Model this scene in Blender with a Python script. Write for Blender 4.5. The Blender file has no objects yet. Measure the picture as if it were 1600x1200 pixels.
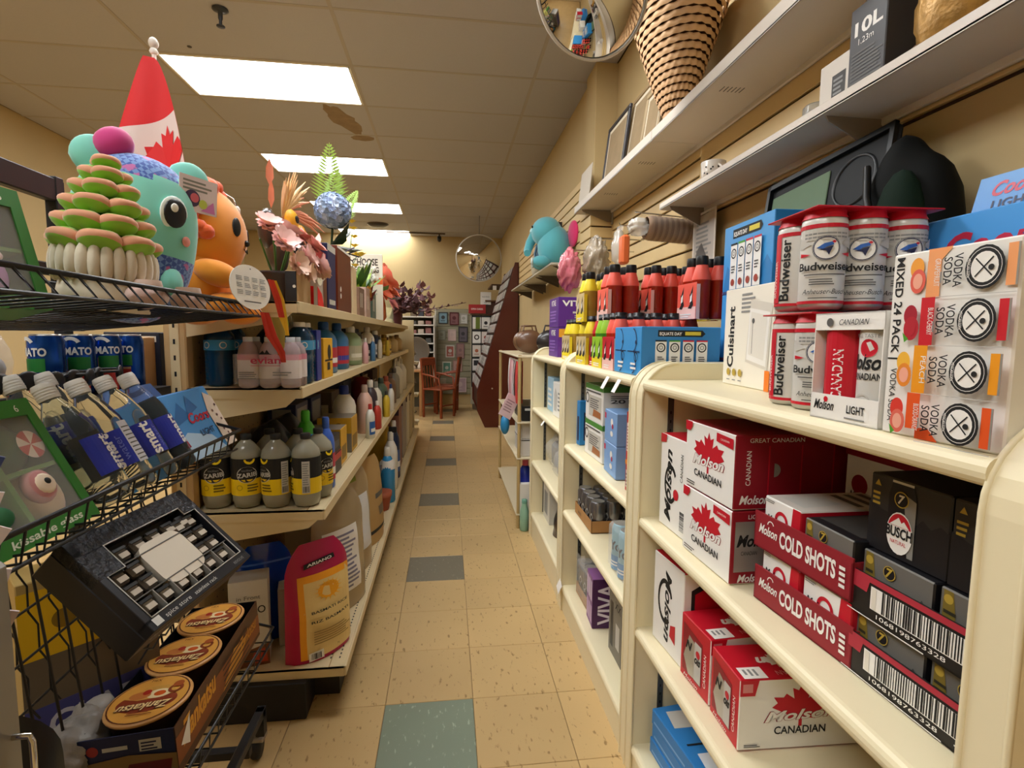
import bpy, math, random
from math import sin, cos, pi, radians as R
from mathutils import Vector, Matrix
random.seed(7)
SC = bpy.context.scene
COL = SC.collection
# ---------------------------------------------------------------- camera
CAM_F, CAM_P, CAM_Y, CAM_R, CAM_H = 812.53, .092449, .124216, .010251, 1.28575
_fw = Vector((sin(CAM_Y)*cos(CAM_P), cos(CAM_Y)*cos(CAM_P), -sin(CAM_P)))
_rt = Vector((cos(CAM_Y), -sin(CAM_Y), 0)); _up = _rt.cross(_fw)
_r2 = _rt*cos(CAM_R)+_up*sin(CAM_R); _u2 = -_rt*sin(CAM_R)+_up*cos(CAM_R)
cd = bpy.data.cameras.new('camera'); cam = bpy.data.objects.new('camera', cd); COL.objects.link(cam)
cam.matrix_world = Matrix(((_r2.x,_u2.x,-_fw.x,0),(_r2.y,_u2.y,-_fw.y,0),(_r2.z,_u2.z,-_fw.z,CAM_H),(0,0,0,1)))
cd.sensor_width = 36; cd.lens = CAM_F/1600*36; cd.clip_start = .02; SC.camera = cam
# ---------------------------------------------------------------- world, exposure
wd = bpy.data.worlds.new('world'); SC.world = wd; wd.use_nodes = True
wd.node_tree.nodes['Background'].inputs[0].default_value = (.9,.85,.75,1); wd.node_tree.nodes['Background'].inputs[1].default_value = .05
SC.view_settings.view_transform = 'Standard'; SC.view_settings.look = 'None'
SC.view_settings.gamma = 1; SC.view_settings.use_curve_mapping = False
SC.view_settings.exposure = 0.0
LAMP = 17.0          # strength of the fluorescent diffusers
LAMP_COL = (.965, .99, 1.0)
try:
    SC.cycles.use_denoising = True; SC.cycles.max_bounces = 8; SC.cycles.transparent_max_bounces = 12
    SC.cycles.diffuse_bounces = 4; SC.cycles.caustics_refractive = False; SC.cycles.caustics_reflective = False
    SC.cycles.sample_clamp_indirect = 6
except Exception: pass
# ---------------------------------------------------------------- materials
def lin(c):
    if isinstance(c, str):
        c = c.lstrip('#'); c = [int(c[i:i+2],16)/255 for i in (0,2,4)]
    return tuple((x/12.92 if x <= .04045 else ((x+.055)/1.055)**2.4) for x in c)+(1,)
_M = {}
def P(c, rough=.5, metal=0, trans=0, emis=0, alpha=1, spec=.5, noise=0, nscale=30, bump=0, ior=1.45, sheen=0, coat=0, vari=0, col2=None, stretch=None, key=''):
    k = (c, rough, metal, trans, emis, alpha, spec, noise, nscale, bump, ior, sheen, coat, vari, col2, stretch, key)
    if k in _M: return _M[k]
    m = bpy.data.materials.new('surface'); m.use_nodes = True; nt = m.node_tree; b = nt.nodes['Principled BSDF']
    b.inputs['Base Color'].default_value = lin(c); b.inputs['Roughness'].default_value = rough
    b.inputs['Metallic'].default_value = metal; b.inputs['Specular IOR Level'].default_value = spec; b.inputs['IOR'].default_value = ior
    if trans: b.inputs['Transmission Weight'].default_value = trans
    if alpha < 1: b.inputs['Alpha'].default_value = alpha
    if sheen: b.inputs['Sheen Weight'].default_value = sheen
    if coat: b.inputs['Coat Weight'].default_value = coat
    if emis:
        b.inputs['Emission Color'].default_value = lin(c); b.inputs['Emission Strength'].default_value = emis
    if noise or bump:
        tc = nt.nodes.new('ShaderNodeTexCoord'); nz = nt.nodes.new('ShaderNodeTexNoise')
        nz.inputs['Scale'].default_value = nscale; nz.inputs['Detail'].default_value = 5
        src = tc.outputs['Object']
        if stretch:
            mp = nt.nodes.new('ShaderNodeMapping'); mp.inputs['Scale'].default_value = stretch
            nt.links.new(src, mp.inputs[0]); src = mp.outputs[0]
        nt.links.new(src, nz.inputs['Vector'])
    if noise:
        mx = nt.nodes.new('ShaderNodeMix'); mx.data_type = 'RGBA'; rp = nt.nodes.new('ShaderNodeValToRGB')
        rp.color_ramp.elements[0].position = .5-.5*min(1,.25/max(noise,.01)); rp.color_ramp.elements[1].position = .5+.5*min(1,.25/max(noise,.01))
        a = lin(c); d = lin(col2) if col2 else tuple(x*(1-noise) for x in a[:3])+(1,)
        nt.links.new(nz.outputs['Fac'], rp.inputs[0]); nt.links.new(rp.outputs[0], mx.inputs['Factor'])
        mx.inputs['A'].default_value = a; mx.inputs['B'].default_value = d
        nt.links.new(mx.outputs['Result'], b.inputs['Base Color'])
    if vari:
        oi = nt.nodes.new('ShaderNodeObjectInfo'); hs = nt.nodes.new('ShaderNodeHueSaturation'); mr = nt.nodes.new('ShaderNodeMapRange')
        mr.inputs['To Min'].default_value = 1-vari; mr.inputs['To Max'].default_value = 1+vari
        nt.links.new(oi.outputs['Random'], mr.inputs['Value']); nt.links.new(mr.outputs[0], hs.inputs['Value'])
        if b.inputs['Base Color'].links: nt.links.new(b.inputs['Base Color'].links[0].from_socket, hs.inputs['Color'])
        else: hs.inputs['Color'].default_value = lin(c)
        nt.links.new(hs.outputs[0], b.inputs['Base Color'])
    if bump:
        bp = nt.nodes.new('ShaderNodeBump'); bp.inputs['Strength'].default_value = bump; bp.inputs['Distance'].default_value = .01
        nt.links.new(nz.outputs['Fac'], bp.inputs['Height']); nt.links.new(bp.outputs[0], b.inputs['Normal'])
    _M[k] = m; return m
CLEAR = P('#f4f7f8', .04, trans=1.0, ior=1.12)
FILM = P('#ffffff', .12, alpha=.22, spec=.9)
WHITE = P('#f2efe8', .5); BLACK = P('#101012', .45); INK = P('#161616', .6); GREY = P('#8a8a88', .5)
CHROME = P('#c9c9c6', .18, metal=1); CREAM = P('#ecdfba', .42, noise=.08, nscale=6)
# ---------------------------------------------------------------- mesh building
I4 = Matrix.Identity(4)
def TR(x=0,y=0,z=0, rx=0,ry=0,rz=0, s=None):
    m = Matrix.Translation((x,y,z))
    if rz: m = m @ Matrix.Rotation(rz,4,'Z')
    if ry: m = m @ Matrix.Rotation(ry,4,'Y')
    if rx: m = m @ Matrix.Rotation(rx,4,'X')
    if s: m = m @ Matrix.Diagonal((*s,1))
    return m
def frame(o, u, v):     # matrix with x along u, y along v, z normal
    u = Vector(u).normalized(); v = Vector(v); v = (v-u*v.dot(u)).normalized(); n = u.cross(v); o = Vector(o)
    return Matrix(((u.x,v.x,n.x,o.x),(u.y,v.y,n.y,o.y),(u.z,v.z,n.z,o.z),(0,0,0,1)))
class MB:
    def __init__(s): s.v=[]; s.f=[]; s.m=[]; s.sm=[]; s.ml=[]
    def mi(s, m):
        if m not in s.ml: s.ml.append(m)
        return s.ml.index(m)
    def add(s, vs, fs, m, smooth=False, M=None):
        o = len(s.v)
        if M is not None: vs = [M @ Vector(p) for p in vs]
        s.v += [tuple(p) for p in vs]
        ms = m if isinstance(m, list) else None
        i0 = None if ms else s.mi(m)
        for k, f in enumerate(fs):
            s.f.append([o+i for i in f]); s.m.append(s.mi(ms[k]) if ms else i0); s.sm.append(smooth)
        return s
    def box(s, x0,x1,y0,y1,z0,z1, m, b=0, M=None, mats=None):
        # mats: dict front(-y) back(+y) left(-x) right(+x) top bottom
        if b <= 0:
            vs = [(x0,y0,z0),(x1,y0,z0),(x1,y1,z0),(x0,y1,z0),(x0,y0,z1),(x1,y0,z1),(x1,y1,z1),(x0,y1,z1)]
            fs = [(3,2,1,0),(4,5,6,7),(0,1,5,4),(2,3,7,6),(3,0,4,7),(1,2,6,5)]
            nm = ['bottom','top','front','back','left','right']
            return s.add(vs, fs, [mats.get(k,m) for k in nm] if mats else m, M=M)
        b = min(b, (x1-x0)*.45, (y1-y0)*.45, (z1-z0)*.45)
        vs=[]; ix={}
        X=(x0,x1);Y=(y0,y1);Z=(z0,z1)
        for i in (0,1):
            for j in (0,1):
                for k in (0,1):
                    sx=b if i==0 else -b; sy=b if j==0 else -b; sz=b if k==0 else -b
                    for a,(dx,dy,dz) in enumerate(((0,sy,sz),(sx,0,sz),(sx,sy,0))):
                        ix[i,j,k,a]=len(vs); vs.append((X[i]+dx,Y[j]+dy,Z[k]+dz))
        fs=[];fm=[]
        def g(q,n):
            fs.append(q); fm.append((mats or {}).get(n,m))
        g([ix[0,1,0,0],ix[0,0,0,0],ix[0,0,1,0],ix[0,1,1,0]],'left'); g([ix[1,0,0,0],ix[1,1,0,0],ix[1,1,1,0],ix[1,0,1,0]],'right')
        g([ix[0,0,0,1],ix[1,0,0,1],ix[1,0,1,1],ix[0,0,1,1]],'front'); g([ix[1,1,0,1],ix[0,1,0,1],ix[0,1,1,1],ix[1,1,1,1]],'back')
        g([ix[0,1,0,2],ix[1,1,0,2],ix[1,0,0,2],ix[0,0,0,2]],'bottom'); g([ix[0,0,1,2],ix[1,0,1,2],ix[1,1,1,2],ix[0,1,1,2]],'top')
        for i in (0,1):
            for j in (0,1):
                g([ix[i,j,0,0],ix[i,j,0,1],ix[i,j,1,1],ix[i,j,1,0]] if i^j else [ix[i,j,0,1],ix[i,j,0,0],ix[i,j,1,0],ix[i,j,1,1]], ['left','right'][i])
        for i in (0,1):
            for k in (0,1):
                g([ix[i,0,k,0],ix[i,1,k,0],ix[i,1,k,2],ix[i,0,k,2]] if i^k else [ix[i,1,k,0],ix[i,0,k,0],ix[i,0,k,2],ix[i,1,k,2]], ['bottom','top'][k])
        for j in (0,1):
            for k in (0,1):
                g([ix[0,j,k,1],ix[0,j,k,2],ix[1,j,k,2],ix[1,j,k,1]] if j^k else [ix[0,j,k,2],ix[0,j,k,1],ix[1,j,k,1],ix[1,j,k,2]], ['front','back'][j])
        for i in (0,1):
            for j in (0,1):
                for k in (0,1):
                    t=[ix[i,j,k,0],ix[i,j,k,1],ix[i,j,k,2]]; g(t if (i+j+k)%2 else t[::-1], ['bottom','top'][k])
        return s.add(vs, fs, fm, M=M)
    def prism(s, poly, z0, z1, m, M=None, side=None, smooth=False):
        n=len(poly); vs=[(x,y,z0) for x,y in poly]+[(x,y,z1) for x,y in poly]
        s.add(vs, [list(range(n))[::-1], list(range(n,2*n))], m, M=M)
        return s.add(vs, [(i,(i+1)%n,n+(i+1)%n,n+i) for i in range(n)], side or m, smooth, M=M)
    def lathe(s, prof, seg, m, M=None, smooth=True, a0=0, a1=2*pi, cap=True):
        full = abs(a1-a0-2*pi) < 1e-6; k = seg if full else seg+1; vs=[]; fs=[]; fm=[]
        for r,z in prof:
            for i in range(k):
                a=a0+(a1-a0)*i/seg; vs.append((r*cos(a), r*sin(a), z))
        for j in range(len(prof)-1):
            for i in range(seg):
                i2=(i+1)%k if full else i+1
                fs.append((j*k+i,j*k+i2,(j+1)*k+i2,(j+1)*k+i)); fm.append(m[min(j,len(m)-1)] if isinstance(m,list) else m)
        s.add(vs, fs, fm, smooth, M)
        if cap and full:
            if prof[0][0]>1e-5: s.add(vs[:k],[list(range(k))[::-1]], fm[0], False, M)
            if prof[-1][0]>1e-5: s.add(vs[-k:],[list(range(k))], fm[-1], False, M)
        return s
    def tube(s, pts, r, m, seg=6, M=None, closed=False, cap=True):
        pts=[Vector(p) for p in pts]; n=len(pts); vs=[]; up=None
        rr = r if isinstance(r,(list,tuple)) else [r]*n
        for i,p in enumerate(pts):
            if closed: t=pts[(i+1)%n]-pts[i-1]
            else: t=pts[min(i+1,n-1)]-pts[max(i-1,0)]
            if t.length<1e-9: t=Vector((0,0,1))
            t.normalize()
            if up is None:
                up=Vector((0,0,1)) if abs(t.z)<.9 else Vector((1,0,0))
            a=t.cross(up)
            if a.length<1e-6: a=t.cross(Vector((1,0,.3)))
            a.normalize(); b=a.cross(t).normalized(); up=b
            for k in range(seg):
                an=2*pi*k/seg; vs.append(p+(a*cos(an)+b*sin(an))*rr[i])
        fs=[]
        for i in range(n if closed else n-1):
            for k in range(seg):
                i2=(i+1)%n; fs.append((i*seg+k,i*seg+(k+1)%seg,i2*seg+(k+1)%seg,i2*seg+k))
        s.add(vs,fs,m,True,M)
        if cap and not closed:
            s.add(vs[:seg],[list(range(seg))],m,False,M); s.add(vs[-seg:],[list(range(seg))[::-1]],m,False,M)
        return s
    def bar(s, p, q, w, h, m, M=None):
        p=Vector(p);q=Vector(q);d=(q-p); L=d.length; d.normalize()
        u=Vector((0,0,1)) if abs(d.z)<.95 else Vector((0,1,0))
        a=d.cross(u).normalized(); b=a.cross(d)
        F=Matrix(((d.x,a.x,b.x,p.x),(d.y,a.y,b.y,p.y),(d.z,a.z,b.z,p.z),(0,0,0,1)))
        return s.box(0,L,-w/2,w/2,-h/2,h/2,m,M=(M@F if M is not None else F))
    def ell(s, c, r, m, seg=16, rings=10, M=None, fn=None):
        vs=[];fs=[];r=(r,r,r) if not isinstance(r,(tuple,list)) else r
        for j in range(rings+1):
            th=pi*j/rings
            for i in range(seg):
                a=2*pi*i/seg; d=Vector((sin(th)*cos(a),sin(th)*sin(a),cos(th)))
                k=fn(d) if fn else 1
                vs.append((c[0]+r[0]*d.x*k,c[1]+r[1]*d.y*k,c[2]+r[2]*d.z*k))
        for j in range(rings):
            for i in range(seg):
                fs.append((j*seg+i,(j+1)*seg+i,(j+1)*seg+(i+1)%seg,j*seg+(i+1)%seg))
        return s.add(vs,fs,m,True,M)
    def grid(s, nu, nv, fn, m, smooth=True, M=None, closed=False):
        vs=[fn(i/nu,j/nv) for j in range(nv+1) for i in range(nu+1)]
        fs=[(j*(nu+1)+i,j*(nu+1)+i+1,(j+1)*(nu+1)+i+1,(j+1)*(nu+1)+i) for j in range(nv) for i in range(nu)]
        if callable(m):
            ms=[m((i+.5)/nu,(j+.5)/nv) for j in range(nv) for i in range(nu)]; return s.add(vs,fs,ms,smooth,M)
        return s.add(vs,fs,m,smooth,M)
    def mesh(s, name):
        me=bpy.data.meshes.new(name); me.from_pydata(s.v,[],s.f)
        for m in s.ml: me.materials.append(m)
        me.polygons.foreach_set('material_index', s.m); me.polygons.foreach_set('use_smooth', s.sm)
        me.validate(clean_customdata=False); me.update(); return me
    def build(s, name, parent=None, M=None, kind=None):
        return link(name, s.mesh(name), parent, M, kind)
def link(name, me, parent=None, M=None, kind=None):
    o=bpy.data.objects.new(name, me); COL.objects.link(o)
    if parent is not None: o.parent=parent
    if M is not None: o.matrix_basis=M
    if kind: o['kind']=kind
    return o
def thing(name, label, cat, M=None, group=None, mesh=None):
    o=bpy.data.objects.new(name, mesh); COL.objects.link(o)
    if mesh is None: o.empty_display_size=.05
    o['label']=label; o['category']=cat
    if group: o['group']=group
    if M is not None: o.matrix_basis=M
    return o
def tag(o,label,cat,group=None):
    o['label']=label;o['category']=cat
    if group:o['group']=group
    return o
def struct(name, mb, parent=None, M=None):
    return mb.build(name, parent, M, 'structure')
def copy_tree(o, parent=None):
    c=o.copy(); COL.objects.link(c)
    if parent is not None: c.parent=parent
    for ch in list(o.children): copy_tree(ch,c)
    return c
def dup(o, label, M, group=None):
    c=copy_tree(o); c['label']=label; c.matrix_basis=M
    if group: c['group']=group
    return c
# ---------------------------------------------------------------- flat print on real surfaces
_T={}
def textmesh(t, bold=0, shear=0):
    k=(t,bold,shear)
    if k in _T: return _T[k]
    cu=bpy.data.curves.new('lettering','FONT'); cu.body=t; cu.size=1; cu.offset=bold; cu.shear=shear; cu.resolution_u=3; cu.fill_mode='FRONT'
    ob=bpy.data.objects.new('lettering',cu); COL.objects.link(ob)
    dg=bpy.context.evaluated_depsgraph_get(); me=bpy.data.meshes.new_from_object(ob.evaluated_get(dg))
    vs=[(v.co.x,v.co.y) for v in me.vertices]; fs=[tuple(p.vertices) for p in me.polygons]
    bpy.data.objects.remove(ob); bpy.data.curves.remove(cu); bpy.data.meshes.remove(me)
    x0=min((p[0] for p in vs),default=0); x1=max((p[0] for p in vs),default=1)
    y1=max((p[1] for p in vs),default=1); y0=min((p[1] for p in vs),default=0)
    _T[k]=([(a-x0,b) for a,b in vs],fs,x1-x0,y0,y1); return _T[k]
LEAF=[(0,1),(.09,.72),(.27,.82),(.21,.42),(.45,.62),(.53,.48),(.82,.5),(.70,.28),(.86,.12),(.42,-.14),(.45,-.36),(.05,-.28),(.05,-.62)]
LEAF=LEAF+[(-x,y) for x,y in LEAF[::-1] if abs(x)>1e-6]
class Print(MB):
    def __init__(s, fn, eps=.0005, step=.00025):
        MB.__init__(s); s.fn=fn; s.k=0; s.eps=eps; s.step=step
    def _put(s, pts, faces, m):
        h=s.eps+s.k*s.step; s.k+=1
        s.add([s.fn(u,v,h) for u,v in pts], faces, m); return s
    def poly(s, pts, m): return s._put(pts,[list(range(len(pts)))],m)
    def rect(s,u0,v0,u1,v1,m,n=1):
        pts=[(u0+(u1-u0)*i/n,v) for v in (v0,v1) for i in range(n+1)]
        return s._put(pts,[(i,i+1,n+2+i,n+1+i) for i in range(n)],m)
    def disc(s,u,v,ru,m,rv=None,n=20,a0=0,a1=2*pi):
        rv=rv or ru; k=n if a1-a0>6.28 else n+1
        return s._put([(u+ru*cos(a0+(a1-a0)*i/n),v+rv*sin(a0+(a1-a0)*i/n)) for i in range(k)],[list(range(k))],m)
    def ring(s,u,v,r0,r1,m,n=24,a0=0,a1=2*pi,q=1):
        pts=[(u+r*cos(a0+(a1-a0)*i/n),v+r*q*sin(a0+(a1-a0)*i/n)) for r in (r0,r1) for i in range(n+1)]
        return s._put(pts,[(i,i+1,n+2+i,n+1+i) for i in range(n)],m)
    def leaf(s,u,v,sc,m,rot=0,sx=1):
        return s.poly([(u+sc*(x*sx*cos(rot)-y*sin(rot)),v+sc*(x*sx*sin(rot)+y*cos(rot))) for x,y in LEAF],m)
    def text(s,t,u,v,h,m,align='c',rot=0,w=None,bold=0,shear=0,sx=1):
        vs,fs,W,y0,y1=textmesh(t,bold,shear); sc=h/.72; kx=sc*sx
        if w: kx=w/max(W,1e-4)
        dx={'c':-W*kx/2,'l':0,'r':-W*kx}[align]; c,n=cos(rot),sin(rot); pts=[]
        for a,b in vs:
            x=a*kx+dx; y=b*sc; pts.append((u+x*c-y*n,v+x*n+y*c))
        return s._put(pts,fs,m)
    def lines(s,u0,v0,u1,v1,n,m,fill=.5,ragged=.3,seg=1):
        # rows of illegible small print
        pts=[];fs=[]; dv=(v1-v0)/n
        for i in range(n):
            e=u1-(u1-u0)*random.random()*ragged; b=v0+dv*i
            o=len(pts); pts+=[(u0+(e-u0)*j/seg,w) for w in (b,b+dv*fill) for j in range(seg+1)]
            fs+=[(o+j,o+j+1,o+seg+2+j,o+seg+1+j) for j in range(seg)]
        return s._put(pts,fs,m)
    def bars(s,u0,v0,u1,v1,m,n=26,vert=True):
        pts=[];fs=[];x=u0 if vert else v0; e=u1 if vert else v1; st=(e-x)/n
        while x<e-st*.5:
            w=st*random.choice((.35,.5,.8)); o=len(pts)
            pts+=[(x,v0),(x+w,v0),(x+w,v1),(x,v1)] if vert else [(u0,x),(u1,x),(u1,x+w),(u0,x+w)]
            fs.append((o,o+1,o+2,o+3)); x+=st
        return s._put(pts,fs,m)
    def barcode(s,u0,v0,u1,v1,vert=True):
        d=min(u1-u0,v1-v0)*.08; s.rect(u0,v0,u1,v1,WHITE); return s.bars(u0+d,v0+d,u1-d,v1-d,INK,vert=vert)
def flat(M): return lambda u,v,h: M@Vector((u,v,h))
def cyl(r, z0=0, a0=0, M=None):    # u runs along the circumference, u=0 faces -y (angle a0 turned)
    def f(u,v,h):
        a=u/r+a0-pi/2; p=Vector(((r+h)*cos(a),(r+h)*sin(a),z0+v)); return M@p if M is not None else p
    return f
class Carton:
    """box with origin at its front lower edge, seen-left end A, right end B (floor-plan points), standing at height z"""
    def __init__(s,name,label,cat,A,B,z,W,H,m,mats=None,group=None,b=.002,M=None,part='box_body',L=None,body=True):
        if M is None:
            A=Vector(A);B=Vector(B);d=B-A;s.L=L or d.length; M=TR(A.x,A.y,z,rz=math.atan2(d.y,d.x))
        else: s.L=L
        s.W=W;s.H=H;s.o=thing(name,label,cat,M,group)
        if body: MB().box(0,s.L,0,W,0,H,m,b,mats=mats).build(part,s.o)
        s.p=[]
    def face(s,n,eps=.0005):
        L,W,H=s.L,s.W,s.H
        F={'front':frame((0,0,0),(1,0,0),(0,0,1)),'right':frame((L,0,0),(0,1,0),(0,0,1)),'left':frame((0,W,0),(0,-1,0),(0,0,1)),
           'top':frame((0,0,H),(1,0,0),(0,1,0)),'back':frame((L,W,0),(-1,0,0),(0,0,1))}[n]
        p=Print(flat(F),eps); s.p.append((n,p)); return p
    def done(s):
        for n,p in s.p:
            if p.f: p.build('printed_face',s.o)
        s.p=[]
        return s.o
# ================================================================ THE SHOP
H=3.048; YB=9.62; XL=-3.47; XR=.99; XN=1.10; YF=-2.6
wallm=P('#c6ae7e',.75,noise=.10,nscale=3,bump=.02)
# floor: slab + vinyl tiles
floor=struct('floor',MB().box(XL-.1,XN+.1,YF-.1,YB+.1,-.12,-.0045,P('#8a6c47',.8)))
T=.3048; TX=-.2158; TY=1.741
def tilemat(base,fleck,key):
    m=P(base,.33,vari=.05,key=key,noise=.01,nscale=4); nt=m.node_tree; b=nt.nodes['Principled BSDF']
    src=b.inputs['Base Color'].links[0].from_socket
    tc=nt.nodes.new('ShaderNodeTexCoord'); oi=nt.nodes.new('ShaderNodeObjectInfo'); va=nt.nodes.new('ShaderNodeVectorMath'); va.operation='ADD'
    nt.links.new(tc.outputs['Object'],va.inputs[0]); nt.links.new(oi.outputs['Location'],va.inputs[1])
    mp=nt.nodes.new('ShaderNodeMapping'); mp.inputs['Scale'].default_value=(70,28,1); mp.inputs['Rotation'].default_value=(0,0,.5)
    nz=nt.nodes.new('ShaderNodeTexNoise'); nz.inputs['Scale'].default_value=1; nz.inputs['Detail'].default_value=3
    nt.links.new(va.outputs[0],mp.inputs[0]); nt.links.new(mp.outputs[0],nz.inputs['Vector'])
    rp=nt.nodes.new('ShaderNodeValToRGB'); rp.color_ramp.elements[0].position=.62; rp.color_ramp.elements[1].position=.70
    nt.links.new(nz.outputs['Fac'],rp.inputs[0])
    mx=nt.nodes.new('ShaderNodeMix'); mx.data_type='RGBA'; nt.links.new(rp.outputs[0],mx.inputs['Factor']); nt.links.new(src,mx.inputs['A']); mx.inputs['B'].default_value=lin(fleck)
    n2=nt.nodes.new('ShaderNodeTexNoise'); n2.inputs['Scale'].default_value=2.3; nt.links.new(va.outputs[0],n2.inputs['Vector'])
    hs=nt.nodes.new('ShaderNodeHueSaturation'); mr=nt.nodes.new('ShaderNodeMapRange'); mr.inputs['To Min'].default_value=.86; mr.inputs['To Max'].default_value=1.12
    nt.links.new(n2.outputs['Fac'],mr.inputs['Value']); nt.links.new(mr.outputs[0],hs.inputs['Value']); nt.links.new(mx.outputs['Result'],hs.inputs['Color'])
    nt.links.new(hs.outputs[0],b.inputs['Base Color']); return m
tan=tilemat('#c6a774','#94774a','tan'); grn_lit=tilemat('#7f8a78','#a3ab98','grn_lit'); gry=tilemat('#77705f','#8f8874','gry')  # accent tiles: greener light on the nearest is mixed into its colour
def tile_mesh(m,n): return MB().box(.0008,T-.0008,.0008,T-.0008,-.005,0,m,.0012).mesh(n)
tm=tile_mesh(tan,'tile'); tg=tile_mesh(grn_lit,'tile'); ty=tile_mesh(gry,'tile')
for i in range(-3,4):
    for j in range(-4,26):
        if i==0 and (j-3)%4==0: me=tg if j<2 else ty
        else: me=tm
        link('tile',me,floor,TR(TX+i*T,TY+j*T,0))
rest=MB()
for i in range(-11,-3):
    for j in range(-14,26): rest.box(TX+i*T+.0008,TX+(i+1)*T-.0008,TY+j*T+.0008,TY+(j+1)*T-.0008,-.005,0,tan,.0012)
for i in range(-3,4):
    for j in range(-14,-4): rest.box(TX+i*T+.0008,TX+(i+1)*T-.0008,TY+j*T+.0008,TY+(j+1)*T-.0008,-.005,0,tan,.0012)
rest.build('distant_tiles',floor,kind='stuff')
# walls
wr=struct('wall_right',MB().box(XR,XR+.3,3.62,YB+.1,0,H,wallm))
wn=struct('wall_right_near',MB().box(XN,XN+.2,YF-.1,3.7,0,H,wallm))
struct('wall_back',MB().box(XL-.1,XR+.3,YB,YB+.1,0,H,wallm))
struct('wall_left',MB().box(XL-.1,XL,YF-.1,YB+.1,0,H,wallm))
struct('wall_front',MB().box(XL-.1,XN+.1,YF-.1,YF,0,H,P('#c9b58c',.8)))
struct('pilaster_right',MB().box(.955,XN+.02,3.43,3.66,0,H,wallm,.003))
# slatwall
slm=P('#d9bd86',.5,noise=.06,nscale=8); groove=P('#3a2415',.8)
def slats(par,x,y0,y1,z0,z1,pitch=.076):
    par2=MB().box(x-.006,x,y0,y1,z0,z1,groove).build('slat_backing',par)
    z=z0
    while z<z1-.02:
        MB().box(x-.019,x-.005,y0,y1,z+.005,min(z+pitch-.005,z1),slm,.002).build('slat',par); z+=pitch
slats(wn,XN,2.2,3.43,1.60,2.12); slats(wn,XN,.1,2.2,1.80,2.12); slats(wr,XR,3.68,7.12,1.83,2.42)
sp=bpy.data.objects['pilaster_right']
z=1.40
MB().box(.945,1.1,3.42,3.67,1.4,2.16,groove).build('slat_backing',sp)
while z<2.14:
    MB().box(.932,1.1,3.407,3.68,z+.005,z+.071,slm,.002).build('slat',sp); z+=.076
# ceiling: grid + panels
ceil=struct('ceiling',MB().box(XL-.1,XN+.1,YF-.1,YB+.1,H+.03,H+.12,P('#6a5a48',.9)))
cm=P('#b4b1b3',.9,noise=.07,nscale=120,bump=.05,vari=.025); cs=P('#b4b1b3',.9,noise=.9,nscale=9,col2='#6e5034',key='stain')
CX=-1.845; CY=3.709; CW=1.2192; CD=.6096
FIX=[(0,0),(0,3),(0,6),(0,9)]; HID=[(0,-3),(0,-6),(0,-9),(1,-3)]  # the last unseen one is added to brighten the left shelf fronts
skip=set(FIX)|set(HID)
pm={}
k0=int((YF-CY)//CD); 
for i in range(-2,3):
    for k in range(k0,11):
        if (i,k) in skip: continue
        x0=max(CX+i*CW,XL);x1=min(CX+(i+1)*CW,XN); y0=max(CY+k*CD,YF); y1=min(CY+(k+1)*CD,YB)
        if x1-x0<.02 or y1-y0<.02: continue
        MB().box(x0+.009,x1-.009,y0+.009,y1-.009,H-.002,H+.03,cm,.002).build('ceiling_panel',ceil)
g=MB(); gm=P('#aaa094',.6)
for i in range(-2,4):
    x=CX+i*CW
    if XL<x<XN: g.box(x-.011,x+.011,YF,YB,H-.004,H+.006,gm)
for k in range(k0,11):
    y=CY+k*CD
    if YF<y<YB: g.box(XL,XN,y-.011,y+.011,H-.0035,H+.0065,gm)
g.build('ceiling_grid',ceil)
st=MB()   # water stain: irregular brown patch on the panel beyond the nearest light
pts=[(.74+.04*random.random()+.0*i, 0) for i in range(3)]
def blob(cx,cy,rx,ry,n=22,j=.25):
    return [(cx+rx*cos(2*pi*i/n)*(1+j*(random.random()-.5)),cy+ry*sin(2*pi*i/n)*(1+j*(random.random()-.5))) for i in range(n)]
stm=P('#9c8568',.9,noise=.35,nscale=14); 
st.prism([(CX+1.0+.75*(x-CX-1.0)+.35*(y-CY-CD*1.5)*.8,y) for x,y in blob(CX+1.0,CY+CD*1.5,.14,.28,26,.4)],H-.0028,H-.0022,stm)
st.prism(blob(CX+1.09,CY+CD*2.12,.1,.07),H-.0028,H-.0022,stm)
st.build('water_stain',ceil)
# fluorescent fixtures
def lampmat(s,key):
    m=P('#fff6e4',.4,key=key); nt=m.node_tree; b=nt.nodes['Principled BSDF']
    b.inputs['Emission Color'].default_value=(*LAMP_COL,1)
    tc=nt.nodes.new('ShaderNodeTexCoord'); sx=nt.nodes.new('ShaderNodeSeparateXYZ'); nt.links.new(tc.outputs['Object'],sx.inputs[0])
    mr=nt.nodes.new('ShaderNodeMath'); mr.operation='MULTIPLY'; mr.inputs[1].default_value=2*pi/.29
    cs_=nt.nodes.new('ShaderNodeMath'); cs_.operation='COSINE'; m2=nt.nodes.new('ShaderNodeMath'); m2.operation='MULTIPLY_ADD'; m2.inputs[1].default_value=-s*.22; m2.inputs[2].default_value=s
    nt.links.new(sx.outputs[1],mr.inputs[0]); nt.links.new(mr.outputs[0],cs_.inputs[0]); nt.links.new(cs_.outputs[0],m2.inputs[0]); nt.links.new(m2.outputs[0],b.inputs['Emission Strength'])
    return m
LM=lampmat(LAMP,'lamp')
fm=P('#e9e4d8',.4)
names=['nearest','second','third','farthest']
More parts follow.
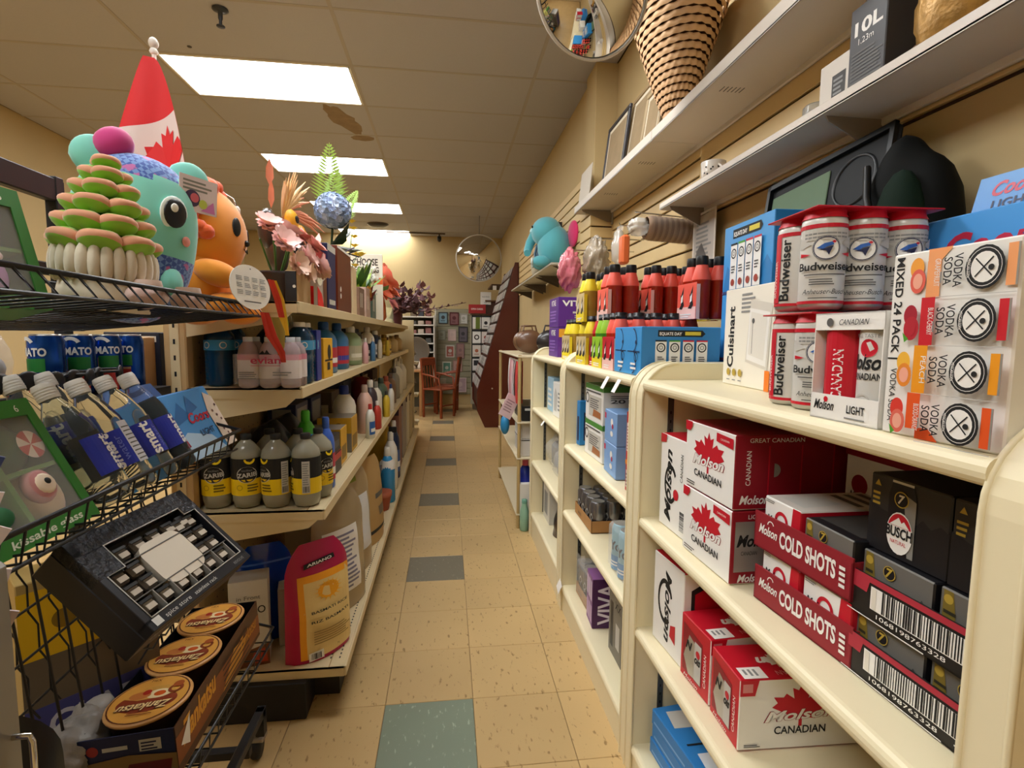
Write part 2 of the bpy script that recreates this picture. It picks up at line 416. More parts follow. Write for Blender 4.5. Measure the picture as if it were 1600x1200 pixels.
def fixture(i,k,label,grp=None):
    t=thing('ceiling_light',label,'light',TR(CX+(i+.5)*CW,CY+(k+.5)*CD,H),grp)
    w=CW/2-.011; d=CD/2-.011; f=MB()
    for a in ((-w,w,-d,-d+.018),(-w,w,d-.018,d),(-w,-w+.018,-d,d),(w-.018,w,-d,d)): f.box(*a,-.006,.03,fm,.002)
    f.box(-w,w,-d,d,.05,.06,fm)
    f.build('light_frame',t); MB().box(-w+.018,w-.018,-d+.018,d-.018,.0,.004,LM).build('diffuser',t); return t
for n,(i,k) in zip(names,FIX):
    fixture(i,k,n+' recessed fluorescent ceiling light of the row over the aisle')
for (i,k),n in zip(HID,('first','second','third','fourth')): fixture(i,k,n+' recessed ceiling light overhead behind the nearest visible one')
# ================================================================ RIGHT-HAND CREAM SHELVING
RED=P('#c4152a',.42); DRED=P('#8c1422',.45); CRIM=P('#a0202c',.5); SILV=P('#b9b6ae',.3,metal=.6); WH=P('#efece6',.45); OFFW=P('#e4ddcf',.5)
BLUE=P('#2f86cc',.42); LBLUE=P('#7fb2e4',.42); NAVY=P('#1b2148',.45); GREEN=P('#4f9a2c',.45); YEL=P('#f0c419',.45); ORANGE=P('#ef7d1a',.45)
KRAFT=P('#b07f4a',.7,noise=.1,nscale=20); BLK=P('#17161a',.42); CHAR=P('#3a3836',.5); GOLD=P('#b69a3c',.45); PURP=P('#5a2b86',.45); DGREY=P('#5a5856',.5); LGREY=P('#c4c1ba',.5)
FX=.53; BX=.995
def side_panel(o,y0,y1,top):
    poly=[(BX,0),(BX,top)]+[(FX+.10-.10*sin(a),top-.10+.10*cos(a)) for a in [i*pi/2/8 for i in range(9)]]+[(FX,0)]
    b=MB(); Mx=Matrix(((1,0,0,0),(0,0,1,0),(0,1,0,0),(0,0,0,1)))
    b.prism(poly,y0,y1,CREAM,M=Mx)
    b.tube([(x,y0,z) for x,z in poly[2:]],.004,CREAM,5); b.tube([(x,y1,z) for x,z in poly[2:]],.004,CREAM,5)
    return b.build('side_panel',o)
def shelf_board(o,y0,y1,z,th=.032,skirt=False):
    prof=[(BX-.015,z-th),(BX-.015,z)]+[(FX+.014-.014*sin(a),z-th/2+th/2*cos(a)) for a in [i*pi/8 for i in range(9)]]
    Mx=Matrix(((1,0,0,0),(0,0,1,0),(0,1,0,0),(0,0,0,1)))
    b=MB().prism(prof,y0,y1,CREAM,M=Mx)
    if skirt: b.box(FX+.006,FX+.02,y0,y1,0,z-th+.002,CREAM)
    return b.build('shelf',o)
def unit(y0,y1,zs,label):
    t=thing('shelf_unit',label,'shelving',TR(0,0,0)); w=.044
    side_panel(t,y0,y0+w,1.215); side_panel(t,y1-w,y1,1.215)
    for i,z in enumerate(zs): shelf_board(t,y0+w,y1-w,z,skirt=(i==len(zs)-1))
    MB().box(BX-.012,BX-.002,y0+w,y1-w,.0,1.17,P('#bfa878',.6)).build('back_panel',t)
    for y in (y0+w,y1-w-.003):
        for x in (FX+.075,FX+.33):
            s=MB().box(x,x+.016,y,y+.003,.09,1.13,P('#6a6a68',.35,metal=.8)); 
            for k in range(40): s.box(x+.006,x+.010,y-.0004,y+.0034,.1+k*.025,.1+k*.025+.008,BLK)
            s.build('shelf_standard',t)
    return t
unit(.40,1.405,[1.17,.785,.46,.10],'cream laminate shelf unit holding beer cases, nearest of three along the right-hand wall')
unit(1.408,2.345,[1.17,.795,.485,.12],'cream laminate shelf unit topped with juice bottles, middle one of three')
unit(2.348,3.25,[1.17,.84,.50,.16],'cream laminate shelf unit topped by purple cartons, farthest of three')
def tagmesh(par):pass
for y,l in ((1.66,'farther'),(1.545,'nearer')):
    m=MB().box(0,.0012,-.016,.016,-.045,0,WH); t=m.build('price_tag',None,TR(FX-.003,y,1.155,ry=.5))
    tag(t,l+' of two white price tags hanging off the middle shelf unit edge','tag','paper tags on the middle unit')
t=MB().box(0,.0012,-.03,.03,-.045,0,WH).build('price_tag',None,TR(FX-.004,2.29,.14,ry=.35,rx=.2)); tag(t,'crumpled white paper tag by the foot of the middle shelf unit','tag')
t=MB().box(0,.0012,-.016,.016,-.03,0,WH).build('price_tag',None,TR(FX-.003,2.78,.822,ry=.6)); tag(t,'small white price tag on the farthest shelf unit edge','tag')

def RC(name,label,cat,xf,ya,yb,z,W,H,m,mats=None,group=None,b=.002,body=True):
    xa,xb=xf if isinstance(xf,tuple) else (xf,xf)
    return Carton(name,label,cat,(xa,ya),(xb,yb),z,W,H,m,mats,group,b,body=body)
# ---- beer cases
BG='red and white beer cases'
def molson_front(p,L,H,cap=True):
    p.leaf(L*.5,H*.55,H*.37,RED,sx=1.3)
    p.text('Molson',L*.5,H*.42,H*.15,DRED,rot=.06,w=L*.66,bold=.05,shear=.35); p.text('Molson',L*.5,H*.42,H*.15,WH,rot=.06,w=L*.64,bold=.025,shear=.35)
    p.text('CANADIAN',L*.5,H*.22,H*.10,INK,w=L*.56,bold=.02)
    p.lines(L*.06,H*.05,L*.3,H*.12,2,DGREY)
    if cap: p.poly([(L*.66,H*.84),(L*.97,H*.80),(L*.97,H*.94),(L*.66,H*.96)],RED); p.text('CANADIAN',L*.82,H*.87,H*.03,WH)
    p.poly([(0,H*.86),(L*.1,H*.86),(L*.15,H*.93),(L*.15,H),(0,H)],RED)
def can_print(p,u,w,H,dark=False):
    p.rect(u+w*.04,H*.17,u+w*.96,H*.86,SILV); p.text('Mols',u+w*.5,H*.52,H*.16,INK,w=w*.8,bold=.03,shear=.3); p.text('CANADIAN',u+w*.5,H*.4,H*.055,INK,w=w*.5)
c=RC('beer_case','white beer case with black script reading upward, against the shelf unit side panel','case',(.572,.577),1.318,1.165,.787,.30,.245,WH,{'top':RED,'back':RED},BG)
p=c.face('front'); L=c.L
p.text('Molson',L*.42,.115,.034,INK,rot=pi/2,w=.19,bold=.03,shear=.3); p.ring(L*.40,.12,.026,.034,INK,a0=.6,a1=5.6,q=1.5); p.disc(L*.6,.10,.014,RED); p.text('CANADIAN',L*.82,.175,.013,INK,rot=pi/2,w=.07)
p.poly([(0,.22),(L*.2,.225),(L*.22,.245),(0,.245)],RED); p.barcode(L*.75,.015,L*.98,.07,vert=False); p.done if 0 else None
c.done()
for k,(z,lb,mr) in enumerate(((.787,'white beer case with red maple leaf and cut-out can window, under its twin',DRED),(.942,'white beer case with red maple leaf and dark red end, topmost of two stacked',DRED))):
    c=RC('beer_case',lb,'case',(.560,.566),1.150,.950,z,.30,.152,WH,{'right':mr,'top':DRED,'back':RED},BG)
    molson_front(c.face('front'),c.L,c.H)
    q=c.face('right')
    if k==0:
        for i in range(4): can_print(q,.005+i*.072,.07,.152)
        q.text('Molson',.045,.006,.016,WH,w=.06,bold=.02,shear=.3); q.text('LIGHT',.05,.137,.009,WH)
    else:
        q.text('CANADIAN',.035,.085,.011,WH,rot=pi/2,w=.07); q.text('Molson',.045,.012,.018,WH,w=.065,bold=.02,shear=.3); q.text('GREAT CANADIAN',.09,.137,.009,WH,w=.12)
        for i in range(3): q.rect(.072+i*.072,.03,.075+i*.072,.13,RED)
        q.disc(.085,.08,.014,SILV,a0=-pi/2,a1=pi/2)
    c.done()
for ya,yb,lb in ((1.06,.86,'shadowed red and white beer case at the back of the second shelf'),):
    c=RC('beer_case',lb,'case',.80,.940,.755,.787,.17,.30,WH,{'top':DRED,'right':P('#7a3a40',.5)},BG); p=c.face('front'); L=c.L
    for i in range(3):
        p.text('Molson',L*(.2+i*.3),.18,.02,INK,w=L*.26,bold=.02,shear=.3); p.disc(L*(.2+i*.3),.215,.02,DRED); p.text('LIGHT',L*(.2+i*.3),.145,.014,INK)
    p.rect(0,.27,L,.3,DRED); c.done()
# ---- open trays of mini packs
def tray(label,A,B,z,W,H,m,edge,group,fn):
    c=Carton('open_tray',label,'tray',A,B,z,W,H,m,group=group,body=False); L=c.L; b=MB()
    b.box(0,L,0,W,0,.003,m); b.box(0,L,0,.003,0,H,m); b.box(0,L,W-.003,W,0,H,m); b.box(0,.003,0,W,0,H*.9,m); b.box(L-.003,L,0,W,0,H*.9,m)
    b.build('tray_walls',c.o); fn(c.face('front'),L,H); q=c.face('right'); q.rect(W*.1,H*.3,W*.3,H*.5,edge); c.done(); return c
def cold(p,L,H):
    p.text('COLD SHOTS',L*.585,H*.34,H*.42,WH,w=L*.56,bold=.035); p.text('Molson',L*.17,H*.45,H*.26,WH,w=L*.22,bold=.02,shear=.35); p.ring(L*.2,H*.76,H*.1,H*.13,WH,a0=.3,a1=pi)
    for i in range(4): p.rect(L*(.9)+i*L*.0,H*(.22+.14*i),L*.95,H*(.3+.14*i),WH)
CT=P('#92202c',.5,noise=.06,nscale=40)
tray('dark red open tray lettered in white, lower of two',(.59,.903),(.605,.675),.787,.28,.066,CT,WH,'red trays of mini cans',cold)
tray('dark red open tray lettered in white, upper of two',(.588,.908),(.603,.682),.890,.28,.068,CT,WH,'red trays of mini cans',cold)
def minipack(label,xf,ya,yb,z,H,kind,grp='mini can packs in red trays'):
    if kind=='r':
        c=RC('can_pack',label,'carton',xf,ya,yb,z,.23,H,WH,{'right':RED,'top':P('#cfc6bd',.4)},grp); p=c.face('front'); L=c.L
        p.poly([(L*.72,0),(L,0),(L,H),(L*.80,H)],RED); p.ring(L*.5,H*.62,H*.13,H*.2,RED); p.text('Molson',L*.34,H*.5,H*.16,INK,w=L*.5,bold=.03,shear=.3); p.lines(L*.05,H*.9,L*.3,H*.97,2,GREY)
        q=c.face('top'); q.poly([(L*.2,.02),(L*.8,.02),(L*.7,.1),(L*.3,.1)],LGREY); q.lines(L*.15,.12,L*.85,.2,3,DGREY)
    else:
        c=RC('can_pack',label,'carton',xf,ya,yb,z,.23,H,P('#6b6862',.45),{'right':BLK,'top':BLK},grp); busch_band(c.face('front'),c.L,H)
        q=c.face('top'); q.rect(c.L*.08,.02,c.L*.92,.2,CHAR); q.disc(c.L*.5,.11,.03,OFFW)
    return c.done()
def busch_band(p,L,H,n=1):
    w=L/n
    for i in range(n):
        u=i*w
        p.poly([(u+w*.05,H*.98),(u+w*.16,H*.98),(u+w*.24,H*.3),(u+w*.04,H*.3)],P('#7e6b2a',.5)); p.disc(u+w*.11,H*.86,w*.055,GOLD); p.lines(u+w*.06,H*.35,u+w*.21,H*.75,4,P('#2d2a1c',.6))
        p.poly([(u+w*.62,H*.1),(u+w*.62,H*.55),(u+w*.68,H*.5),(u+w*.74,H*.62),(u+w*.8,H*.52),(u+w*.87,H*.66),(u+w*.93,H*.55),(u+w,H*.6),(u+w,H*.1)],CHAR)
        p.disc(u+w*.42,H*.8,w*.08,BLK); p.ring(u+w*.42,H*.8,w*.078,w*.088,GOLD); p.text('7',u+w*.42,H*.73,H*.15,GOLD,bold=.03,shear=.2)
        p.disc(u+w*.42,H*.12,w*.21,OFFW,a0=0,a1=pi); p.disc(u+w*.42,H*.12,w*.195,RED,a0=0,a1=pi)
        p.poly([(u+w*.27,H*.2),(u+w*.40,H*.46),(u+w*.46,H*.36),(u+w*.50,H*.42),(u+w*.58,H*.2)],WH); p.poly([(u+w*.40,H*.46),(u+w*.44,H*.3),(u+w*.46,H*.36)],INK)
minipack('red and white mini can pack in the lower red tray, farther one',.602,.898,.795,.792,.094,'r'); minipack('red and white mini can pack in the lower red tray, nearer one',.607,.790,.683,.792,.094,'r')
minipack('red and white mini can pack in the upper red tray',.602,.900,.800,.895,.094,'r'); minipack('black and grey mini can pack in the upper red tray',.607,.795,.687,.895,.088,'k')
def buschtray(p,L,H):
    p.rect(0,H*.86,L,H,P('#b23040',.5)); p.poly([(0,H*.62),(L*.13,H*.6),(L*.15,H*.9),(0,H*.9)],P('#b23040',.5))
    p.rect(L*.16,H*.28,L*.80,H*.80,WH); p.bars(L*.24,H*.30,L*.76,H*.80,INK,n=34); p.rect(L*.17,H*.3,L*.2,H*.78,OFFW)
    p.text('1068198763328',L*.42,H*.13,H*.10,WH,w=L*.42); p.lines(0,H*.02,L*.72,H*.07,1,WH); p.text('BUSCH',L*.985,H*.1,H*.22,WH,bold=.03,align='r'); p.rect(L*.72,H*.16,L*.78,H*.19,WH)
BT=P('#201c1a',.5)
tray('black open tray with wide barcode label, lower of two stacked',(.605,.692),(.612,.447),.787,.30,.062,BT,WH,'black trays of dark can packs',buschtray)
tray('black open tray with wide barcode label, upper of two stacked',(.607,.690),(.614,.447),.880,.30,.064,BT,WH,'black trays of dark can packs',buschtray)
g2='dark can packs in black trays'
minipack('dark mini can pack in the lower black tray, farther one',.618,.685,.570,.792,.086,'k',g2); minipack('dark mini can pack in the lower black tray, nearer one',.622,.566,.452,.792,.086,'k',g2)
minipack('dark mini can pack in the upper black tray, farther one',.620,.683,.568,.885,.090,'k',g2); minipack('dark mini can pack in the upper black tray, nearer one',.624,.564,.452,.885,.090,'k',g2)
def busch_case(label,ya,yb):
    c=RC('beer_case',label,'case',(.632,.634),ya,yb,.977,.26,.112,P('#33302f',.42),{'top':BLK,'right':BLK},'dark beer cases on top of the black trays'); p=c.face('front'); L,H_=c.L,c.H
    p.poly([(0,H_*.62),(0,0),(L,0),(L,H_*.55),(L*.9,H_*.6),(L*.8,H_*.52),(L*.7,H_*.6),(L*.62,H_*.5),(L*.2,H_*.55)],P('#1d1c1f',.4))
    p.disc(L*.11,H_*.88,L*.05,GOLD,n=3,a0=pi/2,a1=pi/2+2*pi); p.lines(L*.05,H_*.6,L*.18,H_*.8,3,GOLD)
    p.poly([(L*.27,H_*.06),(L*.27,H_*.8),(L*.31,H_*.95),(L*.58,H_*.95),(L*.62,H_*.8),(L*.62,H_*.06)],BLK); p.poly([(L*.46,H_*.85),(L*.62,H_*.78),(L*.62,H_*.06),(L*.55,H_*.06)],P('#8d8a84',.35))
    p.rect(L*.31,H_*.955,L*.58,H_*.985,LGREY); p.disc(L*.44,H_*.76,L*.085,BLK); p.ring(L*.44,H_*.76,L*.08,L*.092,GOLD); p.text('7',L*.44,H_*.71,H_*.11,OFFW,bold=.03,shear=.2)
    p.disc(L*.445,H_*.33,L*.165,WH,rv=H_*.27); p.disc(L*.445,H_*.36,L*.15,RED,rv=H_*.22,a0=.25,a1=pi-.25); p.poly([(L*.32,H_*.42),(L*.43,H_*.53),(L*.47,H_*.47),(L*.5,H_*.5),(L*.57,H_*.42)],WH)
    p.text('BUSCH',L*.445,H_*.28,H_*.13,INK,w=L*.33,bold=.03); p.text('NATURAL',L*.445,H_*.19,H_*.05,RED,w=L*.2); c.done()
busch_case('dark beer case with a printed black can, stacked on the black trays, whole one',.692,.567)
busch_case('dark beer case with a printed black can, cut off by the shelf end panel',.563,.445)
# ---- third shelf
c=RC('beer_case','tall white beer case standing on end on the third shelf','case',(.565,.578),1.318,1.165,.462,.30,.245,WH,{'top':RED},BG); p=c.face('front'); L=c.L
p.text('Molson',L*.42,.12,.03,INK,rot=-pi/2,w=.19,bold=.03,shear=.3); p.ring(L*.42,.13,.03,.038,INK,a0=.4,a1=5.4,q=1.6); p.poly([(L*.6,.05),(L*.78,.04),(L*.78,.09),(L*.62,.08)],RED)
q=c.face('right'); q.poly([(.02,.13),(.1,.13),(.13,.19),(.1,.24),(.02,.2)],INK); q.poly([(.03,.14),(.1,.14),(.12,.19),(.1,.22),(.03,.19)],RED); q.ring(.16,.15,.03,.05,INK,a0=0,a1=pi); c.done()
def case24(label,xf,ya,yb,H_):
    c=RC('beer_case',label,'case',xf,ya,yb,.462,.26,H_,RED,{'right':WH,'front':RED},BG); p=c.face('front'); L=c.L
    p.poly([(L*.08,H_*.12),(L*.08,H_*.88),(L*.75,H_*.80),(L*.75,H_*.12)],DRED); p.poly([(L*.12,H_*.35),(L*.3,H_*.75),(L*.5,H_*.7),(L*.55,H_*.15),(L*.3,H_*.12)],SILV); p.rect(L*.50,H_*.14,L*.72,H_*.74,LGREY)
    p.text('N',L*.3,H_*.52,H_*.14,INK,bold=.04,shear=.3); p.text('ols',L*.61,H_*.42,H_*.13,INK,w=L*.2,bold=.04,shear=.3); p.disc(L*.62,H_*.58,L*.07,RED)
    p.text('Molson',L*.4,H_*.04,H_*.06,WH,w=L*.5,shear=.3); p.text('CANADIAN',L*.9,H_*.45,L*.08,WH,rot=pi/2,w=H_*.5)
    q=c.face('right'); W=.26; q.leaf(W*.5,H_*.55,H_*.38,RED,sx=1.25); q.text('Molson',W*.5,H_*.42,H_*.14,DRED,w=W*.60,bold=.05,shear=.35,rot=.05); q.text('Molson',W*.5,H_*.42,H_*.14,WH,w=W*.58,bold=.025,shear=.35,rot=.05)
    q.text('CANADIAN',W*.5,H_*.22,H_*.11,INK,w=W*.42,bold=.02); q.lines(W*.05,H_*.05,W*.2,H_*.1,2,DGREY); q.poly([(0,H_*.78),(W*.12,H_*.78),(W*.15,H_),(0,H_)],RED); q.rect(W*.02,H_*.83,W*.1,H_*.95,P('#d98a8a',.5))
    k=c.face('top'); k.leaf(L*.55,W*.40,L*.26,WH,rot=pi/2); k.text('Molson',L*.42,W*.5,L*.22,WH,rot=pi/2+pi,w=W*.5,bold=.04,shear=.3); k.text('CANADIAN',L*.8,W*.5,L*.12,P('#e8a0a0',.5),rot=-pi/2,w=W*.35); k.rect(L*.68,.01,L*.98,.06,WH); k.lines(L*.74,.018,L*.92,.05,3,GREY)
    c.done()
case24('red and white beer case with cut-out front on the third shelf, farther one',(.572,.580),1.158,1.032,.155)
case24('red and white beer case with big maple leaf end on the third shelf, nearer one',(.578,.574),1.022,.905,.150)
c=RC('beer_case','red box corner on the bottom shelf at the picture edge','case',.62,.735,.55,.105,.3,.52-.3,RED,group=BG); q=c.face('top'); q.rect(.04,.03,.12,.09,WH); q.text('51',.08,.04,.03,RED); c.done()
def bluebox(label,z,xf,ya,yb,W,lid):
    c=RC('flat_box',label,'box',xf,ya,yb,z,W,.045,P('#2f7fc6',.4),group='flat blue boxes on the bottom shelf'); L=c.L
    if lid:
        k=c.face('top'); k.poly([(L*.08,.03),(L*.3,.02),(L*.36,.2),(L*.14,.22)],LGREY); k.disc(L*.2,.12,.012,CHAR); k.disc(L*.24,.16,.009,CHAR); k.poly([(L*.5,.02),(L*.52,.02),(L*.56,.14),(L*.53,.14)],INK); k.poly([(L*.62,.03),(L*.9,.02),(L*.95,.16),(L*.66,.18)],P('#dfe6ee',.5)); k.disc(L*.75,.08,.013,DGREY)
    f=c.face('front'); f.disc(L*.9,.02,.012,INK); f.rect(L*.05,.01,L*.6,.016,LBLUE); c.done()
bluebox('flat blue box, lowest of three stacked on the bottom shelf',.104,(.575,.60),1.33,1.03,.24,False)
bluebox('flat blue box, middle of three stacked on the bottom shelf',.150,(.578,.603),1.325,1.035,.24,False)
bluebox('flat blue box with printed lid, topmost of three on the bottom shelf',.196,(.574,.606),1.32,1.04,.24,True)
# ---- on top of the near unit
ZT=1.1705
c=RC('appliance_box','white appliance box with black lettering up its side, on top of the nearest shelf unit','box',(.705,.688),1.262,1.035,ZT,.17,.235,P('#efe9db',.45)); p=c.face('front'); L=c.L
p.text('Cuisinart',.052,.118,.030,INK,rot=pi/2,w=.15,bold=.03); p.lines(.085,.175,.15,.225,5,GREY)
fr=[(.115,.06),(.213,.045),(.222,.19),(.13,.205)]
p.poly(fr,P('#d8d2c6',.4)); p.poly([(.12,.066),(.206,.053),(.214,.172),(.128,.185)],WH); p.poly([(.128,.078),(.196,.066),(.204,.165),(.135,.176)],P('#e4dfd5',.4)); p.rect(.143,.08,.1445,.155,INK); p.disc(.146,.155,.006,DGREY)
for i in range(3): p.disc(.035+i*.03,.032,.009,GOLD); p.rect(.028+i*.03,.012,.044+i*.03,.0145,GREY)
p.rect(L-.02,0,L,.045,ORANGE); c.done()
def podbox(label,xf,ya,yb,z,W,H_,grp='blue drink pod boxes'):
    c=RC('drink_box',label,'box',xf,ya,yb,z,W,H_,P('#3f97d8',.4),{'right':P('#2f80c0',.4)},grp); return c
def podface(p,L,H_):
    p.poly([(0,0),(L,0),(L,H_*.3),(L*.9,H_*.45),(L*.8,H_*.3),(L*.6,H_*.25),(L*.2,H_*.3),(L*.1,H_*.42)],P('#2c7dbd',.4))
    p.poly([(L*.2,H_*.80),(L*.76,H_*.80),(L*.8,H_*.86),(L*.76,H_*.93),(L*.2,H_*.93)],INK); p.text('EQUATE DAY',L*.36,H_*.83,H_*.06,WH,w=L*.28,bold=.03); p.rect(L*.54,H_*.83,L*.74,H_*.9,P('#d8c53c',.5))
    for i in range(4):
        u=L*(.17+.17*i); w=L*.14; p.rect(u,H_*.06,u+w,H_*.70,WH); p.rect(u,H_*.70,u+w,H_*.73,[INK,GREEN,RED,RED][i]); p.ring(u+w*.5,H_*.58,w*.3,w*.4,INK); p.ring(u+w*.5,H_*.58,w*.12,w*.18,GREY); p.lines(u+w*.2,H_*.3,u+w*.8,H_*.42,3,DGREY); p.disc(u+w*.5,H_*.16,w*.28,P('#9a3a2a',.5))
for z,l in ((1.2165,'blue drink pod box standing behind the white appliance box, lower one'),(1.4195,'blue drink pod box standing behind the white appliance box, upper one')):
    c=podbox(l,(.855,.845),1.555,1.29,z,.13,.202); podface(c.face('front'),c.L,.202); c.face('front').rect(0,0,c.L,.008,RED); c.done()
# beer cans with carrier
def cyl_can(o,r,h,Mx,face):
    b=MB(); nk=h*.055
    prof=[(r*.80,0),(r*.97,h*.025),(r,h*.06),(r,h*.86),(r*.97,h*.90),(r*.84,h*.955),(r*.84,h*.975),(r*.80,h*.985),(r*.78,h*.965),(0,h*.965)]
    b.lathe(prof,28,[SILV,SILV,WHC,WHC,SILV,SILV,SILV,SILV,SILV]); cn=b.build('can',o,Mx)
    p=Print(cyl(r),.0007,.0002); face(p,r,h); p.build('can_artwork',cn); return cn
WHC=P('#dad8d2',.3,metal=.15)
def bud(side):
    def f(p,r,h):
        a=r*1.25
        for v0,v1 in ((.055,.085),(.80,.84)): p.rect(-a*1.6,h*v0,a*1.6,h*v1,RED,16)
        if side:
            p.rect(-a*1.2,h*.09,-a*.45,h*.80,RED,6); p.text('Budweiser',-a*.02,h*.44,.017,INK,rot=pi/2,w=h*.66,bold=.02); p.text('BUDWEISER',-a*.62,h*.35,.008,WH,rot=pi/2,w=h*.4)
            p.text('Budweiser',a*1.2,h*.44,.017,INK,rot=pi/2,w=h*.66,bold=.02)
        else:
            p.rect(-a,h*.68,a,h*.79,LGREY,12); p.lines(-a*.8,h*.70,a*.8,h*.77,2,GREY,seg=8,ragged=0)
            p.disc(0,h*.60,h*.125,GREY); p.disc(0,h*.60,h*.115,WH); p.ring(0,h*.60,h*.105,h*.113,NAVY)
            p.poly([(-h*.085,h*.60),(-h*.02,h*.645),(h*.05,h*.66),(h*.06,h*.63),(h*.0,h*.61),(-h*.03,h*.59)],P('#2b5fb0',.4)); p.poly([(-h*.07,h*.585),(h*.0,h*.60),(h*.055,h*.62),(h*.02,h*.53),(h*.0,h*.57)],NAVY); p.leaf(h*.06,h*.655,h*.022,RED)
            for sgn in (-1,1): p.poly([(sgn*h*.13,h*.64),(sgn*h*.26,h*.72),(sgn*h*.26,h*.60)],LGREY); p.poly([(sgn*h*.13,h*.54),(sgn*h*.24,h*.52),(sgn*h*.24,h*.56)],RED)
            p.text('Budweiser',0,h*.385,.0125,INK,w=r*2.35,bold=.02); p.lines(-a*.7,h*.335,a*.7,h*.36,1,DGREY,seg=8,ragged=0); p.lines(-a*.5,h*.24,a*.5,h*.31,3,DGREY,seg=6); p.text('Anheuser-Busch',0,h*.15,.008,INK,w=r*1.8,shear=.35); p.lines(-a*.5,h*.105,a*.5,h*.125,1,DGREY,seg=6)
    return f
def bud_pack(label,z,n):
    t=thing('can_pack',label,'drinks',TR(.600,.785,z,rz=-.06),'six-packs of tall beer cans'); r=.0325; h=.157
    for i in range(3):
        for j in range(2):
            sd=(i==0 and j==1)
            cyl_can(t,r,h,TR(i*.066,j*.066,0,rz={0:-.45,1:-.62,2:-.35}[i] if not sd else -.88),bud(sd))
    b=MB(); prof=[]
    b.box(-.037,.169,-.037,.103,h*.985,h*.985+.0025,RED,.001)
    for i in range(3):
        for j in range(2): b.lathe([(.0335,h*.90),(.030,h*.945),(.029,h*.99)],20,RED,M=TR(i*.066,j*.066,0),cap=False)
    b.build('carrier',t); return t
bud_pack('six-pack of tall white and red beer cans, lower one of two stacked',ZT,0); bud_pack('six-pack of tall white and red beer cans with red top carrier, upper one',ZT+.162,1)
# tall-can carton
c=RC('can_carton','white open-fronted carton of tall red and silver beer cans, in front of the six-packs','carton',(.543,.548),.716,.597,ZT,.13,.152,WH,body=False); L=c.L; b=MB()
b.box(0,L,0,.13,0,.002,WH); b.box(0,L,0,.0015,0,.036,WH); b.box(0,.0015,0,.13,0,.15,WH); b.box(L-.0015,L,0,.13,0,.15,WH); b.box(0,L,.128,.13,0,.15,WH); b.box(0,L,0,.13,.15,.152,WH); b.box(0,L,0,.0015,.128,.152,WH)
b.build('carton_shell',c.o)
def mo(i):
    def f(p,r,h):
        a=r*1.3
        if i==0: p.rect(-a*1.4,h*.05,a*1.4,h*.93,RED,14); p.text('CANADIAN',a*.45,h*.45,.014,WH,rot=pi/2,w=h*.5,bold=.02); p.rect(-a*.9,h*.1,-a*.5,h*.28,WH,2); p.text('MOLSON',-a*.5,h*.45,.006,WH,rot=pi/2)
        else: p.text('Molson',0,h*.52,.02,INK,w=r*2.2,bold=.03,shear=.3); p.disc(.004,h*.72,.012,RED); p.text('CANADIAN',0,h*.42,.009,INK,w=r*1.6,bold=.02); p.ring(0,h*.2,.01,.012,LGREY); p.text('FULL TASTE',0,h*.82,.005,GREY)
    return f
for i in range(2):
    for j in range(2): cyl_can(c.o,.0285,.140,TR(.031+i*.0575,.032+j*.0575,.003),mo(i))
p=c.face('front'); p.text('Molson',L*.22,.014,.014,INK,w=.038,bold=.02,shear=.35); p.disc(L*.25,.029,.004,RED); p.text('LIGHT',L*.7,.014,.011,INK,w=.030,bold=.02); p.lines(L*.55,.006,L*.85,.010,1,GREY); p.text('CANADIAN',L*.6,.135,.008,INK,w=.05,shear=.3); p.disc(L*.25,.139,.006,DGREY)
c.done()
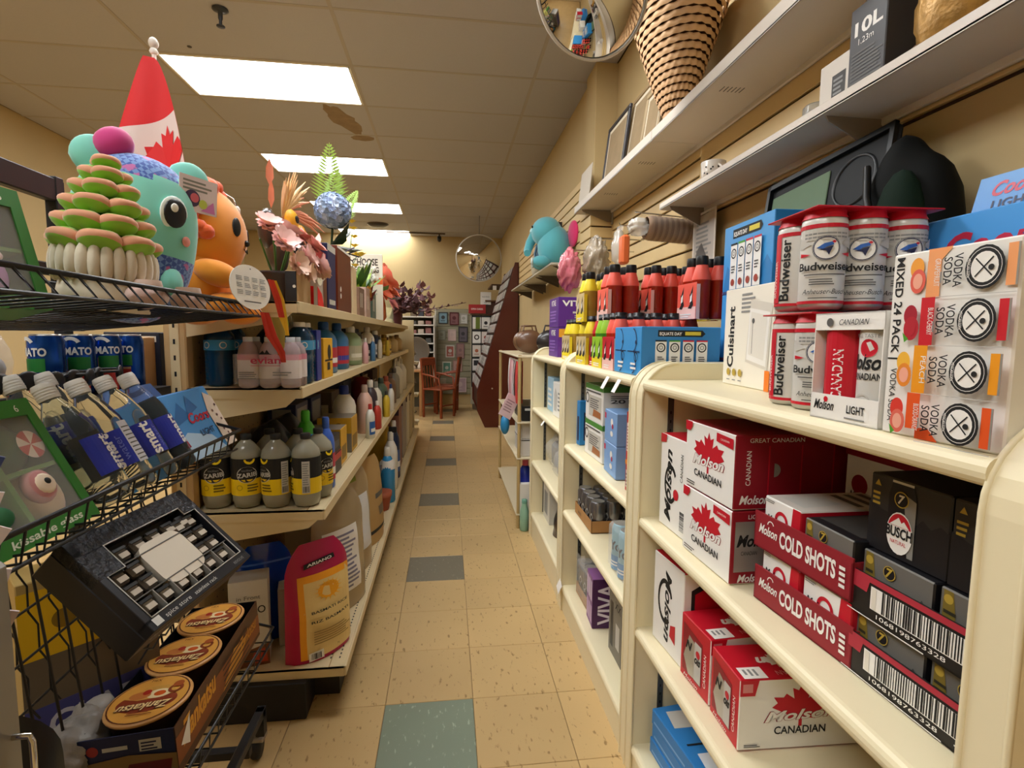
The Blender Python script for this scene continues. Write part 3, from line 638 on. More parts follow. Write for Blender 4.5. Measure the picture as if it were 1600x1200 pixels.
# 24 pack of soda cans
c=RC('soda_case','white and orange 24 pack soda carton at the near end of the top shelf','case',(.545,.552),.588,.447,ZT,.215,.218,P('#ece9e2',.4)); p=c.face('front'); L=c.L; H_=c.H
p.text('MIXED 24 PACK |',.006,H_*.70,.0105,INK,rot=-pi/2,w=H_*.56,bold=.02); p.text('VODKA SODA',.008,H_*.22,.0085,INK,rot=-pi/2,w=H_*.30); 
bands=['#f2a46a','#c9202c','#ec9a1c','#e2561f']; frs=[('#f0a13a','#e0604f'),('#a3182c','#b4202f'),('#f0b53a','#e88a2a'),('#d83a2c','#e06a58')]
p.poly([(.062,H_*.94),(.074,H_),(.046,H_),(.046,H_*.94)],P(bands[0],.45)); p.poly([(.062,H_*.06),(.074,0),(.046,0),(.046,H_*.06)],P(bands[3],.45))
for i in range(4):
    v0=H_*(.75-.25*i); vc=v0+H_*.125; p.rect(.046,v0+(H_*.06 if i==3 else 0),.062,v0+H_*.25-(H_*.06 if i==0 else 0),P(bands[i],.45)); p.text('GRAPEFRUIT BLACK-CHERRY PEACH BLOOD-ORANGE'.split()[i],.055,vc,.0065,WH,rot=-pi/2,w=H_*.14)
    a,b_=frs[i]; p.disc(.034,vc+H_*.035,.0085,P(a,.5),rv=.012); p.disc(.036,vc-H_*.035,.0095,P(b_,.5),rv=.014); p.disc(.036,vc-H_*.035,.006,P('#f0a890' if i!=1 else b_,.5),rv=.009)
    if i in (1,3): p.poly([(.026,vc-.012),(.034,vc-.020),(.029,vc-.024)],GREEN)
    p.rect(.130,v0+H_*.03,L,v0+H_*.22,P(bands[i],.45)); p.rect(.139,v0+H_*.03,L,v0+H_*.22,SILV)
    for e in (v0,): p.rect(.06,e-.0004,L,e+.0004,LGREY)
    p.text('VODKA',.078,vc,.0095,INK,rot=-pi/2,w=.036,bold=.01); p.text('SODA',.067,vc,.0095,INK,rot=-pi/2,w=.030,bold=.01); p.lines(.0635,vc-.012,.0655,vc+.012,1,GREY)
    ex=.110; p.disc(ex,vc,.0195,INK,rv=.0225); p.disc(ex,vc,.0135,WH,rv=.0158); p.ring(ex,vc,.0165,.0170,WH,q=1.16)
    for s_ in (-1,1): p.poly([(ex-.009,vc+s_*.009),(ex-.008,vc+s_*.010),(ex+.009,vc-s_*.009),(ex+.008,vc-s_*.010)],INK)
    p.disc(ex+.0075,vc-.001,.003,INK); p.text('MEXICAN SODA',ex-.0165,vc,.0035,WH,rot=-pi/2,w=.02)
c.done()
# blue light-beer case behind
c=Carton('beer_case','blue beer case with raised flap and red script, behind the soda carton','case',(.775,.845),(.775,.56),ZT,.2,.305,P('#4a9ae0',.4),{'top':P('#3c86c8',.4)}); p=c.face('front'); L=c.L
p.poly([(0,0),(L,0),(L,.12),(L*.6,.2),(L*.3,.10),(0,.18)],P('#77bdf0',.4)); p.text('Coors',L*.62,.235,.045,P('#c02a48',.4),w=.15,bold=.03,shear=.35,rot=.05); p.text('LIGHT',L*.66,.195,.03,P('#8d97a6',.4),w=.12,bold=.03)
c.done(); fl=MB().box(0,.19,0,.003,0,.072,P('#4a8fd0',.4)).build('raised_flap',c.o,TR(.09,.05,.300,rx=-.25)); p=Print(flat(frame((0,0,0),(1,0,0),(0,0,1)))); p.text('Coors',.06,.038,.022,P('#c02a48',.4),w=.07,bold=.03,shear=.3); p.text('LIGHT',.06,.016,.014,NAVY,w=.06,bold=.02); p.build('printed_face',fl)
# dark games tray and bag leaning on the wall
Mt=frame((.93,1.50,1.44),(.03,-.36,.035),(.07,-.20,.28)); 
t=thing('moulded_tray','black moulded tray with green panel leaning on the wall above the six-packs','tray',Mt)
MB().box(0,.42,0,.31,-.02,0,P('#121416',.55,spec=.3),.008).box(0,.42,.296,.31,0,.012,P('#0e1012',.4)).box(0,.012,0,.31,0,.012,P('#0e1012',.4)).box(.408,.42,0,.31,0,.012,P('#0e1012',.4)).box(0,.42,0,.014,0,.012,P('#0e1012',.4)).build('tray_body',t)
gp=MB().box(.02,.235,.03,.27,0,.004,P('#5f7758',.6,noise=.08,nscale=30),.002).build('green_panel',t); p=Print(flat(frame((0,0,.004),(1,0,0),(0,1,0)))); p.text('WIZZYX',.13,.10,.05,P('#566d50',.6),w=.14); p.build('faint_lettering',gp)
w=MB()
for v in (.08,.21): w.lathe([(.058,.001),(.062,.006),(.066,.001)],28,P('#15171a',.4),M=TR(.315,v,0),cap=False)
w.build('round_well',t)
t=thing('soft_bag','black and dark green soft bag slumped against the wall beside the tray','bag',TR(1.0,1.045,ZT))
MB().ell((0,0,.26),(.080,.105,.275),P('#050706',.75,spec=.2,bump=.1,nscale=14),24,16,fn=lambda d:1+.08*sin(5*d.y)+(.05 if d.z>.5 else 0)).build('bag_body',t)
MB().ell((-.055,-.03,.30),(.045,.06,.17),P('#0c2015',.8,spec=.2),16,10).build('side_pocket',t)
MB().tube([(-.06,.06,.5),(-.09,.02,.42),(-.10,-.02,.33),(-.09,-.05,.25)],.008,BLACK,6).build('strap',t)
# ================================================================ BOTTLE PACKS, MIDDLE AND FAR UNITS
def juice(c,key=''): return P(c,.12,trans=.25,ior=1.3,coat=.5,key=key)
JR=juice('#a82312'); JR2=juice('#c8341c'); JY=juice('#b58f3a'); JG=juice('#4f9a2a')
CORAL=P('#f0604e',.4); CAPB=P('#141316',.35); LIME=P('#93c52a',.42); YELL=P('#ecd52c',.42); TAN=P('#cbb482',.5)
def juice_bottle(o,x,y,body,label,r=.031,h=.205):
    b=MB(); prof=[(r*.85,0),(r,.006),(r,.04),(r*.97,.045),(r,.05),(r,.085),(r*.97,.09),(r,.095),(r,.128)]
    b.lathe(prof,20,body); n=b.build('bottle',o,TR(x,y,0))
    MB().lathe([(r*1.01,.127),(r*1.0,.135),(r*.72,.165),(r*.60,.178)],20,label).build('neck_wrap',n)
    c=MB().lathe([(r*.64,.176),(r*.66,.180),(r*.66,.198),(r*.60,h)],20,CAPB); c.build('cap',n); return n
def pack(label,A,B,z,nx,ny,body,neck,art,art2,grp,h=.205,H_=.118,style=0):
    c=Carton('bottle_pack',label,'drinks',A,B,z,ny*.063+.004,H_,art,group=grp,body=False); L=c.L; r=min(.031,(L-.004)/nx/2)
    for i in range(nx):
        for j in range(ny): juice_bottle(c.o,.002+r+i*(L-.004-2*r)/max(nx-1,1),.033+j*.063,body,neck,r,h)
    s=MB(); s.box(-.001,L+.001,-.0015,.0,0,H_,art,.0005); s.box(-.001,.0005,-.001,c.W*.5,0,H_*.9,art2); s.box(L-.0005,L+.001,-.001,.012,0,H_*.95,art2); s.build('carrier_sleeve',c.o)
    p=c.face('front',.002)
    if style==0:
        p.rect(0,0,L,H_*.34,art2); n=max(1,round(L/.06))
        for i in range(n):
            u=L*(i+.5)/n; p.poly([(u-.018,H_*.30),(u-.004,H_*.42),(u-.010,H_*.72),(u-.022,H_*.88),(u-.006,H_*.66),(u+.012,H_*.92),(u+.008,H_*.6),(u+.016,H_*.40),(u+.004,H_*.28)],INK)
            p.poly([(u-.006,H_*.45),(u+.006,H_*.5),(u+.008,H_*.72),(u-.004,H_*.62)],WH)
        p.lines(L*.2,H_*.05,L*.8,H_*.18,2,WH)
    c.done(); return c
BP='juice bottle packs on the middle unit'
PINKW=P('#f3c3b8',.45)
# lower row, from the near side: blue pod cartons, red, green, dark red, yellow
zB=1.171
def glasses(c):
    p=c.face('front'); L=c.L; H_=c.H
    for k in (0,1):
        u=L*(.25+.5*k)
        p.ring(u-.01,H_*.72,.030,.034,NAVY,a0=-1.2,a1=1.4,q=1.1); p.ring(u-.012,H_*.27,.030,.034,NAVY,a0=-1.4,a1=1.2,q=1.1); p.rect(u-.05,H_*.48,u+.05,H_*.5,NAVY); p.disc(u+.02,H_*.68,.006,NAVY); p.ring(u+.022,H_*.38,.012,.015,INK); p.lines(u-.02,H_*.12,u+.03,H_*.3,2,WH)
    q=c.face('right'); podface(q,c.W,H_); c.done()
c=podbox('blue drink pod carton with pale panels facing the nearest shelf unit','.' and (.560,.562),1.700,1.462,zB,.245,.146); glasses(c)
c=podbox('blue drink pod carton behind the other one, against the wall','.' and .812,1.70,1.575,zB,.16,.146); c.face('right').poly([(.02,.0),(.05,.06),(.08,0)],P('#2c7dbd',.4)); c.done()
pack('red juice bottle pack in the lower row beside the blue pod carton',(.560,1.835),(.560,1.708),zB,2,5,JR2,CORAL,RED,PINKW,BP,h=.172,H_=.115)
pack('green juice bottle pack in the lower row',(.560,1.972),(.560,1.845),zB,2,5,JG,LIME,LIME,YELL,BP,h=.172,H_=.115)
pack('dark red juice bottle pack in the lower row between green and yellow',(.572,2.055),(.572,1.985),zB,1,5,JR,RED,DRED,RED,BP,h=.172,H_=.115)
pack('yellow juice bottle pack in the lower row',(.560,2.225),(.560,2.070),zB,2,5,JY,YELL,TAN,YELL,BP,h=.172,H_=.115)
# upper row, three red packs going back towards the wall, one yellow pack
z2=zB+.176
pack('red juice bottle pack of the upper row, nearest the aisle',(.585,2.00),(.585,1.868),z2,2,2,JR,CORAL,CORAL,PINKW,BP)
pack('red juice bottle pack of the upper row, middle one of three',(.735,1.98),(.745,1.86),z2,2,3,JR,CORAL,CORAL,PINKW,BP)
c=pack('red juice bottle pack of the upper row, against the wall',(.935-.01,1.90),(.932,1.79),z2,2,1,JR,CORAL,CORAL,YELL,BP)
pack('red juice bottle pack of the upper row, standing behind the white appliance box',(.795,1.74),(.80,1.615),z2+.0,2,3,JR,CORAL,CORAL,PINKW,BP)
pack('yellow juice bottle pack of the upper row',(.560,2.235),(.560,2.11),z2,2,2,JY,YELL,TAN,YELL,BP)
# purple cartons on the far unit
for k,(z,l) in enumerate(((1.171,'purple carton with white lettering on the farthest unit, lower of two'),(1.336,'purple carton with white lettering on the farthest unit, upper of two'))):
    c=RC('drink_box',l,'box',(.60,.60),3.05,2.80,z,.22,.163,PURP,group='purple cartons'); p=c.face('front'); p.text('VITAE',.12,.12,.03,WH,w=.12,bold=.03); p.lines(.03,.03,.2,.1,4,P('#8a63b4',.5))
    q=c.face('right'); q.text('VITAE',.11,.115,.03,WH,w=.18,bold=.03); q.rect(.08,.075,.18,.085,LGREY); q.lines(.09,.05,.17,.07,2,LGREY)
    if k==0: q.rect(.005,.11,.07,.155,P('#e0a030',.5))
    c.done()
c=pack('yellow bottle pack on the farthest unit beside the purple cartons',(.585,2.62),(.585,2.46),1.171,2,3,JY,YELL,TAN,YELL,BP,h=.172)
c=RC('flat_box','slim grey box standing at the far end of the farthest unit','box',.66,3.16,3.07,1.171,.2,.29,P('#8d8f9a',.5)); c.face('right').lines(.02,.05,.18,.24,8,DGREY); c.done()
# ---- middle unit, second shelf
def picbox(label,xf,ya,yb,z,W,H_,band):
    c=RC('food_box',label,'box',xf,ya,yb,z,W,H_,WH,{'top':band},'white food boxes with green lids'); p=c.face('front'); L=c.L
    p.rect(0,H_*.86,L,H_,band); p.rect(L*.22,H_*.12,L*.92,H_*.70,P('#c9c4b8',.5)); p.lines(L*.28,H_*.35,L*.85,H_*.64,5,DGREY); p.poly([(L*.45,H_*.14),(L*.9,H_*.14),(L*.9,H_*.30),(L*.5,H_*.34)],P('#a8683c',.5)); p.ring(L*.12,H_*.6,L*.07,L*.1,DGREY); p.rect(L*.05,H_*.78,L*.9,H_*.82,DGREY)
    q=c.face('right'); q.rect(0,H_*.86,W,H_,band); q.text('20151000',W*.5,H_*.58,H_*.10,DGREY,w=W*.8,bold=.02); q.lines(W*.1,H_*.7,W*.9,H_*.8,2,GREY); c.done()
for z,l in ((.797,'white food box with green band on the middle unit, lower of two'),(.946,'white food box with green lid on the middle unit, upper of two')): picbox(l,(.583,.588),2.135,1.905,z,.30,.148,P('#4d8a3a',.45))
for z,l in ((.797,'light blue box on the middle unit, lower of two stacked'),(.912,'light blue box on the middle unit, upper of two stacked')):
    c=RC('medicine_box',l,'box',(.575,.57),1.835,1.685,z,.20,.113,P('#7fa6d8',.42),group='light blue boxes'); p=c.face('front'); L=c.L
    p.rect(0,.08,L*.14,.1,P('#c02a58',.4)); p.disc(L*.62,.075,.014,WH); p.disc(L*.68,.062,.009,P('#b02a48',.4)); p.disc(L*.62,.035,.016,WH,rv=.01); q=c.face('right'); q.rect(.05,.01,.10,.05,WH); q.bars(.054,.014,.096,.046,DGREY,n=14); q.rect(.05,.06,.1,.075,LGREY); q.lines(.05,.08,.1,.09,2,NAVY); c.done()
c=RC('flat_box','slim bright blue box against the far panel of the middle unit','box',(.585,.59),2.29,2.255,.797,.25,.20,BLUE); p=c.face('front'); p.rect(.008,.02,.028,.13,NAVY); q=c.face('right'); q.poly([(.02,.02),(.1,.02),(.1,.1),(.02,.15)],NAVY); c.done()
c=RC('food_box','tall red and white box against the near panel of the middle unit','box',(.565,.56),1.575,1.465,.797,.18,.255,P('#b82a22',.45)); p=c.face('front'); L=c.L
p.rect(L*.06,.13,L*.94,.22,P('#ddd2c6',.5)); p.lines(L*.1,.135,L*.9,.215,8,P('#8a3a34',.5)); p.poly([(0,.085),(L,.105),(L,.12),(0,.10)],P('#e08a2a',.5)); p.rect(L*.1,.015,L*.9,.07,P('#ddd2c6',.5)); p.lines(L*.12,.02,L*.85,.065,4,DGREY); p.rect(L*.4,.225,L*.9,.245,WH); c.done()
# ---- middle unit, third shelf
def plain_can(o,x,y,r,h,m,top=None,z=.003,name='can'):
    b=MB().lathe([(r*.85,0),(r,.006),(r,h*.88),(r*.85,h*.97),(r*.82,h),(r*.78,h*.98),(0,h*.98)],18,[m,m,m,m,SILV,SILV]); return b.build(name,o,TR(x,y,z))
CANB=P('#87868a',.25,metal=.8)
def cantray(label,xf,ya,yb,z,nx,ny,r,h,m,trm,wrap=False,grp=None):
    L=nx*2*r+.006; c=RC('can_tray',label,'drinks',xf,ya,ya-L,z,ny*2*r+.006,h,trm,group=grp,body=False); W=c.W; b=MB(); t=.05
    b.box(0,L,0,W,0,.002,trm); b.box(0,L,0,.002,0,t,trm); b.box(0,L,W-.002,W,0,t,trm); b.box(0,.002,0,W,0,t,trm); b.box(L-.002,L,0,W,0,t,trm); b.build('tray_walls',c.o)
    for i in range(nx):
        for j in range(ny):
            cn=plain_can(c.o,.003+r+2*r*i,.003+r+2*r*j,r,h,m)
            p=Print(cyl(r,0,.3),.0006); p.poly([(-.01,h*.5),(.004,h*.62),(.012,h*.45),(.002,h*.32)],INK if m is not CANB else LGREY); p.text('Sodo',0,h*.35,.012,INK,w=r*1.5,bold=.02,shear=.2); p.build('can_artwork',cn)
    p=c.face('front'); p.text('24x355',L*.3,.015,.014,INK); q=c.face('right'); q.rect(W*.35,.012,W*.8,.034,DGREY)
    if wrap:
        f=MB(); f.box(-.002,L+.002,-.002,W+.002,.0,h+.004,FILM,.01); f.grid(8,4,lambda u,v:((u)*L,-.004-.01*sin(9*u)*v,h+.004+.05*v+.012*sin(13*u)*v),FILM); f.build('shrink_wrap',c.o)
    c.done(); return c
cantray('cardboard tray of dark metal cans on the third shelf of the middle unit',(.580,.580),2.265,0,.487,4,5,.033,.122,CANB,KRAFT)
AQUA=P('#8cc0d0',.35,metal=.25)
c=RC('can_pack','pale blue wrapped pack of tall cans on the middle unit third shelf','drinks',(.56,.56),1.715,1.50,.487,.21,.16,AQUA,body=False)
for i in range(3):
    for j in range(3):
        cn=plain_can(c.o,.037+i*.069,.036+j*.069,.033,.158,AQUA); p=Print(cyl(.033,0,.5),.0006); p.text('Yo',0,.07,.03,INK,w=.045,bold=.04); p.rect(-.05,.0,.05,.05,P('#3f86b8',.4),8); p.lines(-.02,.015,.02,.035,2,WH,seg=4); p.build('can_artwork',cn)
f=MB().box(-.001,c.L+.001,-.001,.213,0,.162,FILM,.012); f.build('shrink_wrap',c.o); c.done()
# ---- middle unit, bottom shelf
cantray('shrink-wrapped cardboard tray of dark cans on the bottom shelf of the middle unit',(.585,.59),2.235,0,.122,3,3,.033,.155,CANB,KRAFT,True)
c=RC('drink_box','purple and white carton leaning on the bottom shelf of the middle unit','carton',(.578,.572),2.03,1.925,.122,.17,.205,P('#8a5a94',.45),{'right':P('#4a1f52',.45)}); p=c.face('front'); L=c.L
for i in range(3): p.rect(L*(.05+.33*i),.02,L*(.3+.33*i),.09,P('#c9a8cc',.5)); p.rect(L*(.05+.33*i),.11,L*(.3+.33*i),.19,P('#d9c3dc',.5))
q=c.face('right'); q.text('VIVA',.095,.10,.075,P('#e6dbe8',.5),rot=pi/2,w=.17,bold=.02); q.text('NIX',.155,.10,.045,P('#c6a6cc',.5),rot=pi/2,w=.12); c.done()
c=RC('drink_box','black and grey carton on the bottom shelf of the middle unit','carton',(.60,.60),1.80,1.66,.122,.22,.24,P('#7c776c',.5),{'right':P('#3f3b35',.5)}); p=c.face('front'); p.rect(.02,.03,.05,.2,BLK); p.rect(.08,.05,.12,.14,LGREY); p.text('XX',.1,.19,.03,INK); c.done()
c=RC('can_pack','white and blue wrapped pack at the near end of the middle unit bottom shelf','drinks',(.58,.58),1.60,1.47,.122,.22,.16,P('#cfd3d0',.3),b=.02); p=c.face('front',.001); p.disc(.06,.08,.03,P('#2f6f9c',.4)); p.rect(.02,.03,.11,.05,INK); c.done()
# ---- farthest unit
c=RC('snack_box','bright green box on the farthest unit','box',(.60,.60),2.62,2.50,.842,.25,.215,P('#6cc02a',.4)); c.face('front').lines(.02,.03,.1,.1,3,WH); c.done()
c=RC('snack_box','white box with grey picture between green and blue boxes','box',(.595,.60),2.88,2.66,.842,.22,.19,WH); p=c.face('front'); p.poly([(.03,.03),(.09,.03),(.11,.12),(.06,.16),(.03,.12)],LGREY); p.lines(.12,.04,.2,.15,5,GREY); c.done()
c=RC('snack_box','pale blue box at the far end of the farthest unit','box',(.61,.61),3.12,2.94,.842,.2,.2,P('#9cc4de',.4)); c.face('front').lines(.02,.03,.15,.15,4,WH); c.done()
def clearbag(label,x,y,z,w,d,h,seed,grp,m=FILM,core='#9a958c'):
    rnd=random.Random(seed); ph=[rnd.random()*6 for _ in range(4)]
    t=thing('plastic_pack',label,'pack',TR(x,y,z),grp)
    def wr(d_): return 1+.09*sin(7*d_.x+ph[0])*cos(6*d_.z+ph[1])+.06*sin(11*d_.y+ph[2])
    MB().ell((0,0,h*.47),(d/2*1.12,w/2*1.12,h*.53),m,20,12,fn=wr).build('clear_wrap',t)
    MB().box(-d*.36,d*.36,-w*.36,w*.36,.004,h*.72,P(core,.5,noise=.3,nscale=25),.02).build('contents',t); return t
clearbag('clear plastic wrapped pack on the third shelf of the farthest unit, farther one',.70,3.00,.502,.2,.2,.21,1,'clear packs'); clearbag('clear plastic wrapped pack on the third shelf of the farthest unit, nearer one',.68,2.72,.502,.24,.2,.20,2,'clear packs')
FOIL=P('#6b4a2a',.3,metal=.4,noise=.4,nscale=18)
def pouch(label,Mx,w,h,d,m,name='pouch',cat='bag',grp=None,prints=None,top=.0,zip_=False,seam=None):
    # pillow bag standing on its base, front face -y
    t=thing(name,label,cat,Mx,grp)
    def f(sgn):
        def g(u,v):
            e=sin(pi*min(max(u,0),1))**.55; k=(1-v)**.5 if v>.0 else 1
            th=d/2*e*max(.02,(1-(v**2.2)))
            wv=1-.06*sin(pi*v)*0
            return ((u-.5)*w*(1-.05*v-.42*max(0,(v-.72)/.28)**2.2), sgn*th*(1+.05*sin(17*v+5*u)), h*v)
        return g
    b=MB(); b.grid(14,14,lambda u,v:f(-1)(u,v),m); b.grid(14,14,lambda u,v:f(1)(1-u,v),m)
    b.add([f(-1)(i/14,0) for i in range(15)]+[f(1)(i/14,0) for i in range(15)],[(i,i+15,i+16,i+1) for i in range(14)],m)
    b.build('bag_body',t)
    if prints:
        p=Print(lambda u,v,hh:(lambda q:(q[0],q[1]-hh,q[2]))(f(-1)(u,v)),.0012,.0004); prints(p); p.build('printed_face',t)
    return t
def FG(p,u0,v0,u1,v1,m,n=8):   # gridded patch so that it follows the bulge
    pts=[(u0+(u1-u0)*i/n,v0+(v1-v0)*j/n) for j in range(n+1) for i in range(n+1)]
    p._put(pts,[(j*(n+1)+i,j*(n+1)+i+1,(j+1)*(n+1)+i+1,(j+1)*(n+1)+i) for j in range(n) for i in range(n)],m)
for y,l,h in ((2.58,'dark brown foil bag on the bottom shelf of the farthest unit, nearer one',.24),(2.80,'dark brown foil bag on the bottom shelf of the farthest unit, middle one',.235)):
    def pr(p): FG(p,.1,.2,.6,.6,P('#2a2522',.4),5); FG(p,.3,.86,.9,.94,GOLD,4)
    pouch(l,TR(.66,y,.162,rz=-pi/2),.2,h,.13,P('#5c4a38',.3,metal=.4),'coffee_bag','bag','foil bags',pr)
c=RC('food_box','white and grey box at the far end of the bottom shelf, farthest unit','box',(.60,.60),3.15,2.96,.162,.2,.24,P('#d5d0c4',.5)); c.face('front').rect(.04,.04,.14,.18,GREY); c.done()
# ================================================================ WALL SHELVES
SHW=P('#d6cdc0',.4,noise=.05,nscale=5)
def wall_shelf(name,label,x0,x1,y0,y1,z,lip,brs,slots=True):
    t=thing('wall_shelf',label,'shelf',TR(0,0,0)); b=MB()
    b.box(x0,x1,y0,y1,z,z+.006,SHW); b.box(x0,x0+.006,y0,y1,z,z+lip,SHW,.002); b.box(x1-.012,x1,y0,y1,z-.018,z+.004,SHW,.003); b.build('shelf_panel',t)
    if slots:
        s=MB(); y=y0+.25
        while y<y1-.1:
            for k in range(6): s.box(x0+.05+k*.014,x0+.053+k*.014,y-.0,y+.035,z-.0006,z,CHAR)
            y+=.55
        s.build('slot_holes',t,kind='stuff')
    for y in brs:
        poly=[(x0+.012,z-.002),(x1-.004,z-.002),(x1-.004,z-.075),(x1-.03,z-.075),(x0+.02,z-.016)]
        bb=MB().prism(poly,y-.0015,y+.0015,P('#8f8579',.4,metal=.3),M=Matrix(((1,0,0,0),(0,0,1,0),(0,1,0,0),(0,0,0,1)))); bb.box(x1-.006,x1,y-.02,y+.02,z-.09,z+.0,P('#b0a698',.4)); bb.build('bracket',t)
    return t
wall_shelf('w','upper white metal wall shelf carrying the wicker basket',.858,XN-.022,.35,2.195,2.112,.046,[.6])
wall_shelf('w','upper white metal wall shelf carrying the picture frames',.858,XN-.022,2.20,3.55,2.112,.046,[3.40])
wall_shelf('w','lower white wall shelf carrying the mug and boxes',.905,XN-.022,.30,2.20,1.830,.026,[1.22,2.12],False)
# slatwall upright / white frame panel under the lower shelf
t=thing('sign_holder','tall clear sheet holder with a grey paper under the lower wall shelf','sign holder',TR(1.052,2.0,1.53))
MB().box(0,.004,-.01,.0,0,.27,P('#d9d3c8',.3),.001).box(0,.004,.17,.18,0,.27,P('#d9d3c8',.3),.001).box(0,.004,-.01,.18,.265,.275,P('#d9d3c8',.3),.001).build('holder_frame',t)
pp=MB().box(.001,.002,.0,.17,.03,.262,P('#b9b2aa',.6)).build('paper',t); p=Print(flat(frame((.001,.17,.03),(0,-1,0),(0,0,1)))); p.lines(.02,.05,.15,.21,9,GREY); p.poly([(.0,.0),(.10,.0),(.13,.04),(.07,.12),(.03,.09)],DGREY); p.build('printed_face',pp)
# wicker basket
WK=P('#dcb183',.7,noise=.15,nscale=40); WD=P('#5a3a22',.8)
t=thing('wicker_basket','tall tapered pale wicker basket on the upper wall shelf','basket',TR(.912,2.09,2.118))
b=MB(); rows=17; seg=44; 
for k in range(rows):
    z0=.045+k*.0245; rr=.045+.19*((k+.5)/rows)**.9
    def wf(u,v,k=k,z0=z0,rr=rr):
        a=2*pi*u; q=rr+.0035*sin(22*a+(pi if k%2 else 0))+.0045*sin(pi*v)
        return (q*.62*cos(a)if False else q*cos(a)*.75,q*sin(a),z0+.0245*v)
    b.grid(88,4,wf,lambda u,v,k=k:WD if (v<.26 and sin(44*pi*u+(pi if k%2 else 0))>.80) else WK)
b.build('woven_wall',t)
MB().lathe([(.048,.0),(.052,.045)],24,P('#7a4a30',.6),M=TR(s=(.75,1,1))).build('base',t)
MB().lathe([(.03,.05),(.215,.45)],24,WD,M=TR(s=(.73,.98,1)),cap=False).build('inner_wall',t)
tb=MB(); tb.tube([(.233*.75*cos(a),.233*sin(a),.465) for a in [i*2*pi/32 for i in range(32)]],.009,WK,6,closed=True); tb.build('rim',t)
# picture frames leaning on the wall
def pframe(label,y,z,w,h,m,lean=.2,rz=0,x=.90,grp='picture frames on the upper wall shelf',art='#a58f70'):
    t=thing('picture_frame',label,'frame',TR(x,y,z,rz=rz)@TR(ry=lean),grp); b=MB(); q=.022
    for a in ((0,.016,-w/2,w/2,0,q),(0,.016,-w/2,w/2,h-q,h),(0,.016,-w/2,-w/2+q,q,h-q),(0,.016,w/2-q,w/2,q,h-q)): b.box(*a,m,.003)
    b.build('frame_border',t); g=MB().box(.006,.009,-w/2+q,w/2-q,q,h-q,P('#c9bda6',.5)); g.build('mount_card',t); MB().box(.0045,.006,-w/2+q*2,w/2-q*2,q*2,h-q*2,P(art,.25,noise=.3,nscale=12)).build('picture',t); return t
pframe('black picture frame leaning on the upper wall shelf',2.86,2.120,.36,.36,P('#2c2a2e',.4),.12,x=.885)
pframe('brown wooden picture frame leaning behind the black one',2.55,2.120,.32,.38,P('#8a7250',.5),.15,x=.90)
pframe('tan picture frame beside the basket',2.36,2.120,.22,.30,P('#a08a66',.5),.14,x=.895)
t=MB().box(0,.004,-.13,.13,0,.25,P('#cfc6b8',.5)).build('white_board',None,TR(.875,3.40,2.120,ry=.1)); tag(t,'blank white board at the far end of the upper wall shelf','board')
t=MB().box(0,.004,-.05,.05,0,.30,P('#d8d2c6',.5)).build('white_board',None,TR(1.02,2.31,2.120,ry=.02,rz=.9)); tag(t,'narrow white board between frames and wicker basket','board')
# things on the lower wall shelf
t=thing('mug','white mug with small black pattern on the lower wall shelf','mug',TR(.965,1.86,1.837))
PORC=P('#ded5ca',.2); MB().lathe([(.0,.002),(.026,.0),(.028,.004),(.040,.03),(.044,.085),(.041,.085),(.037,.03),(.0,.008)],28,PORC).build('cup',t)
MB().tube([(0,-.040+0*k-.028*sin(pi*k/8),.018+.05*k/8) for k in range(9)],.005,PORC,6).build('handle',t)
p=Print(cyl(.0425,0,-.75),.0012); 
for i in range(9): p.disc(-.02+.006*i,.03+.02*sin(i*1.7)+.012,.0035,INK,n=6)
p.build('printed_pattern',t)
t=thing('glass_jar','small clear glass jar beside the white box on the lower wall shelf','jar',TR(.975,1.335,1.837)); MB().lathe([(.0,.0),(.03,.0),(.033,.006),(.033,.06),(.028,.066),(.026,.062),(.030,.055),(.030,.01),(0,.008)],20,P('#e8e6e0',.05,trans=.7,ior=1.3)).build('jar_body',t); MB().ell((0,0,.014),(.024,.024,.008),P('#3a3634',.5),10,6).build('contents',t)
c=Carton('device_box','white box with dark window on the lower wall shelf','box',(.955,1.30),(.955,1.20),1.837,.1,.14,P('#d8d0c4',.45)); p=c.face('front'); p.rect(.045,.025,.09,.10,CHAR); p.lines(.05,.03,.085,.095,6,GREY); c.done()
c=Carton('device_box','tall dark box with white figures on the lower wall shelf','box',(.94,1.185),(.94,1.08),1.837,.11,.21,P('#3c3a3c',.4)); p=c.face('front'); p.text('10L',.055,.145,.03,WH,w=.08,bold=.03); p.text('1.23m',.05,.122,.014,WH); p.lines(.01,.04,.1,.11,9,DGREY); p.rect(0,.0,c.L,.025,P('#8a3038',.5)); c.done()
t=thing('gift_bag','gold tinsel filled gift pack at the end of the lower wall shelf','decoration',TR(.985,.975,1.837)); rn=random.Random(4); b=MB()
MB().ell((0,0,.10),(.05,.065,.10),P('#c99a50',.4,metal=.3,noise=.5,nscale=40,bump=.5),18,12,fn=lambda d:1+.06*sin(9*d.y)*sin(8*d.z)).build('tinsel',t,kind='stuff')
for k in range(9):
    b.ell((-.045+.01*rn.random(),-.06+.12*rn.random(),.014+.02*rn.random()),.013,P('#6a4a38',.5),8,6)
b.build('pine_cones',t,kind='stuff')
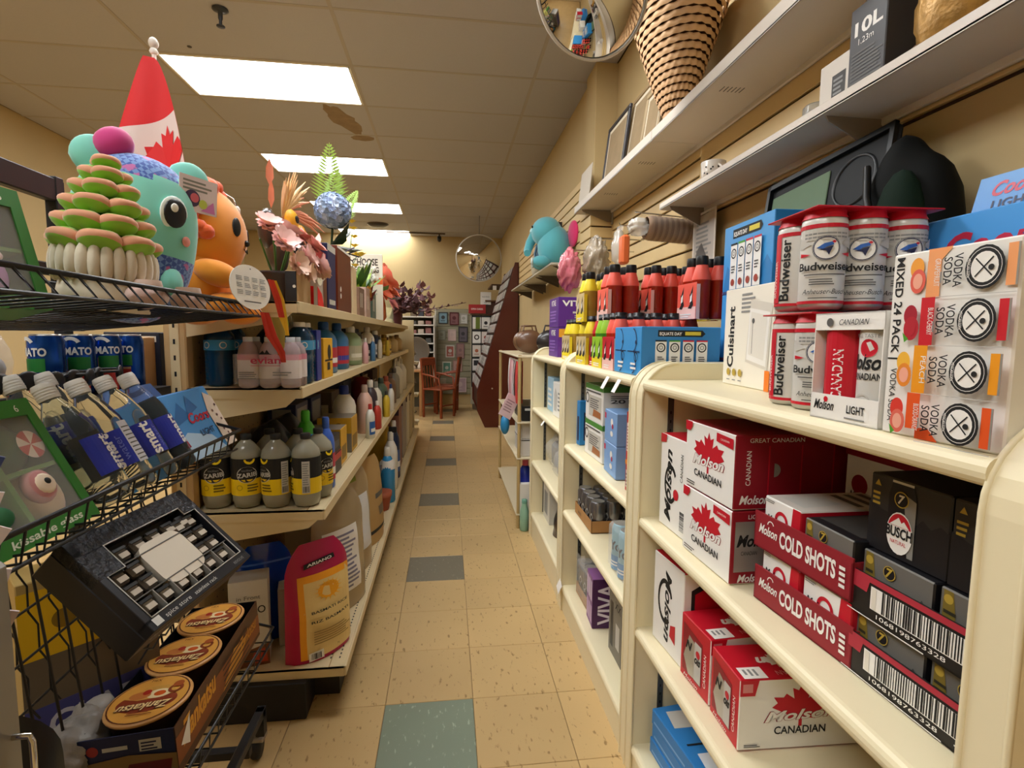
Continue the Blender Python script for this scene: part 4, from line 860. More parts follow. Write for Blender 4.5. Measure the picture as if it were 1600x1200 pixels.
# ================================================================ CONVEX MIRRORS
MIR=P('#d8d4cc',.03,metal=1)
def mirror(label,c,r,rot,depth,rim=True,hang=True):
    t=thing('convex_mirror',label,'mirror',TR(*c,rz=rot[0])@TR(rx=rot[1])); prof=[]; 
    Rr=(r*r+depth*depth)/(2*depth); am=math.asin(min(1,r/Rr))
    MB().lathe([(Rr*sin(am*k/14),Rr*cos(am*k/14)-(Rr-depth)) for k in range(14,-1,-1)],48,MIR,M=TR(rx=pi/2)).build('mirror_dome',t)
    MB().lathe([(r*.98,-.004),(r*1.02,-.004),(r*1.03,.004),(r*1.01,.010),(r*.985,.008)],48,P('#cfc9be',.3),M=TR(rx=pi/2),cap=False).build('rim',t)
    MB().lathe([(r,0),(r*.5,-.01),(0,-.012)],32,P('#5a5348',.6),M=TR(rx=pi/2)).build('back_plate',t)
    if hang: MB().tube([(0,.012,r*.3),(0,.02,r+.02),(0,.02,H-c[2]-.01)],.006,DGREY,6).build('hanger',t)
    return t
mirror('round convex security mirror hanging at the far end of the aisle',(.468,7.9,2.43),.335,(.05,.15),.14)
mirror('large round convex security mirror overhead beside the wicker basket',(.512,1.9,2.506),.217,(.25,.30),.09)
# ================================================================ LEFT-HAND GONDOLA
GC=P('#dcc9a0',.45,noise=.06,nscale=7); GW=P('#c9a877',.55,noise=.15,nscale=9); PEG=P('#b59a6c',.6)
GY0,GY1=1.72,6.30
t=thing('gondola_shelving','long beige metal gondola shelving along the aisle opposite the beer','shelving',TR(0,0,0)); GON=t
MB().box(-.83,-.812,GY0+.01,GY1-.01,.1,1.38,PEG).build('back_panel',t)
holes=MB()
for y in range(40):
    for k in range(22): holes.add([(-.8115,GY0+.06+y*.05+a,.30+k*.05+b_) for a,b_ in ((0,0),(.006,0),(.006,.006),(0,.006))],[(0,1,2,3)],CHAR)
holes.build('peg_holes',t,kind='stuff')
for k,y in enumerate((GY0,GY0+1.22,GY0+2.44,GY0+3.66,GY1-.04)):
    u=MB(); u.box(-.865,-.800,y,y+.045,0,1.383,GW,.004); u.box(-.846,-.818,y-.004,y,0,1.38,GC,.002)
    for i in range(26): u.box(-.835,-.829,y-.0048,y-.0038,.1+i*.05,.115+i*.05,BLK)
    u.build('upright',t)
def gshelf(z,xf,deck=False):
    n=4; L=(GY1-GY0)/n
    for k in range(n):
        y0=GY0+k*L+.0008; y1=GY0+(k+1)*L-.0008; b=MB()
        b.box(-.81,xf,y0,y1,z-.006,z,GC); b.box(xf-.004,xf+.004,y0,y1,z-.034,z+.002,GC,.002); b.box(-.81,xf-.004,y0,y0+.003,z-.034,z,GC); b.box(-.81,xf-.004,y1-.003,y1,z-.034,z,GC)
        b.box(xf-.055,xf-.052,y0,y1,z,z+.0006,P('#a88a58',.6))
        if not deck:
            for yy in (y0+.004,y1-.008):
                b.prism([(-.81,z-.034),(xf-.02,z-.034),(xf-.05,z-.062),(-.81,z-.115)],yy,yy+.004,GC,M=Matrix(((1,0,0,0),(0,0,1,0),(0,1,0,0),(0,0,0,1))))
        b.build('base_deck' if deck else 'shelf',t)
gshelf(1.385,-.465); gshelf(1.113,-.462); gshelf(.712,-.402); gshelf(.165,-.345,True)
hl=MB()
for i in range(60):
    for x in (-.375,-.405): hl.add([(x+a,GY0+.05+i*.022+b_,.1653) for a,b_ in ((0,0),(.005,0),(.005,.011),(0,.011))],[(0,1,2,3)],CHAR)
hl.build('deck_perforations',t,kind='stuff')
MB().box(-.80,-.47,GY0-.02,GY0+.10,0,.13,BLK,.003).box(-.80,-.385,GY0+.10,GY1,0,.125,P('#2a2622',.6)).build('kick_base',t)
def LC(name,label,cat,xf,ya,yb,z,W,H,m,mats=None,group=None,b=.002,body=True):
    xa,xb=xf if isinstance(xf,tuple) else (xf,xf)
    return Carton(name,label,cat,(xa,ya),(xb,yb),z,W,H,m,mats,group,b,body=body)
# ---- second shelf: water
WATERB=P('#16486e',.08,trans=.35,ior=1.3,coat=.4); LABB=P('#3f9ad2',.35)
def revolve(o,name,prof,m,Mx=None,seg=22): return MB().lathe(prof,seg,m).build(name,o,Mx)
def blue_bottle(label,x,y,z):
    t=thing('water_bottle',label,'bottle',TR(x,y,z),'dark blue water bottles'); r=.045; h=.20; prof=[(r*.8,0),(r,.008)]
    for k in range(7): prof+=[(r*.94,.02+k*.013),(r,.0265+k*.013)]
    prof+=[(r,.115),(r,.15),(r*.96,.165),(r*.6,.19),(r*.4,.196)]; revolve(t,'bottle_body',prof,WATERB)
    p=Print(cyl(r,0,.6),.0008); p.rect(-.09,.116,.09,.149,LABB,24); p.ring(.0,.1325,.008,.011,WH); p.ring(.055,.1325,.008,.011,WH); p.ring(-.05,.1325,.008,.011,WH); p.build('label_band',t)
    MB().lathe([(r*.42,.190),(r*.44,.193),(r*.44,.208),(r*.40,.211)],16,WH).build('cap',t)
for x,y,l in ((-.735,1.80,'dark blue water bottle nearest the back of the second gondola shelf'),(-.735,1.90,'dark blue water bottle behind the rearmost one, deep on the gondola shelf'),(-.515,1.985,'dark blue water bottle behind the pink six-pack'),(-.61,1.985,'dark blue water bottle between the others behind the pink six-pack')): blue_bottle(l,x,y,1.114)
blue_bottle('dark blue water bottle at the shelf edge right of the pink six-pack',-.508+.0,1.885,1.114)
t=thing('water_pack','shrink-wrapped six-pack of pink labelled water bottles on the second gondola shelf','drinks',TR(-.560,1.735,1.114))
PKC=P('#dfc9cf',.06,trans=.5,ior=1.25); PINK=P('#d88aa0',.35)
for i in range(3):
    for j in range(2):
        Mx=TR((i-1)*.064,j*.064,0); n=revolve(t,'bottle',[(.024,0),(.031,.006),(.0315,.05),(.030,.055),(.0315,.06),(.0315,.105),(.027,.128),(.016,.143),(.013,.146)],PKC,Mx)
        MB().lathe([(.0322,.03),(.0322,.088)],20,P('#e9e2e2',.4),cap=False).lathe([(.0322,.088),(.0322,.106)],20,PINK,cap=False).build('label_band',n); MB().lathe([(.0135,.143),(.0145,.146),(.0145,.158),(.013,.16)],14,P('#cfd8e4',.4)).build('cap',n)
w=MB()
def wrapf(u,v):
    x=-.098+.196*u; k=.0025*abs(sin((x+.096)/.064*pi)); return (x,-.034-.003+.004-k,.012+.095*v)
w.grid(24,4,wrapf,P('#f0eaec',.12,alpha=.25,spec=.8)); w.build('shrink_wrap',t)
p=Print(lambda u,v,h:(u,-.0385-h,v),.0005); p.text('evian',0,.078,.022,P('#c2405e',.4),w=.09,bold=.02); p.poly([(-.02,.106),(-.008,.118),(-.002,.110),(.004,.121),(.012,.109),(.02,.106)],INK); p.lines(-.045,.07,.045,.073,1,P('#c2405e',.4)); p.lines(-.08,.03,-.02,.055,4,GREY); p.lines(.02,.04,.08,.056,2,GREY); p.build('printed_wrap',t)
# ---- second shelf, boxes and jugs going down the aisle
def jug(name,label,cat,x,y,z,h,w,d,body,cap,lab=None,grp=None,handle=False,trig=None):
    t=thing(name,label,cat,TR(x,y,z),grp); b=MB()
    b.lathe([(.46,0),(.5,.02),(.5,.62),(.44,.72),(.26,.82),(.20,.84)],22,body,M=TR(s=(d,w,h))); 
    b.build('jug_body',t)
    if handle: MB().tube([(.0,w*.5-.012,h*.45),(0,w*.5+.022,h*.50),(0,w*.5+.024,h*.68),(0,w*.28,h*.80)],.010,body,8).build('handle',t)
    MB().lathe([(.20,.83),(.21,.84),(.21,.97),(.17,1.0)],16,cap,M=TR(s=(min(d,w),min(d,w),h))).build('cap',t)
    if trig: MB().box(-.012,.045,-.012,.012,h*.98,h*1.08,trig,.004).box(.030,.038,-.006,.006,h*.90,h*.99,trig,.002).build('spray_trigger',t)
    if lab:
        p=Print(lambda u,v,hh:((d/2+hh)*cos(u),(w/2+hh)*sin(u),v),.001); p.rect(-1.5,h*.12,1.2,h*.50,lab[0],14); p.rect(-1.2,h*.2,.8,h*.3,lab[1],10); p.build('label_band',t)
    return t
c=LC('detergent_box','dark blue box with yellow figure on the second gondola shelf','box',-.470,1.965,2.03,1.114,.16,.185,P('#1d2f8c',.42)); c.face('left').poly([(.02,.02),(.12,.02),(.14,.09),(.08,.12),(.03,.08)],ORANGE); c.face('left').rect(.09,.13,.13,.175,WH); c.done()
c=LC('detergent_box','tall yellow box with black figure on the second gondola shelf','box',-.468,2.06,2.215,1.114,.15,.155,P('#e9b21e',.45)); p=c.face('front'); L=c.L; p.disc(L*.6,.10,.03,INK); p.rect(L*.1,.065,L*.95,.072,INK); p.rect(L*.35,.03,L*.65,.06,INK); q=c.face('left'); q.rect(.02,.02,.13,.13,P('#1d2f8c',.42)); c.done()
jug('detergent_jug','blue detergent jug with red label, nearer of two on the second gondola shelf','jug',-.545,2.40,1.114,.225,.17,.11,P('#2a6fa8',.35),P('#22508a',.4),(P('#b8283e',.45),WH),'blue detergent jugs',True)
jug('detergent_jug','blue detergent jug with red label, farther of two on the second gondola shelf','jug',-.545,2.68,1.114,.225,.17,.11,P('#2a6fa8',.35),P('#22508a',.4),(P('#b8283e',.45),P('#2a3fa8',.4)),'blue detergent jugs',True)
row2=[('sage green jug with white cap on the second gondola shelf',3.05,.215,.2,.12,'#8fa886','#d8d8d0',('#b9b49a','#e8e4d8')),
('cream bottle with grey label beside the sage green jug',3.34,.17,.13,.10,'#d0c8b4','#3a3836',('#8f8a86','#d8d0c8')),
('white bottle with dark lower label on the second gondola shelf',3.66,.22,.15,.10,'#e2dccf','#d8d0c4',('#2a2634','#e2dccf')),
('navy bottle with white shoulder on the second gondola shelf',4.05,.20,.17,.10,'#2b3f66','#e8e4dc',('#dfe2e6','#2b3f66')),
('mustard yellow canister on the second gondola shelf',4.62,.17,.22,.12,'#b8922a','#8a6a1a',('#d8b84a','#5a3a1a')),
('tan jar at the far end of the second gondola shelf',5.25,.16,.22,.12,'#c2a878','#a88a58',None),
('beige tub at the very end of the second gondola shelf',5.75,.17,.2,.12,'#b89a6a','#8a6a42',None)]
for l,y,h,w_,d_,bc,cc,lb in row2: jug('cleaner_bottle',l,'bottle',-.545,y,1.114,h,w_,d_,P(bc,.4),P(cc,.4),(P(lb[0],.5),P(lb[1],.5)) if lb else None,'bottles along the second gondola shelf')
for i,(y,l,c_) in enumerate(((2.2,'dark blue bottle in the second row behind the yellow box','#1c2c50'),(2.55,'dark bottle in the second row behind the blue jugs','#22304a'),(2.95,'white capped bottle in the second row behind the sage jug','#39424e'),(3.5,'grey capped bottle in the second row of the second shelf','#5a5a58'))):
    jug('cleaner_bottle',l,'bottle',-.71,y,1.114,.225,.13,.10,P(c_,.4),P('#cfd2d2',.4),None,'bottles in the second row')
# ---- third shelf: black and yellow soda bottles
GL=P('#c4c0aa',.06,trans=.45,ior=1.25,coat=.4); YL=P('#f2cf12',.4); 
def soda(label,x,y,z,a):
    t=thing('soda_bottle',label,'bottle',TR(x,y,z,rz=a),'yellow and black soda bottles'); r=.0465; h=.235
    revolve(t,'bottle_body',[(r*.62,0),(r*.86,.006),(r*.97,.03),(r,.055),(r,.17),(r*1.0,.175),(r*.9,.192),(r*.55,.212),(r*.33,.222),(r*.30,.228)],GL)
    MB().lathe([(r*.32,.224),(r*.36,.226),(r*.36,.240),(r*.32,.243)],16,P('#24262a',.4)).build('cap',t)
    p=Print(cyl(r),.0007,.0003); p.rect(-r*pi,.047,r*pi,.100,YL,30); p.rect(-r*pi,.100,r*pi,.168,INK,30)
    for o in (0,-r*2.6):
        p.disc(o,.115,.031,LGREY,rv=.027); p.disc(o,.115,.0285,INK,rv=.0245); p.text('ZARTÉ' if False else 'ZARIB',o,.108,.014,LGREY,w=.058,bold=.03,rot=.08); p.text('sicilian',o,.127,.007,GREY,w=.03); p.disc(o+.008,.166,.016,YL,a0=pi,a1=2*pi); p.ring(o-.022,.074,.007,.009,P('#b8980a',.5)); p.lines(o+.0,.06,o+.035,.088,3,P('#6a5a08',.5),seg=3)
    p.rect(.062,.052,.084,.158,LGREY,4); p.bars(.064,.055,.082,.075,INK,n=12); p.lines(.064,.08,.082,.155,10,GREY,seg=2)
    p.build('bottle_label',t)
for i,(x,y,a,l) in enumerate(((-.755,1.79,.15,'half hidden by the basket, deepest of the front row'),(-.660,1.785,.35,'second of the front row counted from the back panel'),(-.565,1.78,-.75,'third of the front row, bar code half turned'),(-.470,1.782,-1.35,'at the front corner of the shelf, bar code showing'))): soda('yellow and black soda bottle, '+l,x,y,.713,a)
for i,(x,y,a,l) in enumerate(((-.615,1.875,.4,'behind the front row, deeper one'),(-.520,1.875,0,'behind the front row, middle one'),(-.458,1.872+.0,.9,'behind the corner bottle at the shelf edge'))):
    if i<3: soda('yellow and black soda bottle, '+l,x if i<2 else -.452-.0,y if i<2 else 1.877,.713,a)
jug('cleaner_bottle','blue bottle with red and white label just past the soda bottles','bottle',-.450,1.985,.713,.265,.075,.06,P('#3a63c0',.3),P('#3a63c0',.3),(P('#c23a52',.45),WH),None)
jug('cleaner_bottle','slim light blue bottle beside the soda bottles on the third shelf','bottle',-.50,1.985,.713,.20,.06,.055,P('#2f78b8',.3),P('#2f78b8',.3))
jug('cleaner_bottle','bright green bottle behind the blue one on the third shelf','bottle',-.56,2.13,.713,.27,.12,.08,P('#3fae2a',.3),P('#58c83a',.4),None,None,True)
for x,y,l in ((-.66,2.02,'black bag lying behind the soda bottles, nearer one'),(-.66,2.2,'black bag lying behind the soda bottles, farther one')):
    t=thing('black_bag',l,'bag',TR(x,y,.714),'black bags behind the soda'); MB().ell((0,0,.12),(.085,.09,.125),P('#141a28',.3,bump=.3,nscale=25),18,12,fn=lambda d:1+.1*sin(6*d.x)*sin(5*d.y+2*d.z)).build('bag_body',t)
c=LC('battery_box','black and red box, lower one of two beside the blue bottle','box',(-.455,-.45),2.06,2.26,.713,.14,.085,P('#2a2626',.45),{'top':P('#b83a34',.45)},'black boxes on the third shelf'); c.face('left').rect(0,.055,.14,.082,P('#b83a34',.45)); c.face('front').rect(.0,.055,.2,.082,P('#b83a34',.45)); c.face('left').lines(.01,.02,.13,.05,3,DGREY); c.done()
c=LC('battery_box','black and grey box, upper one of two beside the blue bottle','box',(-.458,-.453),2.065,2.25,.799,.13,.075,P('#2e2a28',.45),None,'black boxes on the third shelf'); c.face('left').lines(.01,.02,.12,.06,3,GREY); c.face('front').rect(.02,.02,.17,.05,DGREY); c.done()
for ya,yb,z,h,l,m in ((2.30,2.44,.713,.16,'yellow box with dark figures, nearer of two on the third shelf','#d9a520'),(2.56,2.72,.713,.17,'yellow box with grey face, farther of two on the third shelf','#c99a24')):
    c=LC('bulb_box',l,'box',-.46,ya,yb,z,.16,h,P('#7d7468',.5),{'front':P(m,.45)},'yellow boxes on the third shelf'); q=c.face('left'); q.rect(0,h*.55,.16,h,P(m,.45)); q.disc(.05,h*.75,.018,P('#8a6a10',.5)); q.disc(.10,h*.75,.018,P('#8a6a10',.5)); c.face('front').rect(.02,.02,c.L-.02,.08,P('#8a6a2a',.5)); c.done()
for y,l in ((2.36,'navy box with pale panel at the back of the third shelf, nearer one'),(2.62,'navy box with pale panel at the back of the third shelf, farther one')):
    c=LC('bulb_box',l,'box',-.66,y,y+.2,.713,.12,.26,NAVY,None,'navy boxes at the back'); q=c.face('left'); q.rect(.02,.15,.10,.24,P('#8f8a80',.5)); q.rect(.045,.18,.075,.205,DGREY); c.face('front').rect(.02,.14,.18,.24,P('#8f8a80',.5)); c.done()
jug('cleaner_bottle','white bottle with dark blue cap on the third gondola shelf','bottle',-.55,2.86,.713,.30,.15,.12,P('#e2ddd2',.4),P('#22388c',.4))
row3=[('pale pink bottle on the third gondola shelf',3.10,.28,.12,.09,'#d8b0a0','#c2a898'),('dark bottle with white stripe on the third gondola shelf',3.32,.29,.1,.09,'#3a2e34','#e2dcd0'),('white trigger bottle beside the dark one on the third shelf',3.55,.26,.12,.09,'#ddd6c6','#8a8478'),
('dark green bottle on the third gondola shelf',3.85,.26,.16,.1,'#4a5a46','#3a4438'),('terracotta bottle on the third gondola shelf',4.15,.25,.16,.1,'#a8583a','#8a4028'),('brown bottle on the third gondola shelf',4.45,.25,.16,.1,'#7a5a44','#5a4030'),('grey flask on the third gondola shelf',4.8,.27,.18,.1,'#8a8478','#5a544c')]
for l,y,h,w_,d_,bc,cc in row3: jug('cleaner_bottle',l,'bottle',-.48,y,.713,h,w_,d_,P(bc,.4),P(cc,.4),None,'bottles along the third gondola shelf')
t=thing('kettle','dark red kettle near the far end of the third gondola shelf','kettle',TR(-.60,3.75,.713)); MB().lathe([(.09,0),(.11,.02),(.115,.12),(.09,.22),(.05,.27),(.0,.285)],22,P('#6a1018',.15,coat=.6)).build('kettle_body',t); MB().tube([(.10,-.02,.06),(.14,-.02,.13),(.10,-.02,.22)],.012,BLK,6).build('handle',t); MB().ell((0,0,.295),.014,BLK,10,6).build('lid_knob',t)
for y,l in ((5.15,'white plastic jug with loop handle, nearer one at the far end'),(5.6,'white plastic jug with loop handle, farther one at the end')):
    t=jug('plastic_jug',l,'jug',-.50,y,.713,.32,.2,.14,P('#cfc8ba',.4),P('#b0a898',.4),None,'white jugs'); MB().tube([(0,-.07,.20),(0,-.10,.27),(0,-.06,.335),(0,.06,.335),(0,.10,.27),(0,.07,.2)],.012,P('#d8d2c6',.4),8).build('loop_handle',t)
for y,z,h,w_,c_,l in ((3.05,.713,.24,.22,'#5a4a3a','brown carton at the back of the third shelf behind the white bottle'),(3.40,.713,.27,.26,'#2a3040','dark navy carton at the back of the third shelf'),(4.10,.713,.25,.3,'#8a7a60','tan carton at the back of the third shelf'),(4.70,.713,.26,.3,'#4a3a3a','dark brown carton at the back of the third shelf'),
 (3.85,1.114,.21,.25,'#3a4450','slate carton at the back of the second shelf'),(4.35,1.114,.20,.25,'#6a5a44','brown carton at the back of the second shelf'),(4.95,1.114,.21,.3,'#9a8a68','tan carton at the back of the second shelf')):
    c=LC('stock_carton',l,'carton',-.655,y,y+w_,z,.13,h,P(c_,.6,noise=.1,nscale=10),None,'stock cartons at the back of the gondola'); c.face('left').rect(.02,h*.3,.11,h*.7,P('#b8b0a0',.5)); c.face('front').lines(.03,h*.3,w_-.03,h*.7,4,P('#b8b0a0',.5)); c.done()
for y,h,c_,k_,lb,l in ((2.93,.19,'#d8d4c8','#c23a3a',('#2a5a9c','#e8e4dc'),'small white tub with blue label in front on the third shelf'),(3.22,.17,'#b83a2c','#e8e4dc',None,'small red bottle in front on the third shelf'),(3.70,.18,'#d8b83a','#3a3a3a',None,'small yellow bottle in front on the third shelf'),(4.0,.2,'#e4dfd4','#2a3a6a',None,'small white bottle with navy cap on the third shelf')):
    jug('cleaner_bottle',l,'bottle',-.425,y,.713,h,.08,.05,P(c_,.4),P(k_,.4),(P(lb[0],.5),P(lb[1],.5)) if lb else None,'small bottles at the shelf edge')
for y,h,c_,k_,l in ((3.17,.15,'#e0b0b8','#e8e4dc','small pink bottle in front on the second shelf'),(3.48,.15,'#4a7aa8','#e8e4dc','small blue bottle in front on the second shelf'),(3.83,.16,'#c8c0b0','#3a3a3a','small cream bottle with black cap on the second shelf'),(4.33,.15,'#c8a83a','#5a3a2a','small ochre bottle on the second shelf')):
    jug('cleaner_bottle',l,'bottle',-.482,y,1.114,h,.07,.035,P(c_,.4),P(k_,.4),None,'small bottles at the shelf edge')
# ---- base deck
RICE=P('#b3164a',.3,noise=.12,nscale=12)
def prr(p):
    FG(p,.20,.03,.98,.72,P('#e7c984',.4),12); FG(p,.14,.03,.22,.72,P('#f0a01e',.4),8); FG(p,.14,.68,.98,.74,P('#f0a01e',.4),8)
    p.disc(.58,.58,.17,P('#f2a81c',.4),rv=.07,n=28); 
    for k in range(16):
        a=2*pi*k/16; p.poly([(.58+.14*cos(a-.1),.58+.06*sin(a-.1)),(.58+.24*cos(a),.58+.095*sin(a)),(.58+.14*cos(a+.1),.58+.06*sin(a+.1))],P('#f2b42c',.4))
    p.poly([(.22,.80),(.74,.83),(.74,.87),(.22,.84)],INK); p.text('ARIANO',.48,.825,.022,WH,w=.42,rot=.04,bold=.03)
    p.text('BASMATI RICE',.58,.42,.022,INK,w=.6,bold=.02); p.text('RIZ BASMATI',.58,.34,.022,INK,w=.62,bold=.02); p.lines(.3,.15,.9,.28,6,P('#a88a50',.5),seg=6); p.text('2 kg',.66,.08,.016,INK)
    p.poly([(.22,.02),(.42,.03),(.42,.10),(.22,.09)],WH); p.bars(.25,.035,.39,.085,INK,n=12)
b=pouch('magenta rice bag with cream and yellow front standing on the base deck',TR(-.455,1.83,.167,rz=R(42)),.245,.40,.12,RICE,'rice_bag','bag',None,prr)
def pbl(p): FG(p,.02,.80,.98,.82,P('#5a8ae8',.3),6); FG(p,.30,.50,.5,.56,P('#b8283e',.4),3)
pouch('shiny blue zip pouch standing behind the magenta bag',TR(-.665,1.93,.167,rz=R(25)),.20,.355,.07,P('#0f46b8',.12,coat=.5),'zip_pouch','bag',None,pbl)
c=Carton('food_carton','white carton with dark lettering and brown food picture beside the bowls','carton',(-.715,1.735),(-.60,1.765),.167,.09,.30,P('#c9c3bb',.5),b=.002); c=c
p=c.face('front'); L=c.L; p.poly([(0,0),(L,0),(L,.075),(0,.045)],P('#6a3a18',.5)); p.poly([(L*.5,.01),(L*.95,.01),(L*.9,.06),(L*.6,.05)],P('#a83a1c',.5)); p.text('ATCO',L*.55,.185,.026,INK,w=L*.75,bold=.01); p.text('in Front',L*.5,.235,.014,DGREY,w=L*.6); c.done()
c=Carton('food_carton','narrow white carton between blue pouch and magenta bag','carton',(-.60,1.86),(-.56,1.87),.167,.08,.21,P('#d8d4cc',.5)); c.done()
def pbag(lab):
    def f(p): FG(p,.12,.15,.75,.70,P('#e4e0dc',.4),10); p.lines(.16,.18,.72,.67,13,P('#7a7890',.5),seg=6)
    return f
BAGM=P('#a08a68',.25,coat=.4,noise=.12,nscale=10)
pouch('brown pet food bag with long white label standing past the magenta bag',TR(-.445,2.14,.167,rz=R(58)),.30,.48,.12,BAGM,'pet_food_bag','bag','brown bags on the base deck',pbag(0))
pouch('brown pet food bag with green top and white label, second one',TR(-.455,2.46,.167,rz=R(66)),.32,.50,.12,P('#a58c66',.3,coat=.3),'pet_food_bag','bag','brown bags on the base deck',lambda p:(FG(p,.55,.2,.85,.72,P('#d8d8dc',.4),8),FG(p,.1,.86,.6,.97,P('#7a8420',.5),6)))
pouch('tan paper pet food sack with black band, third bag along the deck',TR(-.43,2.83,.167,rz=R(75)),.36,.46,.12,P('#b8935c',.6,noise=.1,nscale=14),'paper_sack','bag','brown bags on the base deck',lambda p:(FG(p,.1,.12,.95,.16,INK,8),FG(p,.5,.5,.9,.56,DGREY,4),FG(p,.55,.3,.85,.4,P('#6a5a48',.5),4)))
c=LC('food_carton','plain white carton behind the brown bags','carton',-.60,2.35,2.6,.167,.12,.50,P('#d0c9bc',.5)); c.face('left').disc(.06,.40,.012,INK); c.done()
for y,z,l,cc in ((3.10,.167,'grey and white soft bag stuffed on the base deck, lower one','#8f8a84'),(3.12,.36,'grey and white soft bag stuffed on the base deck, upper one','#a8a29a')):
    t=thing('soft_bag',l,'bag',TR(-.53,y,z),'soft grey bags'); MB().ell((0,0,.095),(.13,.17,.10),P(cc,.5,noise=.35,nscale=16,bump=.4),22,14,fn=lambda d:1+.1*sin(6*d.y+d.z*3)*cos(5*d.x)).build('bag_body',t); MB().tube([(.10,-.12,.12),(.13,-.03,.10),(.13,.05,.13),(.10,.13,.1)],.008,P('#4a4648',.5),6).build('dark_strap',t)
t=thing('clay_pot','small terracotta pot between bag and blue bottle','pot',TR(-.42,3.33,.167)); MB().lathe([(.045,0),(.06,.08),(.062,.1),(.055,.1),(.05,.08)],18,P('#9a4a2c',.6)).build('pot_body',t); MB().lathe([(.065,.09),(.067,.12),(.058,.12)],18,P('#a8583a',.6)).build('rim',t)
t=jug('spray_bottle','blue liquid bottle with white shoulder on the base deck','bottle',-.40,3.50,.167,.37,.11,.10,P('#2f84b8',.25),P('#e2ddd2',.4),None,None); MB().lathe([(.053,.225),(.05,.27),(.022,.30)],20,P('#e2ddd2',.4),M=TR(s=(1,1.02,1))).build('white_shoulder',t)
jug('spray_bottle','tall white bottle with black trigger beside the blue one','bottle',-.41,3.80,.167,.42,.13,.1,P('#e0d9cc',.4),P('#d8d2c6',.4),None,None,trig=BLK)
jug('cleaner_bottle','dark blue bottle with white cap on the base deck','bottle',-.42,4.10,.167,.45,.12,.1,P('#1c2a4c',.35),P('#e0dcd4',.4),(P('#3a5a94',.4),WH))
t=thing('yellow_sack','yellow topped sack behind the white bottle on the base deck','bag',TR(-.52,3.98,.167)); MB().ell((0,0,.25),(.10,.14,.26),P('#d8a818',.5,noise=.3,nscale=6,col2='#6a5a20'),18,12,fn=lambda d:1+.07*sin(7*d.y)*sin(6*d.z)).build('sack_body',t)
for ya,yb,h,m,l in ((4.35,4.62,.50,'#8a5a4a','reddish brown carton on the base deck'),(4.75,5.1,.53,'#9a8f88','grey carton with yellow flower on the base deck'),(5.25,5.55,.5,'#cfc4ae','cream carton near the far end of the base deck'),(5.65,6.0,.46,'#b8a684','beige carton at the far end of the base deck')):
    c=LC('storage_carton',l,'carton',-.40,ya,yb,.167,.30,h,P(m,.55),{'top':P('#4a2a30',.5)},'cartons at the far end of the deck'); q=c.face('left'); q.rect(0,h*.9,.3,h,P('#3a2230',.5)); q.disc(.20,h*.6,.06,P('#c8a838',.5)); q.disc(.20,h*.6,.022,P('#4a3418',.5)); c.done()
# ---- top shelf
ZG=1.386
def book(label,ya,yb,h,m,W=.05,xf=-.475,art=None,cat='book',name='gift_book'):
    c=LC(name,label,cat,xf,ya,yb,ZG,W,h,m,None,None); 
    if art: art(c)
    return c.done()
def a1(c):
    p=c.face('front'); L=c.L; p.rect(0,.18,L,.212,P('#a8182c',.4)); p.rect(0,.09,L*.85,.18,P('#c9bdb4',.45)); p.disc(L*.45,.115,.045,P('#efe6cc',.5),rv=.036); p.disc(L*.5,.12,.028,P('#e2d6b6',.5),rv=.022); p.poly([(L*.25,0),(L*.75,0),(L*.6,.05),(L*.25,.075)],P('#e0101c',.4)); p.poly([(L*.75,.0),(L,0),(L,.12),(L*.7,.1)],P('#6a3a22',.5)); c.face('left').rect(0,.0,.05,.07,P('#e0101c',.4))
book('red and white gift box with a cream rose picture on the gondola top',1.96,2.16,.212,P('#b8a89c',.45),art=a1)
def a2(c): p=c.face('front'); p.rect(0,.235,c.L,.262,LGREY); p.rect(.02,.02,c.L-.02,.04,LGREY)
book('navy blue hardback standing on the gondola top',2.19,2.34,.262,P('#1d2358',.42),.05,art=a2)
def a3(c): p=c.face('front'); p.disc(c.L*.2,.10,.012,WH); p.disc(c.L*.2,.07,.012,WH); p.rect(0,.275,c.L,.285,WH)
book('brown red picture album standing on the gondola top',2.38,2.70,.285,P('#6e2a12',.35,noise=.3,nscale=9),.06,art=a3)
book('cream notebook spine beside the brown red album',2.74,2.86,.24,P('#e0c9a4',.5),.05)
book('thin black folder lying tilted behind the books',2.02,2.30,.275,BLK,.012,-.545)
for y,h,m,l in ((2.98,.16,'#8a6a58','grey brown souvenir box with white bars'),(3.22,.18,'#c9a898','pale pink souvenir box'),(3.48,.17,'#5f7468','green patterned souvenir box')):
    c=LC('souvenir_box',l+' on the gondola top','box',-.48,y,y+.17,ZG,.08,h,P(m,.5,noise=.4,nscale=25),None,'souvenir boxes'); c.face('front').rect(.03,.05,.05,.13,OFFW); c.face('front').rect(.08,.05,.10,.13,OFFW); c.done()
c=LC('wooden_box','pale wooden block with dark front by the pink flowers','box',-.478,1.755,1.93,ZG,.035,.10,P('#c8a87c',.55,noise=.12,nscale=10),{'left':P('#1c1c20',.5)}); c.face('left').disc(.028,.05,.005,OFFW); c.done()
